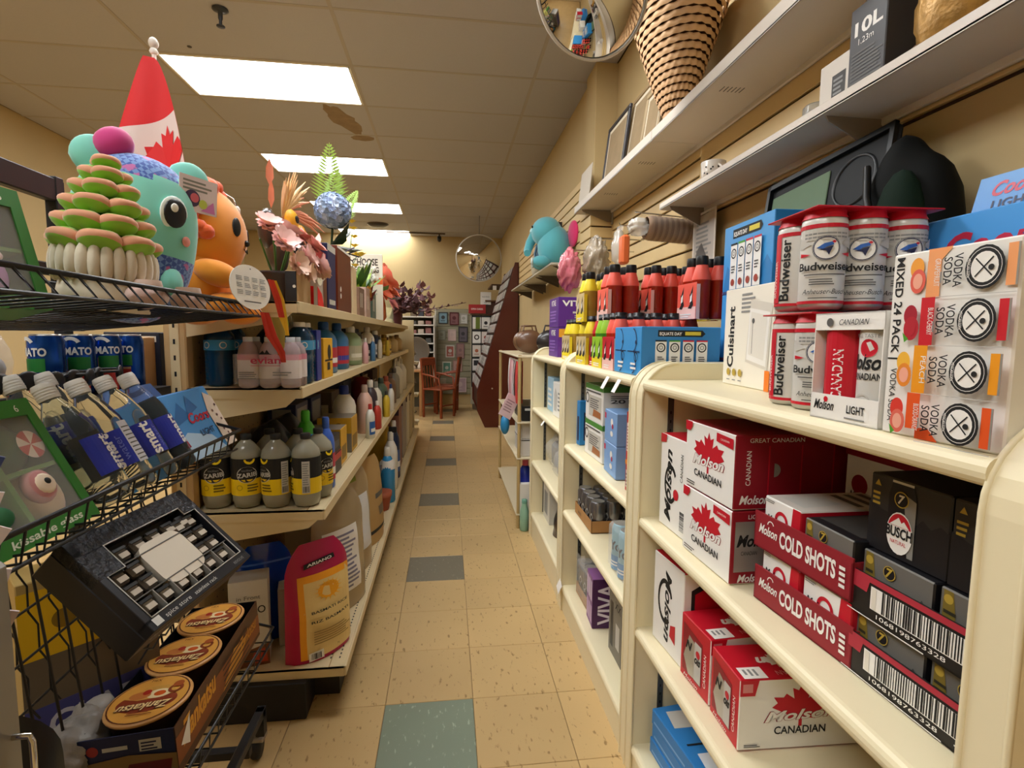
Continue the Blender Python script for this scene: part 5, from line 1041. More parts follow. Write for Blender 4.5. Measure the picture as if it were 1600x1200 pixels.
def petals(b,c,r,n,m,tilt=.6,lay=2,seed=0,wd=.6):
    rnd=random.Random(seed)
    for L_ in range(lay):
        for k in range(n):
            a=2*pi*(k+.5*L_)/n+rnd.random()*.3; tl=tilt+L_*.45
            d=Vector((cos(a)*sin(tl+.6),sin(a)*sin(tl+.6),cos(tl+.6))); s=Vector((-sin(a),cos(a),0)); nn=d.cross(s)
            rr=r*(1-.22*L_)
            c0=Vector(c)
            pts=[c0+s*rr*.12*-1,c0+s*rr*.12,c0+d*rr*.55+s*rr*wd*.6+nn*rr*.12,c0+d*rr+s*rr*wd*.25-nn*rr*.05,c0+d*rr-s*rr*wd*.25-nn*rr*.05,c0+d*rr*.55-s*rr*wd*.6+nn*rr*.12,c0+d*rr*.5-nn*rr*.1]
            b.add(pts,[(0,1,6),(1,2,6),(2,3,6),(3,4,6),(4,5,6),(5,0,6)],m,True)
def flower(par,c,r,m,n=6,lay=3,seed=0,core=None,name='flower',M=None):
    b=MB(); petals(b,(0,0,0),r,n,m,.35,lay,seed,.75)
    if core: b.ell((0,0,r*.12),r*.16,core,8,6)
    return b.build(name,par,(TR(*c) if M is None else TR(*c)@M))
def leafb(b,p,d,l,w,m,cup=.15):
    p=Vector(p);d=Vector(d).normalized();s=d.cross(Vector((0,0,1)));s=s.normalized() if s.length>.05 else Vector((1,0,0));n=s.cross(d)
    pts=[p,p+d*l*.3+s*w*.45-n*w*cup,p+d*l*.65+s*w*.4-n*w*cup,p+d*l,p+d*l*.65-s*w*.4-n*w*cup,p+d*l*.3-s*w*.45-n*w*cup,p+d*l*.5]
    b.add(pts,[(0,1,6),(1,2,6),(2,3,6),(3,4,6),(4,5,6),(5,0,6)],m,True)
LF=P('#3f6a2c',.5); LFD=P('#1f3a22',.45); LFL=P('#8fae3a',.5)
# pink silk flowers in a pot
PKF=P('#f6cac4',.6); PKD=P('#e8988e',.6); PKB=P('#ecc8b2',.6)
t=thing('flower_arrangement','pink silk roses and lilies bunched at the near end of the gondola top','flowers',TR(-.56,1.83,ZG)); 
MB().lathe([(.045,0),(.06,.09),(.062,.1),(.05,.1)],18,P('#3a3230',.5)).build('pot',t)
for k,(c_,r_,m_,M_) in enumerate((((.04,-.06,.19),.055,PKF,TR(ry=.9,rx=.4)),((.09,.02,.155),.05,PKF,TR(ry=1.2)),((.10,.09,.20),.045,PKD,TR(ry=.8)),((.03,.03,.235),.05,PKF,TR(ry=.5,rx=-.2)),((.08,-.06,.12),.048,PKB,TR(ry=1.3,rx=.3)),((.115,.10,.135),.05,PKF,TR(ry=1.2,rx=-.3)),((-.01,-.04,.245),.05,PKF,TR(ry=.4,rx=.4)),((.10,.15,.125),.045,PKB,TR(ry=1.0,rx=-.6)),((.10,-.01,.10),.04,PKB,TR(ry=1.5)),((.06,.10,.235),.035,PKD,TR(ry=.6)))): flower(t,c_,r_,m_,7,4,k,PKD,'flower',M_)
b=MB()
for k in range(8): b.tube([(0,0,.06),(.03*cos(k),.04*sin(k),.14),(.05*cos(k),.07*sin(k),.2)],.003,LF,4)
b.build('stems',t,kind='stuff'); b=MB(); leafb(b,(.08,.14,.2),(.2,.5,.8),.08,.04,PKF); leafb(b,(.05,.12,.22),(-.1,.5,.9),.07,.035,PKF); b.build('leaf',t)
# feather ornament bird figure
FE1=P('#f0cfa0',.8); FE2=P('#e89c80',.8); 
t=thing('feather_ornament','ornament of cream and peach feathers with a yellow mask on dark ribbon','ornament',TR(-.585,1.98,ZG))
MB().ell((-.01,-.02,.19),(.04,.045,.09),P('#4a3a2e',.35,coat=.4),14,10).ell((-.03,-.05,.26),(.035,.035,.07),P('#3a2e28',.35,coat=.4),12,8).box(-.04,.04,-.05,.05,0,.1,P('#4a3a2e',.5),.01).build('dark_ribbon',t)
m=MB(); m.ell((.045,-.035,.295),(.02,.05,.035),P('#eeb32a',.5),14,10).ell((.05,.05,.265),(.02,.03,.03),P('#eea01a',.5),12,8); m.build('yellow_mask',t); MB().ell((.064,-.035,.297),(.004,.022,.013),INK,12,6).build('eye_hole',t)
b=MB(); rn=random.Random(3)
for k in range(46):
    a=-.9+2.7*k/46+rn.random()*.15; L_=.10+.06*rn.random()+(.06 if a>.9 else 0); d=Vector((.25+.25*rn.random(),sin(a),cos(a)))
    base=Vector((.0,.015,.315)); pts=[base+d*L_*q+Vector((0,.05*q*q if a>0 else 0,-.12*q*q*max(0,a)*.6)) for q in (0,.35,.7,1)]
    b.tube(pts,[.003,.007,.006,.001],FE1 if a<.5 else FE2,4)
b.build('feathers',t,kind='stuff'); b=MB(); leafb(b,(-.02,-.04,.33),(.1,-.25,1),.10,.022,FE2); leafb(b,(-.015,-.065,.40),(.1,-.25,1),.09,.028,FE2); b.build('tall_feather',t)
# blue hydrangea with fern in a dark vase
t=thing('hydrangea_arrangement','blue hydrangea with tall green fern in a dark ribboned vase','flowers',TR(-.575,2.72,ZG))
MB().lathe([(.05,0),(.065,.02),(.07,.14),(.05,.2),(.055,.22)],20,P('#1e201c',.4)).build('vase',t)
b=MB(); rn=random.Random(5); HY=[P('#8a9cc4',.6),P('#73859f',.6),P('#a8b4cc',.6)]
for k in range(110):
    z=1-2*(k+.5)/110; a=k*2.39996; rr=math.sqrt(1-z*z); d=Vector((rr*cos(a),rr*sin(a),z)); c0=d*.078
    s=d.orthogonal().normalized(); q=d.cross(s)
    for j in range(4):
        e=s*cos(j*pi/2+k)+q*sin(j*pi/2+k); g=d.cross(e); b.add([c0,c0+e*.012+g*.011+d*.010,c0+e*.023+d*.006,c0+e*.012-g*.011+d*.010],[(0,1,2,3)],HY[k%3],True)
b.ell((0,0,0),.068,HY[1],14,10); b.build('hydrangea_head',t,TR(.02,-.02,.50),)
def fern(par,base,dirv,L_,m,w=.07):
    b=MB(); base=Vector(base); d=Vector(dirv).normalized(); n=22; s=d.cross(Vector((.35,1,0))).normalized()
    b.tube([base+d*L_*i/6+Vector((0,.10*L_*(i/6)**2,0)) for i in range(7)],.002,m,4)
    for i in range(2,n):
        q=i/n; c0=base+d*L_*q+Vector((0,.10*L_*q*q,0)); ww=w*(1-q)**.7*min(1,q*4)
        for sg in (-1,1):
            e=(s*sg+d*.45).normalized(); b.add([c0,c0+e*ww*.5+d*.007,c0+e*ww,c0+e*ww*.5-d*.007],[(0,1,2,3)],m)
    return b.build('fern_frond',par)
fern(t,(.0,.0,.46),(.05,-.26,1),.36,P('#8fae4a',.5),.15); fern(t,(-.02,.06,.46),(.12,.1,1),.30,P('#7d9c44',.5),.12); fern(t,(.0,.1,.44),(.45,.4,1),.26,P('#8fae4a',.5),.10)
b=MB()
for d_,l_,w_ in (((.6,-.2,.7),.14,.07),((.5,.6,.6),.16,.06),((.8,.1,-.1),.15,.10),((.5,-.6,.2),.14,.07),((.2,.8,.4),.14,.05)): leafb(b,(.01,.0,.34),d_,l_,w_,LFD)
b.build('dark_leaves',t); MB().tube([(0,0,.2),(.01,-.01,.36),(.02,-.02,.46)],.006,LFD,6).build('stem',t)
b=MB(); rn=random.Random(8)
for k in range(14):
    a=2*pi*k/14; b.tube([(.02*cos(a),.02*sin(a),.2),(.08*cos(a),.08*sin(a),.30),(.14*cos(a),.14*sin(a),.27+.06*rn.random())],.004,[P('#39353c',.4),P('#7a7690',.4)][k%2],4)
b.build('ribbon_loops',t,kind='stuff')
# yellow orchid spray
t=thing('orchid_spray','small yellow orchid spray arching beside the hydrangea','flowers',TR(-.56,3.05,ZG)); OY=P('#e8c83a',.5)
MB().lathe([(.03,0),(.035,.07),(.03,.08)],14,P('#5a4a3a',.5)).build('pot',t); MB().tube([(0,0,.05),(.01,.02,.3),(.02,.06,.45),(.03,.10,.50)],.0025,LF,5).tube([(0,0,.05),(.01,.05,.25),(.03,.2,.38),(.04,.28,.36)],.0025,LF,5).build('stem',t)
for k,(y,z) in enumerate(((.02,.52),(.06,.49),(.09,.45),(.10,.40),(.12,.35),(.27,.37),(.11,.29))): flower(t,(.03,y,z),.028 if k!=5 else .045,OY,5,1,k,P('#f2e06a',.5))
# printed sign card
c=Carton('sign_card','white sign card with an orange band standing behind the flowers','sign',(-.69,3.75),(-.445,3.75),ZG,.012,.45,P('#e9e2d2',.5)); p=c.face('front'); L=c.L
p.text('CHOOSE',L*.52,.375,.045,P('#4a3c34',.5),w=L*.7,bold=.03); p.text('RECYCLING',L*.52,.325,.04,P('#4a3c34',.5),w=L*.75,bold=.03); p.rect(0,.245,L,.29,P('#e8642c',.45)); p.lines(L*.1,.15,L*.9,.22,3,LGREY); c.done(); MB().box(L/2-.04,L/2+.04,-.03,.06,0,.012,GREY).build('stand_foot',c.o)
# leafy and white flowers, coral flowers in orange vase, dried purple flowers
t=thing('leafy_arrangement','green leaves and small white blossoms behind the coral flowers','flowers',TR(-.58,3.50,ZG)); MB().lathe([(.05,0),(.06,.12),(.05,.14)],16,P('#5a4a40',.5)).build('vase',t)
b=MB(); rn=random.Random(11)
for k in range(46): leafb(b,(0,0,.12+.06*rn.random()),(rn.random()-.4,rn.random()*2-1,.3+rn.random()),.12+.14*rn.random(),.05,[LFL,LF,P('#6a8a2c',.5)][k%3])
b.build('leaves',t,kind='stuff'); b=MB()
for k in range(16): b.ell((.05+.05*rn.random(),.08+.22*rn.random(),.26+.11*rn.random()),.016,P('#e8e6de',.6),8,6)
b.build('white_blossoms',t,kind='stuff'); b=MB()
for k in range(10): leafb(b,(.03,-.05,.1),(.4+rn.random()*.4,-rn.random(),rn.random()),.15,.06,[P('#d8a858',.6),P('#7a2030',.6)][k%2])
b.build('autumn_leaves',t,kind='stuff')
t=thing('coral_arrangement','coral amaryllis flowers in an orange glazed vase','flowers',TR(-.53,4.10,ZG)); COR=P('#f08068',.55)
MB().lathe([(.05,0),(.07,.03),(.065,.12),(.05,.19),(.055,.2),(.048,.2)],20,P('#a84a22',.25,coat=.4)).build('vase',t)
for k,(c_,r_) in enumerate((((.05,-.14,.31),.10,),((.06,.03,.30),.12),((.07,.16,.24),.10),((.05,-.10,.20),.08),((.03,-.02,.36),.09))): flower(t,c_,r_,COR,6,2,k+20,P('#c84a3a',.5),'flower',TR(ry=1.0,rx=.2*k-.4))
flower(t,(.07,.24,.16),.09,P('#d88a94',.55),6,2,31,P('#a85a64',.5),'flower',TR(ry=1.2)); b=MB(); leafb(b,(.03,0,.2),(.6,.3,-.1),.16,.09,LFD); leafb(b,(.0,-.2,.22),(.5,-.5,.1),.18,.1,LF); b.build('leaf',t); MB().tube([(0,0,.15),(.03,0,.27)],.01,LFD,6).build('stem',t)
t=thing('dried_arrangement','dark purple dried flowers spreading at the end of the gondola top','flowers',TR(-.55,5.55,ZG)); DPU=[P('#4a2c30',.7),P('#6a4448',.7),P('#8a5a5c',.7)]
MB().lathe([(.08,0),(.09,.1),(.07,.16)],18,P('#5a2a30',.4)).build('vase',t); b=MB(); rn=random.Random(13)
for k in range(330):
    a=rn.random()*2*pi; el=rn.random()*.75; L_=.12+.36*rn.random(); d=Vector((.55*cos(a)*cos(el)+.35,sin(a)*cos(el)*.9,sin(el)*.85)); c0=Vector((0,0,.14))+d*L_
    leafb(b,c0,(rn.random()-.5,rn.random()-.5,rn.random()-.3),.085,.06,DPU[k%3])
    if k%6==0: b.tube([(0,0,.12),c0],.003,DPU[0],4)
for k in range(16):
    q=k/16; leafb(b,(.30+.42*q,.1,.14+.10*q),(rn.random(),rn.random()-.5,rn.random()-.3),.06*(1-.5*q),.03,DPU[1])
b.tube([(0,0,.12),(.3,.1,.16),(.75,.1,.25)],.003,DPU[0],4); b.build('dried_petals',t,kind='stuff')
t=thing('glass_dome','pale glass cloche behind the coral flowers','ornament',TR(-.57,4.75,ZG)); MB().lathe([(.1,0),(.1,.02),(.095,.02),(.095,.2),(.06,.27),(0,.29)],22,P('#d8d4b0',.08,trans=.7,ior=1.15)).build('dome',t); MB().ell((0,0,.30),.014,P('#d8d4b0',.2),8,6).build('knob',t)
# ================================================================ BLACK WIRE BASKET RACK (near left)
WB=P('#121214',.4,spec=.6); BT2=P('#1c1d21',.45)
t=thing('wire_rack','black wire basket display rack on casters at the near end of the gondola','rack',TR(0,0,0)); RK=t
XB,XF=-.955,-.55; RY0,RY1=.60,1.46
for x,y,n in ((XB,RY0,0),(XB,RY1-.02,1)):
    MB().box(x-.014,x+.014,y-.014,y+.014,.10,1.66,BT2,.002).build('post',t)
MB().box(XB-.012,XB+.012,.40,RY1,1.60,1.655,BT2,.003).build('top_rail',t)
MB().box(XB-.01,XB+.01,.40,RY1,1.42,1.45,BT2,.003).build('cross_rail',t)
for y in (RY0,RY1-.02): MB().box(XB,XF,y-.012,y+.012,.10,.125,BT2,.002).build('foot_bar',t)
MB().box(XF-.012,XF+.012,.60,RY1+.07,.155,.18,BT2,.002).box(XF-.012,XF+.012,RY1+.05,RY1+.075,.10,.18,BT2).build('base_bar',t)
cs_=MB(); cs_.lathe([(.0,-.012),(.028,-.012),(.031,-.006),(.031,.006),(.028,.012),(0,.012)],20,P('#1a1a1c',.5),M=TR(-.575,1.555,.031,ry=pi/2)).box(-.60,-.55,1.535,1.575,.058,.075,P('#a8a49a',.3,metal=.8),.004).lathe([(.018,.075),(.022,.085),(.020,.10),(.012,.115)],16,P('#8a867e',.3,metal=.8),M=TR(-.575,1.555,0)); cs_.build('caster',t)
cs_=MB(); cs_.lathe([(.0,-.012),(.028,-.012),(.031,0),(.028,.012),(0,.012)],20,P('#1a1a1c',.5),M=TR(-.94,1.50,.031,ry=pi/2)).box(-.955,-.925,1.48,1.52,.058,.10,P('#8a867e',.3,metal=.8)); cs_.build('caster',t)
def basket(y0,y1,xr,zr,xf,zf,xb,zb,zbr,step,name='basket'):
    # rim (xr,zr) front wall down to (xf,zf), floor back to (xb,zb), back wall up to zbr
    b=MB(); w=.0021
    y=y0+.01
    while y<y1:
        b.tube([(xr,y,zr),(xf,y,zf),(xb,y,zb),(xb,y,zbr)],w,WB,5); y+=step
    for q in (.33,.66,1): b.tube([(xf+(xb-xf)*q,y0,zf+(zb-zf)*q),(xf+(xb-xf)*q,y1,zf+(zb-zf)*q)],w,WB,5)
    for x_,z_ in ((xf,zf),): b.tube([(x_,y0,z_-.003),(x_,y1,z_-.003)],.003,WB,5)
    for y in (y0,y1):
        for q in (.2,.4,.6,.8): 
            b.tube([(xr+(xb-xr)*q,y,zr+(zbr-zr)*q),(xf+(xb-xf)*q,y,zf+(zb-zf)*q)],w,WB,5)
    b.build(name+'_wires',t,kind='stuff')
    MB().tube([(xr,y0,zr),(xr,y1,zr),(xb,y1,zbr),(xb,y0,zbr)],.0042,WB,6,closed=True).build('basket_rim',t)
basket(.60,1.475,-.505,1.362,-.482,1.332,-.93,1.288,1.40,.037)
basket(.60,1.44,-.545,1.030,-.555,.982,-.93,.93,1.14,.040)
basket(.60,1.465,-.488,.462,-.490,.428,-.93,.425,.60,.042)
g=MB(); 
for k in range(16):
    y=.70+k*.05; pts=[]
    for j in range(9): pts.append((-.72-.010*j+.01*(j%2),y+.02*((-1)**j)*.6+.004*j,.60+.035*j))
    g.tube(pts,.0022,WB,4)
for z in (.62,.70,.78,.86): g.tube([(-.72-.12*(z-.6),.62,z),(-.72-.12*(z-.6),1.45,z+.03)],.0025,WB,5)
for k in range(14): g.tube([(-.70,.72+k*.055,.47),(-.72,.69+k*.055,.90)],.0025,WB,5)
for k in range(11):
    q=[]
    for j in range(21): q.append((-.57+.004*(j%2),1.47-.024*j,.672+.014*((j+k)%2)+.016*k))
    if k<3: g.tube(q,.0022,WB,4)
g.build('wire_grid',t,kind='stuff')
# ---------------- toys in the top basket
TEAL=P('#7fd0c0',.8,sheen=.4,noise=.06,nscale=30); PLAID=None
def plaid():
    m=P('#4a6ab8',.8,sheen=.4,key='plaid'); nt=m.node_tree; b=nt.nodes['Principled BSDF']; tc=nt.nodes.new('ShaderNodeTexCoord'); ck=nt.nodes.new('ShaderNodeTexChecker')
    mp=nt.nodes.new('ShaderNodeMapping'); mp.inputs['Rotation'].default_value=(.3,.8,.5); nt.links.new(tc.outputs['Object'],mp.inputs[0]); nt.links.new(mp.outputs[0],ck.inputs[0]); ck.inputs['Scale'].default_value=110
    ck.inputs[1].default_value=lin('#3a56a4'); ck.inputs[2].default_value=lin('#6f92cc')
    nz=nt.nodes.new('ShaderNodeTexNoise'); nz.inputs['Scale'].default_value=38; nt.links.new(tc.outputs['Object'],nz.inputs[0]); rp=nt.nodes.new('ShaderNodeValToRGB'); rp.color_ramp.elements[0].position=.60; rp.color_ramp.elements[1].position=.64; nt.links.new(nz.outputs['Fac'],rp.inputs[0])
    mx=nt.nodes.new('ShaderNodeMix'); mx.data_type='RGBA'; nt.links.new(rp.outputs[0],mx.inputs['Factor']); nt.links.new(ck.outputs[0],mx.inputs['A']); mx.inputs['B'].default_value=lin('#c06aa8'); nt.links.new(mx.outputs['Result'],b.inputs['Base Color']); return m
PLAID=plaid()
# plush cat: front faces local -y
MC=TR(-.690,1.215,1.312,rz=R(32))@TR(ry=.16)
t=thing('plush_cat','teal plush cat cushion with blue checked belly in the top wire basket','toy',MC)
CA,CB_,CC=.116,.090,.178
def catr(d): return 1+.10*abs(d.z)**3*-1+ (.06 if False else 0)
def cs(x,z):   # y of the front surface
    v=1-(x/CA)**2-((z-.172)/CC)**2
    return -CB_*math.sqrt(max(v,0.02))
bd=MB(); seg,rg=40,28; vs=[]; fs=[]; fm=[]
def sup(c,p): return math.copysign(abs(c)**p,c)
for j in range(rg+1):
    th=pi*j/rg
    for i in range(seg):
        a=2*pi*i/seg; vs.append((CA*sup(sin(th),.8)*cos(a),CB_*sup(sin(th),.8)*sin(a),.172+CC*sup(cos(th),.85)))
for j in range(rg):
    for i in range(seg):
        q=(j*seg+i,(j+1)*seg+i,(j+1)*seg+(i+1)%seg,j*seg+(i+1)%seg); fs.append(q)
        z=sum(vs[k][2] for k in q)/4; x=sum(vs[k][0] for k in q)/4; y=sum(vs[k][1] for k in q)/4
        fm.append(PLAID if (z<.150) or (z>.288+.35*abs(x+.01) and True and z<.40) else TEAL)
bd.add(vs,fs,fm,True); bd.build('plush_body',t)
for s_,nm in ((-1,'far'),(1,'near')):
    e=MB(); e.ell((0,0,0),(.042,.02,.056),TEAL,16,12,fn=lambda d:1-.40*max(0,d.z)); e.build('ear',t,TR(s_*.085,0,.335 if s_>0 else .330,ry=s_*.45))
MB().ell((0,0,0),(.035,.03,.035),P('#c8327e',.8,sheen=.4),14,10,fn=lambda d:1+.12*d.x*d.z).build('pink_bow',t,TR(-.055,-.01,.355))
for s_ in (-1,1):
    x=.058*s_; z=.235; y=cs(x,z); e=MB(); Mx=TR(x,y-.001,z,rz=.75*s_ if False else .62*s_)
    e.ell((0,0,0),(.033,.006,.036),P('#e9f2ee',.5),18,10,M=Mx).ell((0,-.004,0),(.027,.006,.030),BLACK,18,10,M=Mx).ell((-.008,-.0095,.010),(.009,.003,.009),WHITE,12,8,M=Mx); e.build('eye',t)
    MB().ell((0,0,0),(.013,.004,.011),P('#e89a90',.8),12,8).build('cheek',t,TR(s_*.088,cs(.088,.185)-.0005,.185,rz=.9*s_))
    MB().ell((0,0,0),(.024,.018,.034),TEAL,14,10,fn=lambda d:1-.2*d.z).build('paw',t,TR(s_*.070,cs(.070,.10)+.0,.100,rx=-.3,rz=.6*s_))
MB().ell((0,0,0),(.011,.007,.008),P('#d85a7a',.6),12,8).build('nose',t,TR(0,-CB_+.002,.215)); MB().tube([(-.016,-CB_+.003,.202),(-.008,-CB_+.001,.195),(0,-CB_+.0,.206),(.008,-CB_+.001,.195),(.018,-CB_+.003,.202)],.0014,INK,5).build('mouth',t)
# hang tag on the ear
tg=MB().box(-.045,.045,-.0006,.0006,-.075,0,P('#efe2ea',.5)).build('paper_tag',t,TR(.098,-.03,.335,rz=.5,ry=-.12)); p=Print(flat(frame((-.045,-.0006,-.075),(1,0,0),(0,0,1)))); p.lines(.008,.045,.082,.07,3,GREY); p.disc(.03,.028,.018,P('#4a3a5c',.5)); p.disc(.035,.03,.010,P('#d86a7a',.5)); p.poly([(.05,.005),(.085,.004),(.08,.03)],P('#d884c8',.5)); p.disc(.055,.02,.010,P('#c8d860',.5)); p.build('printed_face',tg)
# green leafy tree plush
GRP=P('#8fbf3a',.85,sheen=.3); GPK=P('#d99a78',.85,sheen=.3); KN=P('#d5c8b2',.9,sheen=.4,bump=.2,nscale=60)
t=thing('plush_tree','plush tree of stacked green leaves on a knitted cream base in the top basket','toy',TR(-.615,1.035,1.322,rz=R(25))@TR(ry=.05,s=(.76,.76,1)))
b=MB()
for k in range(26):
    a=2*pi*k/26; b.ell((.092*cos(a),.092*sin(a),.080),(.014,.014,.032),KN,8,8,M=None)
b.lathe([(.085,.052),(.085,.11),(.05,.115)],24,KN); b.build('knitted_band',t)
MB().lathe([(.0,0),(.088,.0),(.092,.03),(.086,.055),(0,.055)],24,P('#ddd2bf',.8)).build('base_drum',t)
rn=random.Random(2); lv=[(.118,.105,7),(.150,.090,7),(.182,.075,6),(.212,.056,5),(.238,.036,4),(.262,.015,2)]
for q,(z,rd,n) in enumerate(lv):
    for k in range(n):
        a=2*pi*(k+.5*(q%2))/n+.2; f=MB()
        f.grid(10,8,lambda u,v:((u-.5)*.085*sin(pi*min(max(v,.02),.98))**.0*(1-abs(2*v-1)**2.5*.2)*1.0,-.034*(1-(2*u-1)**2)**.5*cos(pi*(v-.5))*1.0,(.022*sin(pi*(2*v-1))*(1-(2*u-1)**2)**.5)+0),lambda u,v:GRP if (v<.30 or v>.62) else GPK)
        f.ell((0,-.002,0),(.043,.034,.019),GRP,14,10)
        Mx=TR(rd*.78*cos(a),rd*.78*sin(a),z,rz=a+pi/2)@TR(rx=-.25,s=(.95-.06*q,)*3)
        g=MB(); vs=[];fs=[];fm=[]
        for j in range(11):
            th=pi*j/10
            for i in range(16):
                aa=2*pi*i/16; vs.append((.045*sin(th)*cos(aa),.036*sin(th)*sin(aa),.0185*cos(th)*(1+.15*cos(2*aa))))
        for j in range(10):
            for i in range(16): fs.append((j*16+i,(j+1)*16+i,(j+1)*16+(i+1)%16,j*16+(i+1)%16)); fm.append(GPK if 3<=j<=5 else GRP)
        g.add(vs,fs,fm,True); g.build('plush_leaf',t,Mx)
MB().lathe([(.06,.09),(.05,.16),(.02,.27)],16,P('#7fae34',.85)).build('inner_cone',t)
for y,l in ((1.02,'nearer'),(1.17,'farther')):
    tt=thing('plush_bootie',l+' pale fluffy plush foot poking through the top basket wires','toy',TR(-.535,y,1.328),'fluffy plush feet'); MB().ell((0,0,.022),(.03,.045,.024),P('#c9a79c',.9,sheen=.5,bump=.5,nscale=50),16,10).build('plush_foot',tt); MB().lathe([(.022,.018),(.026,.03),(.022,.05)],14,P('#e0c8bc',.9)).build('cuff',tt)
# orange plush
ORG=P('#ef9320',.8,sheen=.4,noise=.08,nscale=20); ORD=P('#ea5a1a',.85,sheen=.4,bump=.5,nscale=45)
t=thing('plush_lion','orange plush animal with darker mane leaning beside the teal cat','toy',TR(-.690,1.575,1.318,rz=R(98))@TR(ry=.10))
def of(d): return 1-.12*max(0,d.z)*0
MB().ell((0,0,.245),(.135,.120,.135),ORG,28,18).build('plush_head',t); MB().ell((0,.01,.105),(.125,.105,.115),ORG,24,16).build('plush_body',t)
b=MB(); rn=random.Random(6)
for k in range(260):
    a=rn.random()*2*pi; el=.05+rn.random()*1.9; d=Vector((sin(el)*cos(a)*1.05,sin(el)*sin(a)*1.05,cos(el)*1.02))
    if d.z<(-.30 if d.x<-.45 else .15) or d.y<-.42: continue
    b.ell((d.x*.135,d.y*.12+.0,.25+d.z*.132),(.026,.024,.020),ORD,7,5)
b.build('mane',t,kind='stuff')
for s_ in (-1,1):
    MB().ell((0,0,0),(.034,.018,.034),ORD,14,10).build('ear',t,TR(s_*.10,-.02,.355,ry=s_*.4))
    x=.058*s_; MB().ell((0,0,0),(.016,.006,.026),BLACK,14,10).build('eye',t,TR(x,-.120*math.sqrt(1-(x/.135)**2)+.001,.255,rz=.45*s_))
    MB().ell((0,0,0),(.036,.06,.034),ORG,16,10).build('arm',t,TR(s_*.105,-.07,.115,rx=.3,rz=-.3*s_))
    MB().ell((0,0,0),(.045,.06,.035),ORG,16,10).build('foot',t,TR(s_*.075,-.085,.035))
MB().ell((0,0,0),(.012,.008,.009),BLACK,10,8).build('nose',t,TR(0,-.12,.225)); MB().tube([(-.018,-.118,.205),(-.008,-.12,.198),(0,-.121,.206),(.008,-.12,.198),(.018,-.118,.205)],.0016,INK,5).build('mouth',t)
# white oval tag
t=thing('paper_tag','white oval printed paper tag hanging off the orange plush','tag',frame((-.483,1.385,1.345),(.30,.95,-.03),(-.1,.05,1)))
MB().lathe([(.075,0),(.075,.0012)],40,P('#f0ede6',.5),M=TR(0,.055,0,s=(1,.74,1))).build('tag_card',t); p=Print(flat(TR(0,0,.0012)))
for i in range(4):
    for j in range(3): p.lines(-.052+i*.028,.035+j*.017,-.03+i*.028,.047+j*.017,3,GREY,ragged=.2)
p.disc(0,.100,.002,INK,n=8); p.lines(-.035,.016,.035,.022,1,DGREY); p.build('printed_face',t)
# coloured fabric ribbons hanging off the basket corner
t=thing('fabric_streamer','red, yellow and olive fabric streamer hanging off the basket corner','decoration',TR(-.475,1.47,1.31))
def strip(o,pts,w,m,name):
    b=MB(); n=len(pts)-1
    P0=[Vector(q) for q in pts]
    b.grid(6,n*3,lambda u,v:(lambda k,f:(P0[min(k,n-1)].lerp(P0[min(k,n-1)+1],f)+Vector((.35,.94,0))*(u-.5)*w[min(k,n-1)]*(1-f)+Vector((.35,.94,0))*(u-.5)*w[min(k,n-1)+1]*f+Vector((.006*sin(9*u),0,0))))(min(int(v*n),n-1),v*n-min(int(v*n),n-1)),m); b.build(name,o)
strip(t,[(0,-.03,.03),(.01,-.015,-.03),(.02,.03,-.075),(.02,.05,-.105)],[.03,.04,.028,.01],P('#c4321e',.7),'red_strip')
strip(t,[(0,.04,.12),(.01,.065,.07),(.015,.075,.02),(.02,.08,-.03)],[.03,.035,.03,.02],P('#e8b82a',.7),'yellow_strip')
strip(t,[(0,.025,.12),(.01,.045,.07),(.015,.06,.02)],[.02,.025,.02],P('#d8402a',.7),'red_strip'); strip(t,[(.005,.06,.09),(.012,.085,.04),(.018,.09,0)],[.012,.02,.012],P('#a8c83a',.7),'green_strip')
strip(t,[(.0,.03,.02),(.008,.045,-.02),(.01,.05,-.06),(.012,.05,-.085)],[.05,.06,.04,.01],P('#9a8438',.7),'olive_strip')
# flag on a stick
t=thing('flag','small red and white maple leaf flag on a white stick behind the plush cat','flag',TR(-.83,1.68,1.40))
MB().tube([(0,0,-.05),(0,0,.70)],.006,WHITE,8).ell((0,0,.705),(.013,.013,.016),P('#d8cfc4',.4),12,8).lathe([(.008,.675),(.012,.682),(.008,.69)],12,WHITE).build('flag_stick',t)
FRED=P('#e2282c',.65); FWH=P('#eddcd8',.65)
def ff(u,v):
    wl=.012+.125*v**.85; wr=.012+.085*v**.6
    x=-wl+(wl+wr)*u; return (x, -.034-.018*sin(5.5*u+1.5*v)*v+.01*u, .655-.40*v)
b=MB(); b.grid(36,44,ff,FRED); b.build('flag_cloth',t)
p=Print(lambda u,v,h:(lambda q:(q[0],q[1]-h,q[2]))(ff(min(max(u,0),1),v)),.0015)
nu,nv=30,24; wp=[(i/nu,(.50-.16*i/nu+.03*sin(3*i/nu))*(1-j/nv)+j/nv) for j in range(nv+1) for i in range(nu+1)]
p._put(wp,[(j*(nu+1)+i,j*(nu+1)+i+1,(j+1)*(nu+1)+i+1,(j+1)*(nu+1)+i) for j in range(nv) for i in range(nu)],FWH); p.step=.0025
lf=[(.74+.42*x+.06*y,.70-.25*y-.05*x) for x,y in LEAF]
p.poly(lf,FRED); p.build('maple_leaf',t)
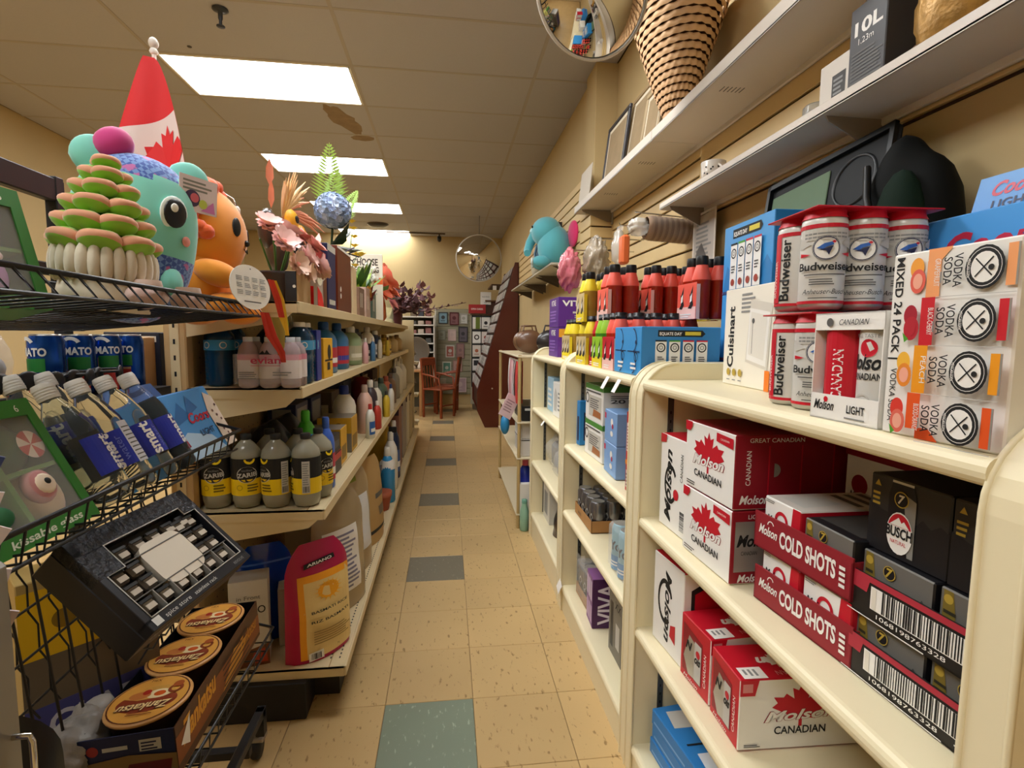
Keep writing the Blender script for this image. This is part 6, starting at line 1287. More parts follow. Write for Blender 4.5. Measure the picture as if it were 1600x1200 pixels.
# green window boxes
def winbox(label,Mx,W,H_,D,topedge,txt):
    t=thing('gift_box',label,'box',Mx,'green window gift boxes'); GB=P('#2f7a2c',.4); b=MB(); e=.018
    b.box(0,W,0,.002,0,e*1.4,GB).box(0,W,0,.002,H_-e*1.6,H_,GB).box(0,e,0,.002,e*1.4,H_-e*1.6,GB).box(W-e,W,0,.002,e*1.4,H_-e*1.6,GB).box(0,W,.002,D,0,.002,GB).box(0,W,.002,D,H_-.002,H_,GB).box(0,.002,.002,D,0,H_,GB).box(W-.002,W,.002,D,0,H_,GB).box(0,W,D-.002,D,0,H_,P('#24401e',.6)); b.build('box_frame',t)
    MB().box(W*.48,W*.52,.004,D,e,H_-e,P('#5a8a3a',.5)).box(e,W-e,.004,D,H_*.47,H_*.50,P('#5a8a3a',.5)).build('divider',t)
    MB().box(e,W-e,.0022,.0028,e,H_-e,P('#ffffff',.08,alpha=.12,spec=.9)).build('window_film',t)
    p=Print(flat(frame((0,0,0),(1,0,0),(0,0,1)))); p.text(txt,W*.55,.008,.012,P('#d8e0c8',.5),w=W*.6,shear=.2,bold=.02); p.text('6',W*.86,H_-e*1.2,.012,WH); p.build('printed_face',t); return t
def orn(o,c,r,m,extra=None):
    b=MB().ell(c,r,m,16,12); 
    if extra: extra(b,c)
    b.build('ornament',o)
def aim(o,u,up):
    u=Vector(u).normalized(); up=Vector(up); up=(up-u*up.dot(u)).normalized(); n=u.cross(up)   # local x=u, z=up, -y = front normal n
    return Matrix(((u.x,-n.x,up.x,o[0]),(u.y,-n.y,up.y,o[1]),(u.z,-n.z,up.z,o[2]),(0,0,0,1)))
tl=R(27); upv=(-sin(tl),0,cos(tl))
W_,Hh=.235,.225
t=winbox('green gift box with windows showing ornaments, leaning in the middle basket',aim((-.592,.715,.975),(0,1,0),upv),W_,Hh,.07,0,'kissable glass')
orn(t,(W_*.72,.035,Hh*.70),(.045,.028,.045),P('#1c5a34',.6)); b=MB()
Mx=TR(W_*.84,.006,Hh*.66,rx=pi/2)
for k in range(8):
    a0=2*pi*k/8; b.add([(0,0,0)]+[(.024*cos(a0+pi/4*j/4),.024*sin(a0+pi/4*j/4),.0) for j in range(5)],[(0,1,2,3,4,5)],[P('#c03a34',.5),P('#eddcd0',.5)][k%2],M=Mx)
b.build('peppermint_disc',t)
orn(t,(W_*.76,.03,Hh*.30),(.04,.026,.05),P('#e2c8a8',.6)); MB().ell((W_*.72,.010,Hh*.36),(.03,.012,.03),P('#c98a8a',.6),14,10).ell((W_*.73,.002,Hh*.36),(.02,.006,.018),P('#f0dcc4',.6),12,8).ell((W_*.735,-.002,Hh*.37),(.007,.004,.006),INK,8,6).build('ornament',t)
orn(t,(W_*.25,.03,Hh*.25),(.045,.027,.04),P('#e4ddd0',.6)); MB().ell((W_*.26,.012,Hh*.25),(.04,.02,.022),P('#1f6a40',.6),14,10).build('ornament',t); orn(t,(W_*.22,.035,Hh*.72),(.04,.025,.045),P('#c87a4a',.6))
t=winbox('green gift box with windows showing ornaments, standing in the top basket',aim((-.645,.665,1.318),(.16,1,0),(-.25,.0,1)),.235,.185,.07,0,'gift box')
orn(t,(.07,.035,.05),(.04,.026,.045),P('#e4d8b8',.6)); orn(t,(.175,.03,.055),(.028,.022,.04),P('#b884c4',.7)); MB().ell((.165,.02,.10),(.022,.018,.024),P('#d8468a',.7),12,8).ell((.168,.016,.08),(.024,.018,.012),P('#ead8d4',.8),12,8).build('ornament',t); orn(t,(.17,.04,.14),(.035,.022,.03),P('#8a5a3a',.5)); orn(t,(.06,.04,.14),(.045,.022,.03),P('#6a4a34',.5))
# white and green paper tags at the near end of the middle basket
rn=random.Random(9)
for k,(y,z,cc,l) in enumerate(((.665,1.13,'#e6ded8','topmost'),(.672,1.09,'#2a3c6a','second'),(.668,1.05,'#e0d4d2','third'),(.672,1.01,'#d8c8c6','fourth'),(.670,.96,'#e2d2d0','fifth'),(.674,.91,'#d8c4c4','lowest'))):
    t=MB().box(-.014,.014,-.001,.001,-.012,.012,P(cc,.5)).build('paper_tag',None,TR(-.505,y-.045,z+.05,rz=.6,ry=.3+.3*rn.random(),rx=.2)); tag(t,l+' of the loose paper tags hanging by the grey cabinet','tag','loose paper tags')
# water bottles, leaning
CLW=P('#e4ecec',.03,trans=.96,ior=1.18); SBL=P('#1f2f9c',.4)
def smart(label,y,x,z,a):
    Mx=aim((x,y,z),(cos(a)*0,1,0),upv)@TR(rz=a)
    t=thing('water_bottle',label,'bottle',Mx,'clear leaning water bottles'); r=.0365; h=.242
    revolve(t,'bottle_body',[(r*.7,0),(r*.95,.006),(r,.02),(r*.97,.05),(r,.06),(r,.13),(r*.97,.15),(r*.72,.185),(r*.42,.208),(r*.40,.216)],CLW)
    revolve(t,'cap',[(r*.46,.212),(r*.47,.214),(r*.47,.236),(r*.42,.242)],P('#cfcac2',.4)); 
    c_=MB()
    for q in range(4): c_.lathe([(r*.475,.216+q*.005),(r*.49,.2175+q*.005),(r*.475,.219+q*.005)],16,P('#cfcac2',.4),cap=False)
    c_.build('cap_ridges',t)
    p=Print(cyl(r),.0009); p.rect(-r*1.4,.052,r*.55,.125,SBL,12); p.rect(r*.55,.050,r*1.9,.138,P('#c9cad2',.45),8); p.lines(r*.62,.055,r*1.8,.132,9,DGREY,fill=.3,seg=5); p.text('smart',-r*.1,.088,.022,WH,rot=pi/2,w=.072,bold=.03); p.text('water',r*.3,.088,.012,P('#6a78c8',.4),rot=pi/2,w=.05); p.build('bottle_label',t); return t
for i,(y,a,l) in enumerate(((1.005,.5,'nearest the green gift box'),(1.085,-.9,'second from the green gift box'),(1.165,-.15,'third from the green gift box'),(1.245,.35,'next to the blue carton'))): smart('clear water bottle leaning in the middle basket, '+l,y,-.600,.975,a)
for i,(y,l) in enumerate(((1.04,'second row, nearer'),(1.12,'second row, middle'))): smart('clear water bottle leaning in the middle basket, '+l,y,-.680,.985,.2+i)
# sunglasses on the bottle necks
for i,(y,x,z,l) in enumerate(((.99,-.80,1.225,'nearest pair'),(1.07,-.80,1.225,'second pair'),(1.17,-.78,1.222,'third pair'),(1.26,-.78,1.222,'fourth pair'),(1.35,-.78,1.222,'farthest pair'))):
    t=thing('sunglasses','black sunglasses hooked behind the water bottles, '+l,'glasses',TR(x,y,z-.035,rz=.2*i-.3),'black sunglasses'); b=MB(); b.ell((0,-.03,0),(.007,.028,.019),BLACK,12,8).ell((0,.03,0),(.007,.028,.019),BLACK,12,8); b.build('lens',t); MB().tube([(0,-.006,.006),(.003,0,.009),(0,.006,.006)],.003,BLACK,5).build('bridge',t)
    for s_ in (-1,1): MB().tube([(0,s_*.056,.008),(-.05,s_*.058,.008),(-.09,s_*.056,-.01)],.003,BLACK,5).build('temple',t)
# tall blue cans behind
CBL=P('#1a4fa8',.22,metal=.7)
def tomcan(label,x,y,a):
    t=thing('drink_can',label,'can',TR(x,y,1.128),'blue metallic tall cans'); r=.0345;h=.153
    def f(p,r,h):
        p.rect(-r*1.2,.005,r*1.0,h*.36,P('#c8382c',.4),10); p.rect(-r*1.2,h*.36,r*1.0,h*.40,P('#d8a878',.4),10); p.rect(-r*.2,h*.42,r*1.1,h*.62,P('#1f7a34',.4),8); p.poly([(-r*1.2,h*.4),(-r*.2,h*.4),(-r*.2,h*.60)],P('#6a5a34',.4)); p.text('TOMATO',0,h*.66,.018,WH,w=r*2.4,bold=.04); p.ring(0,h*.80,.014,.022,WH,a0=.5,a1=2.2); p.bars(-.012,h*.08,.012,h*.3,P('#e0907a',.4),n=10)
    b=MB().lathe([(r*.8,0),(r,.008),(r,h*.87),(r*.84,h*.96),(r*.84,h*.985),(r*.78,h*.965),(0,h*.965)],24,[CBL,CBL,CBL,SILV,SILV,SILV]); cn=b.build('can_body',t,TR(rz=a)); p=Print(cyl(r),.0007,.0002); f(p,r,h); p.build('can_artwork',cn)
for i,(x,y,a,l) in enumerate(((-.925,1.335,-.6,'deepest in the rack'),(-.915,1.425,.15,'second from the left end'),(-.905,1.515,.25,'third from the left end'),(-.895,1.60,-.45,'nearest the gondola'))): tomcan('tall blue metallic can with red and green label, '+l,x,y,a)
ps=MB().box(-1.0,-.82,1.25,1.66,1.10,1.127,BT2); t=ps.build('can_ledge',RK); 
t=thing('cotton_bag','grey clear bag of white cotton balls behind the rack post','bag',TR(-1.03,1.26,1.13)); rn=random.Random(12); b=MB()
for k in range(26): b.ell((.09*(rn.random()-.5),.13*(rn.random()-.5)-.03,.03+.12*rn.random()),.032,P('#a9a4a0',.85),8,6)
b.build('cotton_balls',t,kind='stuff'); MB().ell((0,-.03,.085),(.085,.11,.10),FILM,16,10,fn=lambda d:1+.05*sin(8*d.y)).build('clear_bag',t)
c=Carton('slim_box','slim pale pink box with vertical lettering beside the blue cans','box',(-.985,1.375),(-.955,1.385),1.128,.06,.15,P('#d8bcc0',.5)); p=c.face('front'); p.text('WATERCOLOR',c.L*.75,.075,.012,INK,rot=pi/2,w=.11); c.done()
for x,y,h,m,l in ((-1.06,1.62,.17,'#c09868','brown cardboard box in the dim space behind the blue cans'),(-1.045,1.74,.185,'#1a2030','dark blue box with pale label behind the rack')):
    c=Carton('storage_box',l,'box',(x,y),(x+.16,y),1.10,.15,h,P(m,.6)); c.face('front').rect(.09,h-.03,.15,h-.012,OFFW); c.done()
MB().box(-1.10,-.875,1.56,1.92,1.07,1.0995,BT2).build('rear_ledge',RK)
# blue beer carton leaning
t=thing('beer_case','blue beer case with raised carry flap leaning in the middle basket','case',aim((-.585,1.262,.985),(.05,1,.03),upv)); Wc=.225;Hc=.172
MB().box(0,Wc,0,.13,0,Hc,P('#4f9be0',.4),.004,mats={'top':P('#4f7ab8',.4)}).build('case_body',t); p=Print(flat(frame((0,0,0),(1,0,0),(0,0,1))))
p.poly([(0,0),(Wc*.75,0),(Wc*.6,Hc*.25),(Wc*.2,Hc*.4),(0,Hc*.3)],P('#b8d8f4',.4)); p.poly([(Wc*.02,Hc*.5),(Wc*.3,Hc*.85),(Wc*.42,Hc*.6)],P('#2f72b8',.4)); p.poly([(Wc*.35,Hc*.6),(Wc*.5,Hc*.92),(Wc*.62,Hc*.7)],P('#2f72b8',.4)); p.poly([(0,Hc*.2),(Wc*.10,Hc*.45),(Wc*.13,Hc*.2)],P('#a82a48',.4)); p.text('Coors',Wc*.55,Hc*.50,.026,P('#c02a48',.4),w=Wc*.42,bold=.03,shear=.35); p.text('LIGHT',Wc*.56,Hc*.28,.016,P('#27406a',.4),w=Wc*.28,bold=.02)
p.poly([(Wc*.78,0),(Wc,0),(Wc,Hc*.8),(Wc*.86,Hc*.9),(Wc*.76,Hc*.6)],P('#d8c8b8',.5))
for k in range(8): p.disc(Wc*(.82+.15*((k*37)%10)/10),Hc*(.1+.08*k),.004,P('#5a3a3a',.5),n=8)
p.build('printed_face',t)
fl=MB().box(0,.155,0,.002,0,.06,P('#5a7ab4',.4)).build('carry_flap',t,TR(.01,.07,Hc-.002,rx=-.25)); p=Print(flat(frame((0,0,0),(1,0,0),(0,0,1)))); p.poly([(.04,.015),(.09,.015),(.10,.03),(.03,.03)],P('#3a4a74',.4)); p.disc(.108,.04,.012,P('#8a3a5a',.4)); p.build('printed_face',fl)
for k,(y,l) in enumerate(((1.02,'leaflet behind bottles'),)): pass
# ---------------- tilted spice rack gift box
u_=Vector((.179,.984,.018)).normalized(); v_=Vector((-.715,.117,.689)); v_=(v_-u_*v_.dot(u_)).normalized(); sc=.80
TL=Vector((0,0,CAM_H))+(Vector((-.747,1.074,.875))-Vector((0,0,CAM_H)))*sc; WS,HS=.34*sc,.25*sc; DS=.075
BL=TL-v_*HS; n_=u_.cross(v_)
Ms=Matrix(((u_.x,v_.x,n_.x,BL.x),(u_.y,v_.y,n_.y,BL.y),(u_.z,v_.z,n_.z,BL.z),(0,0,0,1)))
t=thing('spice_rack_box','black boxed spice rack set tilted across the lower basket, clear jars around a metal plate','box',Ms); KB=P('#15161d',.4); CR=P('#20242e',.3,noise=.5,nscale=90,bump=.8,coat=.3); e=.014
b=MB(); b.box(0,WS,0,HS,-DS,-.022,KB,.002); b.box(0,WS,0,e*1.5,-.022,0,KB,.001); b.box(0,e,e,HS,-.022,0,KB,.001); b.box(WS-e,WS,e,HS,-.022,0,KB,.001); b.box(0,WS,HS-.035,HS,-.022,0,CR,.001); b.box(0,.05,HS-.085,HS-.035,-.022,.0005,CR,.001); b.box(WS-.045,WS,HS-.052,HS-.035,-.022,.0005,CR,.001); b.build('box_body',t)
MB().tube([(e,e*1.5,.001),(WS-e,e*1.5,.001),(WS-e,HS-.052,.001),(WS-.045,HS-.052,.001),(WS-.045,HS-.035,.001),(.05,HS-.035,.001),(.05,HS-.085,.001),(e,HS-.085,.001)],.0012,P('#c8c4bc',.4),4,closed=True).build('window_edge',t)
SIL=P('#d6cdbd',.35,metal=.35); pl=MB(); q=.022
prof=[(.100+.0*k,0) for k in range(0)]
x0,x1,y0,y1=WS*.33,WS*.70,HS*.22,HS*.68
rc=[]
for cx,cy,a in ((x1-q,y1-q,0),(x0+q,y1-q,pi/2),(x0+q,y0+q,pi),(x1-q,y0+q,1.5*pi)):
    for k in range(5): rc.append((cx+q*cos(a+k*pi/8),cy+q*sin(a+k*pi/8)))
pl.prism(rc,-.018,-.004,SIL); pl.build('metal_plate',t)
JC=P('#5a5148',.12,coat=.8,noise=.5,nscale=60); LBL=P('#b9ad9d',.5)
def spice(x,y):
    j=MB().box(-.0135,.0135,-.0125,.0125,-.020,-.006,JC,.004).build('spice_jar',t,TR(x,y,0)); MB().box(-.008,.010,-.0085,.001,-.006,-.0054,LBL).build('jar_label',j); MB().box(-.0135,.0135,.006,.0125,-.0062,-.0045,BLACK,.001).build('jar_cap',j)
for i in range(6): spice(e+.022+i*.0385,.042)
for i in range(5): spice(.072+i*.037,HS-.060)
for y in (.075,.105): spice(e+.022,y); spice(e+.055,y)
for y in (.072,.103,.134): spice(WS-e-.024,y); spice(WS-e-.056,y)
dv=MB(); 
for i in range(7): dv.box(e+.003+i*.0385,e+.005+i*.0385,.024,.058,-.021,-.003,P('#8a867e',.3))
dv.box(e,WS-e,.058,.060,-.021,-.003,P('#5a5854',.3)); dv.box(.05,WS-.05,HS-.080,HS-.078,-.021,-.003,P('#5a5854',.3)); dv.build('dividers',t)
p=Print(flat(I4),.0008); p.rect(.010,.004,.026,.018,LGREY); p.text('spice store',.034,.006,.008,LGREY,align='l',w=.06); p.text('stainless rack',.105,.006,.007,LGREY,align='l',w=.06); p.text('REVOLVE',WS-.05,.006,.006,GREY,align='l',w=.03); p.build('printed_face',t)
p=Print(flat(frame((0,0,-DS),(1,0,0),(0,0,1)))); p.rect(.02,.015,.06,.035,DGREY); p.text('CUISINE',.04,.04,.012,LGREY,w=.05); p.bars(.07,.012,.11,.03,GREY,n=12); p.build('printed_side',t)
# ---------------- noodle bowls in open tray
Mb=TR(-.515,.985,.447,rz=R(90)); Mb=TR(-.505,.985,.447,rz=R(92))
c=Carton('bowl_tray','open brown printed tray holding three lidded noodle bowls in the bottom basket','tray',None,None,None,.165,.098,KB,M=Mb@TR(rx=-.06),L=.475,body=False); L=c.L; W=c.W; BRN=P('#5a3218',.5,noise=.4,nscale=8); b=MB()
b.box(0,L,0,W,0,.002,KRAFT); b.box(0,L,0,.002,0,.098,BRN); b.box(0,L,W-.002,W,0,.098,KB); b.box(0,.002,0,W,0,.098,NAVY); b.box(L-.002,L,0,W,0,.098,KB); b.build('tray_walls',c.o)
p=c.face('front'); p.poly([(0,.02),(L,.01),(L,.06),(0,.075)],P('#8a4a1c',.5)); p.text('Zankatsu',L*.22,.045,.045,P('#d8962a',.5),rot=.05,w=L*.34,bold=.03,shear=.3); p.poly([(L*.45,.015),(L*.62,.07),(L*.8,.055),(L*.7,.02)],P('#c88a30',.5)); p.lines(L*.47,.02,L*.85,.085,5,P('#3a1a0c',.5),fill=.3); p.poly([(L*.03,.05),(L*.12,.085),(L*.1,.03)],OFFW); p.text('Zankatsu',L*.82,.04,.03,P('#d8962a',.5),w=L*.25,shear=.3)
q=c.face('left'); q.disc(W*.82 if False else W*.14,.074,.010,P('#a83a34',.5)); q.rect(W*.24,.070,W*.5,.078,LGREY); q.rect(W*.62,.062,W*.85,.085,LGREY); q.lines(W*.64,.064,W*.83,.083,3,NAVY); q.poly([(0,0),(W,0),(W,.05),(W*.5,.058),(0,.05)],P('#8a6a3a',.5)); q.text('Zan',W*.75,.015,.024,P('#d8b060',.5),bold=.02); q.poly([(W*.4,.0),(W*.9,.0),(W*.95,.04),(W*.5,.04)],P('#6a1a14',.5)); c.done(); c.p=[]
TRAYM=c.o.matrix_basis.copy()
LID=P('#e6a548',.35,noise=.12,nscale=12); 
def bowl(label,k):
    t=thing('noodle_bowl',label,'food',TRAYM@TR(.086+k*.152,.083,.003,rz=-pi/2+.0),'noodle bowls'); r=.0735
    MB().lathe([(.045,0),(.05,.002),(r*.96,.095),(r,.098)],30,P('#3a1c10',.5)).build('bowl_body',t); MB().lathe([(r*1.02,.098),(r*1.04,.101),(r*1.02,.104),(0,.1045)],36,P('#e0a868',.4)).build('lid',t)
    p=Print(flat(TR(0,0,.1045)),.0006,.0002); 
    p.disc(0,0,r*.97,LID,n=36); p.ring(0,0,r*.93,r*.965,P('#5a2410',.5),n=36); p.disc(0,-.01,r*.75,P('#8a3214',.5),rv=r*.42,n=30); p.poly([(-.05,.005),(-.02,.035),(.02,.038),(.05,.012),(.02,.0),(-.02,-.004)],P('#d8a04a',.5)); p.disc(.012,.012,.024,P('#eed8a8',.5),rv=.014); p.disc(.014,.012,.011,P('#d85a14',.5),rv=.008); p.disc(-.022,.01,.020,P('#c8783a',.5),rv=.012); p.ring(.040,.022,.008,.014,P('#8a3a14',.5)); p.disc(.04,.036,.010,P('#a8501c',.5)); p.disc(-.012,.018,.008,P('#b02818',.5))
    p.text('Zankatsu',0,-.016,.021,P('#4a1408',.5),w=.100,bold=.06,shear=.3,rot=pi+.05); p.text('Zankatsu',0,-.016,.021,P('#f2cf90',.5),w=.098,bold=.02,shear=.3,rot=pi+.05); p.lines(-.02,-.05,.03,-.04,2,P('#8a4a1c',.5)); p.text('MEX',-.01,.05,.007,P('#5a2410',.5)); p.build('printed_lid',t)
for k,l in enumerate(('nearest','middle','farthest')): bowl(l+' of three noodle bowls with round orange printed lids',k)
# ---------------- dim things behind the lower wires
t=thing('turquoise_bag','shiny turquoise bag at the bottom edge below the noodle tray','bag',TR(-.565,.965,.33)); MB().ell((0,0,.04),(.085,.10,.07),P('#1f94b4',.2,coat=.6,bump=.4,nscale=20),20,12,fn=lambda d:1+.14*sin(5*d.y+2)*sin(6*d.x)).build('bag_body',t); MB().ell((.0,-.03,.105),(.02,.03,.03),P('#2aa8c8',.2,coat=.6),10,8).build('twisted_top',t)
MB().box(-.80,-.50,.80,1.10,.318,.327,BT2).build('lower_ledge',RK)
pouch('black bag with grey fine print and a magenta mark behind the grey cabinet',TR(-.640,.735,.44,rz=R(48)),.20,.30,.10,P('#141416',.35),'dark_bag','bag',None,lambda p:(FG(p,.10,.60,.50,.70,P('#a8244e',.4),5),p.lines(.2,.25,.85,.55,9,P('#3a3a3e',.5),seg=5,fill=.3),p.lines(.2,.12,.8,.2,3,GREY,seg=5)))
c=Carton('paper_sack','yellow and cream paper sack seen through the lower wires','bag',(-.82,1.06),(-.655,1.22),.44,.10,.36,P('#b89a5a',.6,noise=.15,nscale=14)); p=c.face('front'); L=c.L; p.rect(0,.20,L,.34,P('#e2b414',.5)); p.rect(0,.10,L,.20,P('#6a5c48',.6)); p.rect(0,.0,L,.10,P('#4a4a84',.5)); p.text('GLAD',L*.5,.03,.05,P('#d8d4e0',.5),w=L*.7,bold=.02); p.disc(L*.3,.27,.02,P('#8a6a10',.5)); c.done()
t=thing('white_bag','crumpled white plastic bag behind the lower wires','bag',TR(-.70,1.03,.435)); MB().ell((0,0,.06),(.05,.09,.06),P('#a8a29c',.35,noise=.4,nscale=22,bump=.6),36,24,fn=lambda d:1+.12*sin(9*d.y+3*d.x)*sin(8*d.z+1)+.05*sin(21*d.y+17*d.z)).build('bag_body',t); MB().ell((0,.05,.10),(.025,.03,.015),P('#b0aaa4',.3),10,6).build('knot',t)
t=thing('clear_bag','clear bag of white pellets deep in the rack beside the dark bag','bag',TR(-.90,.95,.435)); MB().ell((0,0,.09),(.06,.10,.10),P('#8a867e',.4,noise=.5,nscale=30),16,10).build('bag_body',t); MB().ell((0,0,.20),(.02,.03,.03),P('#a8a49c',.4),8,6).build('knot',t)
# ---------------- grey cabinet edge at far left of the picture
t=thing('metal_cabinet','grey metal cabinet with chrome pull at the near left picture edge','cabinet',TR(0,0,0)); GM=P('#8a857e',.35,metal=.5)
MB().box(-.80,-.452,.20,.583,0,1.05,GM,.006).build('cabinet_body',t); MB().box(-.453,-.4505,.22,.548,.08,.93,P('#2a2a78',.45)).build('blue_panel',t)
MB().tube([(-.452,.568,.862),(-.436,.568,.862),(-.434,.568,.855),(-.434,.568,.805),(-.437,.568,.797),(-.452,.568,.797)],.0032,CHROME,8).build('chrome_pull',t)
# chrome hook display behind the cat
t=thing('hook_stand','small chrome hook stand with hanging pendants behind the plush cat','display stand',TR(-.80,1.86,1.3865)); b=MB(); b.lathe([(.05,0),(.05,.008),(.01,.012)],20,CHROME).tube([(0,0,.01),(0,0,.40)],.004,CHROME,6); 
b.build('stem',t); b=MB(); b.tube([(0,0,.36),(-.03,0,.38),(-.05,0,.36),(-.04,0,.345)],.003,CHROME,5).tube([(0,0,.36),(.05,.02,.37),(.09,.03,.345),(.10,.03,.32)],.003,CHROME,5).tube([(0,0,.40),(.01,0,.42)],.004,BLACK,5); b.build('hook_arms',t); MB().ell((.10,.03,.305),(.012,.008,.018),P('#e8e2d8',.2),10,8).ell((.11,.035,.27),(.010,.008,.016),P('#e8e2d8',.2),10,8).build('pendant',t)
# ================================================================ FAR END OF THE AISLE
MAH=P('#5a1f10',.3,noise=.2,nscale=6,coat=.3)
t=thing('card_kiosk','dark mahogany floor kiosk with sloping racks of cards','display stand',TR(0,0,0))
MX=Matrix(((1,0,0,0),(0,0,1,0),(0,1,0,0),(0,0,0,1)))
side=[(.52,0),(.975,0),(.975,2.29),(.925,2.29),(.41,.50),(.41,.24)]
for y in (7.20,8.57): MB().prism(side,y,y+.03,MAH,M=MX).build('side_panel',t)
b=MB(); ins=[(.54,.02),(.965,.02),(.965,2.27),(.945,2.27),(.435,.50),(.435,.25)]; b.prism(ins,7.23,8.57,P('#3a1a10',.5),M=MX); b.build('rack_body',t)
for k in range(3): MB().lathe([(0,.0),(.011,0),(.011,.004),(.0,.006)],10,P('#c8b8a8',.4),M=TR(.62+.12*k*(k%2),7.199,.55+.42*k,rx=pi/2)).build('screw_cap',t)
dx,dz=(.925-.41),(2.29-.50); Ls=math.hypot(dx,dz); ux,uz=dx/Ls,dz/Ls
for r_ in range(11): 
    q=.03+r_*(Ls-.06)/11; MB().box(0,.03,7.235,8.565,0,.006,MAH,M=TR(.41+ux*q,0,.50+uz*q,ry=-.28)).build('card_ledge',t)
rn=random.Random(21); CARD=[MB().box(0,.003,-.06,.06,0,.125,P(c_,.5,noise=.5,nscale=25,col2=d_),0).mesh('greeting_card') for c_,d_ in (('#d8d4cc','#4a4a4e'),('#cfc9c4','#7a5a5a'),('#e2ded4','#5a6a70'),('#b8b4ae','#3a3638'))]
for r_ in range(11):
    for k in range(8):
        q=.04+r_*(Ls-.06)/11; y=7.33+k*.165
        o=link('greeting_card',CARD[rn.randrange(4)],None,TR(.41+ux*q-.006,y,.50+uz*q+.008,ry=math.atan2(ux,uz))); tag(o,'small grey and white greeting card on the sloping mahogany rack','card','greeting cards on the sloping rack')
# slatted display panel on the back wall with framed prints
bw=bpy.data.objects['wall_back']; 
sb=MB().box(-.20,.43,YB-.03,YB-.012,.20,1.76,P('#8a8468',.6)); sb.build('display_panel',bw)
for k in range(15): MB().box(-.195,.425,YB-.04,YB-.03,.215+k*.103,.215+k*.103+.09,P('#9a947a',.6),.002).build('slat',bw)
MB().box(-.225,-.20,YB-.05,YB,.10,1.78,P('#d6d0c0',.5)).build('panel_edge',bw)
FR=[(-.16,1.49,.01,1.70,'#3a3a38','#7fa0ac','dark framed pale blue print, top row'),(.04,1.47,.21,1.70,'#5a1c1e','#8a5a5a','dark red rounded plaque, top row'),(.22,1.49,.37,1.68,'#a8a498','#d8d6ce','small pale ornament card, top row'),
(-.17,1.19,-.03,1.38,'#8a8a78','#a8aa98','grey green print, second row'),(.01,1.18,.16,1.39,'#c8b0a8','#d8bcb4','pale pink print, second row'),(.20,1.16,.37,1.44,'#3a3438','#6a6068','dark plaque with oval, second row'),(-.03,.88,.13,1.10,'#d8d0c4','#b86a5a','white framed print with red figure, third row'),(.16,.86,.31,1.14,'#8a6a68','#a88078','dusty pink print, third row'),
(-.09,.56,.07,.80,'#d0d4c4','#6aa088','white framed green print, fourth row'),(.10,.62,.27,.83,'#b08a80','#cfa89c','pink card, fourth row'),(.10,.24,.35,.51,'#c8b0ac','#b89ca0','large pink grey print on the lowest hook'),(-.14,.30,-.02,.50,'#b8ac98','#c8bca8','small cream card beside the lowest print')]
for x0,z0,x1,z1,f_,a_,l in FR:
    t=thing('framed_print',l+' on the back wall panel','picture',TR(x0,YB-.043,z0),'framed prints on the back wall'); w=x1-x0;h=z1-z0; e=.018; b=MB()
    for a in ((0,w,0,e),(0,w,h-e,h),(0,e,e,h-e),(w-e,w,e,h-e)): b.box(a[0],a[1],-.018,0,a[2],a[3],P(f_,.5),.002)
    b.build('frame_border',t); pn=MB().box(e,w-e,-.008,-.001,e,h-e,P(a_,.5,noise=.15,nscale=30)).build('print_panel',t); p=Print(flat(frame((0,-.008,0),(1,0,0),(0,0,1)))); p.disc(w*.5,h*.55,min(w,h)*.2,P(f_,.5)); p.lines(w*.25,h*.2,w*.75,h*.35,2,P(f_,.5)); p.build('printed_face',pn)
# black card rack with white cards
t=thing('card_rack','black wire card rack against the back wall beside the kiosk','rack',TR(0,0,0)); b=MB()
b.box(.40,.78,8.99,9.02,.10,1.64,P('#b0a890',.6))
for z in (.42,.66,.90,1.13,1.375,1.61): b.box(.42,.76,8.955,8.99,z-.012,z+.012,BLK)
for x in (.42,.575,.755): b.box(x-.008,x+.008,8.965,8.99,.40,1.63,BLK)
b.build('rack_frame',t); MB().box(.44,.75,8.98,9.3,.0,.10,P('#6a5a48',.6)).build('base',t)
CR2=[(.43,1.40,'#e8e4dc','#6a7a28','with a green panel'),(.585,1.40,'#eceae4','#2a2a2e','with small dark drawings'),(.43,1.155,'#eceae4','#3a2c24','with a dark wreath'),(.585,1.155,'#e8dcd4','#a83a28','with a red figure'),(.43,.925,'#e2d8cc','#b86a4a','with coral lettering'),(.585,.925,'#dccfc4','#a87a60','with a pale brown motif'),(.43,.69,'#e0dcd8','#2c2c30','with a black square'),(.585,.69,'#d8d4d0','#8a8684','with grey print'),(.43,.445,'#dedad4','#7a7470','on the lowest row')]
for x,z,c_,d_,l in CR2:
    t=thing('greeting_card','white card '+l+' on the black rack','card',TR(x,8.95,z),'white cards on the black rack'); cd_=MB().box(0,.14,-.003,0,0,.195,P(c_,.5)).build('card_sheet',t); p=Print(flat(frame((0,-.003,0),(1,0,0),(0,0,1)))); 
    if 'panel' in l: p.rect(.05,.0,.125,.195,P(d_,.5))
    elif 'wreath' in l: p.ring(.07,.1,.025,.045,P(d_,.5))
    elif 'square' in l: p.rect(.02,.08,.10,.17,P(d_,.5))
    else: p.disc(.07,.1,.03,P(d_,.5)); p.lines(.03,.03,.11,.055,2,P(d_,.5))
    p.build('printed_face',cd_)
t=thing('cabinet_top','dark wooden header shelf above the white card rack','shelf',TR(0,0,0)); MB().box(.40,.96,8.93,9.25,1.64,1.655,MAH).box(.66,.96,8.94,9.25,1.655,1.86,P('#4a2a1a',.5)).build('header_body',t); MB().box(.64,.98,8.90,9.27,1.86,1.885,P('#6a4a34',.5),.003).build('header_top',t)
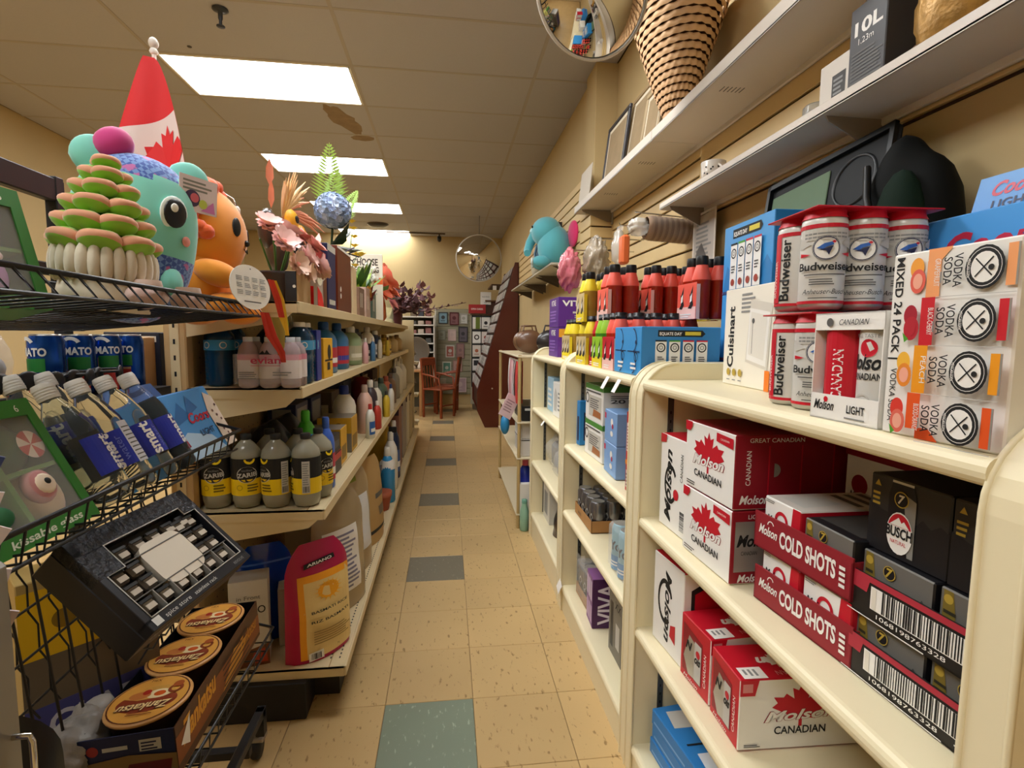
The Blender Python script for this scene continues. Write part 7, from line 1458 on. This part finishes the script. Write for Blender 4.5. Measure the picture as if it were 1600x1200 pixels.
t=thing('red_sign','red sign box with white lettering above the white card rack','sign',TR(.36,8.90,1.658)); MB().box(0,.29,0,.08,0,.15,P('#a01c1c',.4),.004).build('sign_box',t); p=Print(flat(frame((0,0,0),(1,0,0),(0,0,1)))); p.text('OPEN CARDS',.14,.06,.028,P('#f0d8d0',.5),w=.20,bold=.02); p.build('printed_face',t)
t=thing('white_sign','small white notice standing on the red sign box','sign',TR(.56,8.93,1.81)); MB().box(0,.18,0,.006,0,.21,P('#e6e2da',.5)).build('sign_card',t); p=Print(flat(frame((0,0,0),(1,0,0),(0,0,1)))); p.text('NOTICE',.09,.12,.022,DGREY,w=.12); p.lines(.06,.03,.12,.045,1,GREY); p.build('printed_face',t); MB().box(.05,.13,-.02,.05,-.002,.004,GREY).build('stand_foot',t)
# left far corner: white shelves, round basket, table, chairs
t=thing('shelf_unit','white shelving unit in the far corner beyond the gondola','shelving',TR(0,0,0)); b=MB()
for x in (-1.20,-.235): b.box(x,x+.02,9.0,9.4,0,1.62,P('#d8d2c6',.5))
b.box(-1.2,-.22,9.38,9.4,0,1.6,P('#5a5648',.6)); b.build('side_panels',t)
for z in (.85,1.00,1.15,1.31,1.46,1.60): MB().box(-1.18,-.235,8.98,9.38,z-.02,z,P('#e0dacd',.5)).build('shelf',t)
rn=random.Random(31)
for z in (1.00,1.15,1.31,1.46,1.60):
    for k in range(3):
        x=-.62+k*.125; c_=rn.choice(['#4a4844','#8a5a54','#6a5a44','#b8a898','#3a3a40'])
        o=MB().box(0,.10,0,.15,0,.05+.05*rn.random() if z<1.55 else .14,P(c_,.5),.01).build('folded_item',None,TR(x,9.02,z)); tag(o,{1.00:'lowest shelf',1.15:'second shelf',1.31:'third shelf',1.46:'fourth shelf',1.60:'top'}[z]+' item '+['nearest the wall end','in the middle','beside the display panel'][k]+' of the white corner shelving','item','small things on the corner shelving')
t=thing('round_basket','dark round woven tray propped on the corner table','basket',TR(-.49,8.58,1.02,rz=-.3)@TR(rx=1.45)); MB().lathe([(0,0),(.18,.005),(.22,.03),(.225,.035),(.215,.04),(.18,.015),(0,.012)],30,P('#5a5044',.7,bump=.4,nscale=60)).build('woven_disc',t); MB().tube([(.222*cos(a),.222*sin(a),.036) for a in [i*2*pi/30 for i in range(30)]],.008,P('#6a5a48',.6),6,closed=True).build('rim',t)
WDN=P('#b88858',.5,noise=.15,nscale=10); TER=P('#8a3f1c',.45,noise=.15,nscale=12)
t=thing('small_table','small pale wooden table in the far corner','table',TR(-.62,8.50,0)); MB().box(-.24,.24,-.25,.25,.70,.74,WDN,.006).build('tabletop',t)
for sx in (-1,1):
    for sy in (-1,1): MB().box(sx*.20-.02,sx*.20+.02,sy*.21-.02,sy*.21+.02,0,.70,WDN,.003).build('leg',t)
for x,y,h,c_,l in ((-.43,8.42,.14,'#ddd6c8','white figurine on the corner table'),(-.53,8.40,.06,'#c8b8a0','small cream dish on the corner table'),(-.47,8.62,.10,'#4a4440','dark trinket at the back of the corner table')):
    t=thing('figurine',l,'ornament',TR(x,y,.741)); MB().lathe([(0,0),(.04,0),(.045,h*.3),(.025,h*.6),(.03,h*.8),(0,h)],16,P(c_,.4)).build('figure',t); MB().lathe([(.046,0),(.048,.008),(.04,.012)],16,P('#8a7a68',.5)).build('foot_ring',t)
def chair(label,x,y,rz):
    t=thing('wooden_chair',label,'chair',TR(x,y,0,rz=rz),'reddish wooden chairs by the corner table')
    MB().box(-.19,.19,-.19,.19,.43,.455,TER,.01).build('seat',t)
    for sx in (-1,1):
        MB().box(sx*.17-.017,sx*.17+.017,-.185,-.15,0,.43,TER,.004).build('leg',t); MB().tube([(sx*.17,.17,0),(sx*.17,.175,.45),(sx*.165,.23,.92)],.019,TER,8).build('leg',t)
        MB().tube([(sx*.17,-.17,.43),(sx*.19,-.13,.62),(sx*.18,.05,.66),(sx*.168,.2,.68)],.015,TER,8).build('armrest',t)
    MB().box(-.17,.17,.205,.235,.80,.93,TER,.012,M=TR(0,0,0)).build('back_rail',t)
    for k in range(4): MB().tube([(-.105+k*.07,.18,.455),(-.105+k*.07,.215,.82)],.010,TER,6).build('back_spindle',t)
    MB().box(-.17,.17,-.178,-.160,.18,.20,TER).box(-.17,.17,.16,.18,.18,.20,TER).build('stretcher',t)
chair('reddish wooden armchair at the corner table, nearer one',-.13,8.24,-2.2+pi); chair('reddish wooden armchair at the corner table, farther one',-.02,8.80,-1.7)
t=thing('gondola_endcap','beige perforated end stand with hanging bags past the gondola','shelving',TR(0,0,0)); MB().box(-.80,-.40,6.36,6.40,0,1.46,P('#c8b68e',.55),.003).build('end_panel',t)
for z in (.20,.55,.95): MB().box(-.78,-.36,6.40,6.75,z-.02,z,P('#d0c09a',.5)).build('shelf',t)
for z,h,c_,l in ((.2,.25,'#c8c0b0','pale bundle on the lowest'),(.55,.28,'#8a7a6a','brown bundle on the middle'),(.95,.2,'#b0a48c','cream bundle on the top')):
    tt=thing('fabric_bundle',l+' shelf of the end stand','bundle',TR(-.52,6.56,z)); MB().ell((0,0,h*.5),(.13,.14,h*.5),P(c_,.7,noise=.3,nscale=14,bump=.4),16,10,fn=lambda d:1+.1*sin(6*d.x+2*d.z)).build('bundle_body',tt); MB().tube([(.135*cos(a),.145*sin(a),h*.5) for a in [i*2*pi/20 for i in range(20)]],.006,P('#5a4a3a',.6),5,closed=True).build('tie',tt)
# ceiling devices
t=thing('sprinkler_head','dark metal sprinkler head on the ceiling above the flag','sprinkler',TR(-1.228,3.19,H-.003)); MB().lathe([(.04,0),(.042,-.006),(.03,-.012),(.012,-.014),(.012,-.05),(.008,-.06),(.008,-.085)][::-1],18,P('#3a3c40',.35,metal=.6)).build('pipe_cup',t); MB().lathe([(0,-.092),(.022,-.092),(.022,-.088),(0,-.086)],14,P('#3a3c40',.35,metal=.6)).build('deflector',t)
t=MB().lathe([(0,-.006),(.012,-.004),(.014,0)],12,P('#4a4440',.6)).build('ceiling_bolt',None,TR(-1.579,3.614,H-.003)); tag(t,'small dark bolt head in the ceiling left of the nearest light','fitting')
t=thing('smoke_detector','dark oval ceiling device beyond the third light','detector',TR(-1.10,8.72,H-.004)); MB().lathe([(0,-.05),(.10,-.045),(.15,-.02),(.16,0)],24,P('#3a322a',.5)).build('detector_body',t); MB().lathe([(.16,-.012),(.17,-.008),(.17,0)],24,P('#5a4a3a',.5),cap=False).build('base_ring',t)
t=thing('track_camera','small black camera on a short ceiling track near the back wall','camera',TR(-.135,9.30,H-.004)); MB().box(-.9,.10,-.012,.012,-.022,0,P('#5a4a3a',.5)).build('track',t); MB().tube([(0,0,-.02),(0,0,-.07)],.012,BLACK,8).build('stem',t); MB().lathe([(.03,-.05),(.036,-.03),(.036,.05),(.025,.06)],14,BLACK,M=TR(0,0,-.10,rx=1.2)).build('camera_body',t)
# ================================================================ RIGHT WALL BEYOND THE SHELF UNITS
GLS=P('#b8b2a4',.3); 
for k,(ya,yb,l) in enumerate(((3.72,4.45,'nearest of three grey wall shelves, carrying the plush elephant'),(4.47,5.2,'middle one of three grey wall shelves beyond the pilaster'),(5.22,6.05,'farthest of three grey wall shelves beyond the pilaster'))):
    t=thing('wall_shelf',l,'shelf',TR(0,0,0)); MB().box(.735,XR-.02,ya,yb,1.795,1.812,GLS,.003).build('shelf_panel',t)
    for y in (ya+.06,yb-.06): MB().prism([(.76,1.793),(XR-.02,1.793),(XR-.02,1.71)],y-.003,y+.003,P('#5a5048',.5),M=MX).build('bracket',t)
t=thing('wall_shelf','small dark brown wall shelf with a white tag at the far end','shelf',TR(0,0,0)); MB().box(.72,XR,8.6,9.4,2.10,2.125,P('#4a2c1a',.5)).build('shelf_panel',t); MB().box(.74,.80,8.598,8.6,2.03,2.10,WHITE).build('tag_card',t); MB().box(.9,XR,8.7,8.72,2.0,2.10,P('#4a2c1a',.5)).build('bracket',t)
EL=P('#58b0bc',.8,sheen=.4); ELD=P('#3f7a9c',.8,sheen=.4)
t=thing('plush_elephant','teal plush elephant with pink ear on the grey wall shelf','toy',TR(.83,4.08,1.813,rz=R(-100))); 
MB().ell((0,0,.17),(.15,.13,.165),EL,24,16).build('plush_body',t); MB().ell((-.02,-.06,.285),(.135,.12,.115),EL,22,14).build('plush_head',t)
MB().tube([(-.10,-.15,.28),(-.13,-.19,.22),(-.11,-.21,.15),(-.06,-.21,.13)],[.045,.038,.032,.028],EL,10).build('trunk',t); MB().ell((-.13,-.15,.31),(.05,.045,.04),P('#a8d4d8',.8),12,8).build('cheek_patch',t)
for s_ in (-1,1): MB().ell((0,0,0),(.085,.026,.10),P('#d8286a',.8,sheen=.4) if s_>0 else ELD,16,10).build('ear',t,TR(.10,.14,.25,rz=.35) if s_>0 else TR(-.15,.0,.27,rz=-.5)); 
for s_ in (-1,1): MB().ell((0,0,0),(.014,.006,.010),INK,10,6).build('eye',t,TR(-.02+s_*.055,-.172,.315)); MB().ell((0,0,0),(.05,.07,.045),EL,14,10).build('foot',t,TR(s_*.085,-.10,.045)); MB().ell((0,0,0),(.035,.012,.03),P('#cfe0e0',.8),12,8).build('foot_pad',t,TR(s_*.085,-.168,.045))
t=thing('plush_toy','blue striped plush with ribbon standing beside the elephant','toy',TR(.80,4.36,1.813)); MB().ell((0,0,.13),(.06,.07,.13),P('#4f86b0',.8,noise=.4,nscale=20),16,12).ell((0,0,.28),(.05,.055,.055),P('#5f96bc',.8),14,10).build('plush_body',t); MB().tube([(-.06,-.02,.22),(-.07,.02,.16),(-.06,.05,.1)],.012,P('#7fa8d0',.6),6).build('ribbon',t)
c=Carton('gift_box','dark checked gift box standing at the back of the elephant shelf','box',(.90,4.62),(.90,4.44),1.813,.07,.44,P('#2c2a2c',.5,noise=.5,nscale=40)); c.face('front').rect(.02,.30,.16,.42,P('#5a5a58',.5)); c.done()
t=thing('plush_bag','clear bag of cream fabric beside the plush toys','bag',TR(.80,4.70,1.813)); MB().ell((0,0,.10),(.05,.10,.11),P('#cfc4a8',.5,noise=.3,nscale=20,bump=.3),16,10).build('bag_body',t); MB().ell((0,0,.22),(.03,.03,.03),P('#d8d0ba',.4),8,6).build('gathered_top',t)
# bags and cups hanging from pegs
def peg(o,x0,x1,y,z): MB().tube([(x1,y,z),(x0,y,z),(x0-.004,y,z+.012)],.0035,CHROME,5).build('peg',o)
PB=P('#e07a88',.25,alpha=.7,coat=.5)
t=thing('hanging_bag','pink clear plastic bag hanging off the slatwall above the yellow bottles','bag',TR(.69,2.95,1.56)); MB().ell((0,0,.10),(.06,.10,.11),PB,40,26,fn=lambda d:1+.10*sin(9*d.y+d.z*5)+.08*sin(13*d.x-7*d.z)+.05*sin(23*d.z+11*d.y)).build('bag_body',t); peg(t,.0,.38,0,.215); MB().ell((0,0,.205),(.02,.04,.03),PB,10,6).build('gathered_top',t)
t=thing('hanging_bag','clear plastic bag of beige items hanging beside the pink bag','bag',TR(.80,2.80,1.58)); MB().ell((0,0,.11),(.06,.12,.12),P('#b8a890',.25,alpha=.8,coat=.4,noise=.3,nscale=30),40,26,fn=lambda d:1+.10*sin(8*d.y+d.z*6)+.08*sin(15*d.x-8*d.z)+.05*sin(25*d.z+9*d.y)).build('bag_body',t); peg(t,.0,.27,0,.235); MB().ell((0,0,.225),(.02,.04,.03),FILM,10,6).build('gathered_top',t)
t=thing('hanging_bag','clear bag with orange and clear ornaments on a slatwall peg','bag',TR(.86,2.55,1.62)); MB().box(-.02,.02,-.07,-.01,.02,.16,P('#d86a38',.4),.01).build('orange_pack',t); MB().ell((0,.05,.11),(.035,.05,.09),P('#d8d4cc',.1,alpha=.55,coat=.5),16,10,fn=lambda d:1+.12*sin(9*d.z)).build('clear_wrap',t); peg(t,-.01,.21,0,.215); MB().box(-.02,-.0,-.02,.02,.19,.21,FILM).build('header_tab',t)
t=thing('cup_sleeve','clear sleeve of stacked brown paper cups sticking out on a slatwall peg','cups',TR(.862,2.25,1.765,ry=pi/2+.06))
for k in range(15): MB().lathe([(.046,0),(.054,.024),(.051,.024),(.043,.003)],22,P('#8a6a50' if k%2 else '#a8886c',.6),cap=False).build('paper_cup',t,TR(0,0,.002+k*.0125))
MB().lathe([(.0555,.0),(.056,.205)],22,P('#efe8e0',.1,alpha=.12,spec=.9),cap=False).build('clear_sleeve',t); MB().ell((0,0,-.030),(.040,.040,.045),P('#e8e4dc',.1,alpha=.5,spec=.9),30,20,fn=lambda d:1+.15*sin(11*d.x+5*d.y)*sin(9*d.y)).build('twisted_end',t); MB().tube([(-.062,0,-.05),(-.062,0,.215)],.0035,CHROME,5).build('peg',t)
# merchandise stand past the units
t=thing('wire_stand','tan metal merchandise stand just past the farthest shelf unit','rack',TR(0,0,0)); TN=P('#b89c68',.5)
for x,y in ((.47,3.36),(.47,4.6),(.93,3.36),(.93,4.6)): MB().tube([(x,y,0),(x,y,1.16)],.012,TN,8).build('post',t)
for z in (.10,.48,.72,1.155): MB().box(.455,.945,3.345,4.615,z-.012,z,P('#cfc0a0',.5),.003).build('shelf',t)
for y,c_,l in ((3.50,'#2a2422','black handbag'),(3.66,'#6a4a34','brown leather handbag'),(3.82,'#7a5a40','tan leather handbag')):
    tt=thing('handbag',l+' standing on the tan stand','bag',TR(.70 if y<3.6 else .58,y,1.157),'handbags on the tan stand'); MB().ell((0,0,.085),(.10,.045,.088),P(c_,.35,coat=.3),18,12,fn=lambda d:1-.1*max(0,-d.z)).build('bag_body',tt); MB().tube([(-.05,0,.155),(-.04,0,.20),(.04,0,.20),(.05,0,.155)],.007,P(c_,.4),6).build('handle',tt)
for k,(c_,d_) in enumerate((('#c83a34','red'),('#e2dcd8','white'),('#d8a8a8','pink'),('#c88a88','striped rose'),('#e8e4de','cream'))):
    tt=thing('folded_shirt',d_+' folded cloth hanging on the front of the tan stand','clothing',TR(.462+.0*k,3.42+.085*k,.84),'hanging cloths on the tan stand'); MB().grid(6,10,lambda u,v:(-.012*sin(6*u+k)-.03*v*(1-v),(u-.5)*.12+.05*(1-v)*(k%2),.28*v),P(c_,.7,noise=.2,nscale=20)).grid(6,10,lambda u,v:(.02-.012*sin(6*u+k),(.5-u)*.12+.05*(1-v)*(k%2),.28*v),P(c_,.7)).build('cloth',tt); MB().tube([(0,-.06,.28),(0,.06,.28)],.008,P('#8a7a68',.5),6).build('hanger_bar',tt)
c=Carton('storage_box','black box with green label on the tan stand','box',(.49,3.75),(.49,3.38),.722,.30,.10,BLK); p=c.face('front'); p.disc(.28,.045,.02,P('#a8c83a',.5)); p.disc(.33,.05,.014,OFFW); q=c.face('right'); q.rect(.02,.07,.14,.085,LGREY); c.done()
for z,l in ((.482,'white ruled box on the tan stand, lower one'),(.60,'white ruled box on the tan stand, upper one')):
    c=Carton('storage_box',l,'box',(.49,3.72),(.49,3.39),z,.30,.115,P('#d6d0c8',.5),group='white ruled boxes'); p=c.face('front'); 
    for k in range(1,4): p.rect(c.L*k/4-.003,.01,c.L*k/4+.003,.105,INK)
    p.rect(0,.105,c.L,.111,INK); q=c.face('right'); [q.rect(.3*k/4-.003,.01,.3*k/4+.003,.105,INK) for k in range(1,4)]; q.rect(0,.105,.3,.111,INK); c.done()
jug('cleaner_bottle','dark blue bottle with pink cap on the bottom of the tan stand','bottle',.53,3.46,.102,.36,.12,.10,P('#1c2c8c',.35),P('#e86a80',.4),None,None)
c=Carton('storage_box','tall black box beside the pink capped bottle on the tan stand','box',(.60,3.42),(.60,3.385),.102,.2,.36,BLK); c.face('right').rect(.03,.2,.17,.21,LGREY); c.done()
c=Carton('storage_box','small white caddy box in front on the tan stand','box',(.475,3.398),(.475,3.352),.102,.13,.20,P('#e2dcd2',.4)); c.face('right').rect(.03,.03,.05,.05,INK); c.done()
t=thing('paper_card','pink paper card dangling off the corner of the tan stand','card',TR(.42,3.47,.82,rz=.4)@TR(ry=.5)); MB().box(-.05,.05,-.0015,.0015,-.09,.07,P('#e0c4c8',.5)).build('card_sheet',t); p=Print(flat(frame((-.05,-.0015,-.09),(1,0,0),(0,0,1)))); p.lines(.015,.04,.085,.13,5,P('#a88a90',.5)); p.build('printed_face',t)
t=thing('blue_ball','blue net bag hanging low on the tan stand','bag',TR(.43,3.85,.62)); MB().ell((0,0,0),(.035,.045,.075),P('#2f86b8',.4),14,10).build('bag_body',t); MB().tube([(.03,0,.07),(.035,0,.12)],.004,TN,5).build('cord',t)
t=thing('floor_bottle','mint green bottle standing on the floor by the farthest shelf unit','bottle',TR(.505,3.315,0)); MB().lathe([(.0,0),(.026,0),(.03,.01),(.03,.13),(.018,.17),(.016,.19)],16,P('#8fb8a0',.35)).build('bottle_body',t); MB().lathe([(.018,.185),(.018,.21),(0,.212)],12,P('#6a9a84',.4)).build('cap',t)
t=thing('floor_can','white can standing on the floor beside the mint green bottle','can',TR(.56,3.33,0)); MB().lathe([(.024,0),(.026,.005),(.026,.10),(.023,.108)],16,P('#e0d8cc',.35)).build('can_body',t); MB().lathe([(.0262,.03),(.0262,.06)],16,P('#c8a89c',.5),cap=False).build('label_band',t)
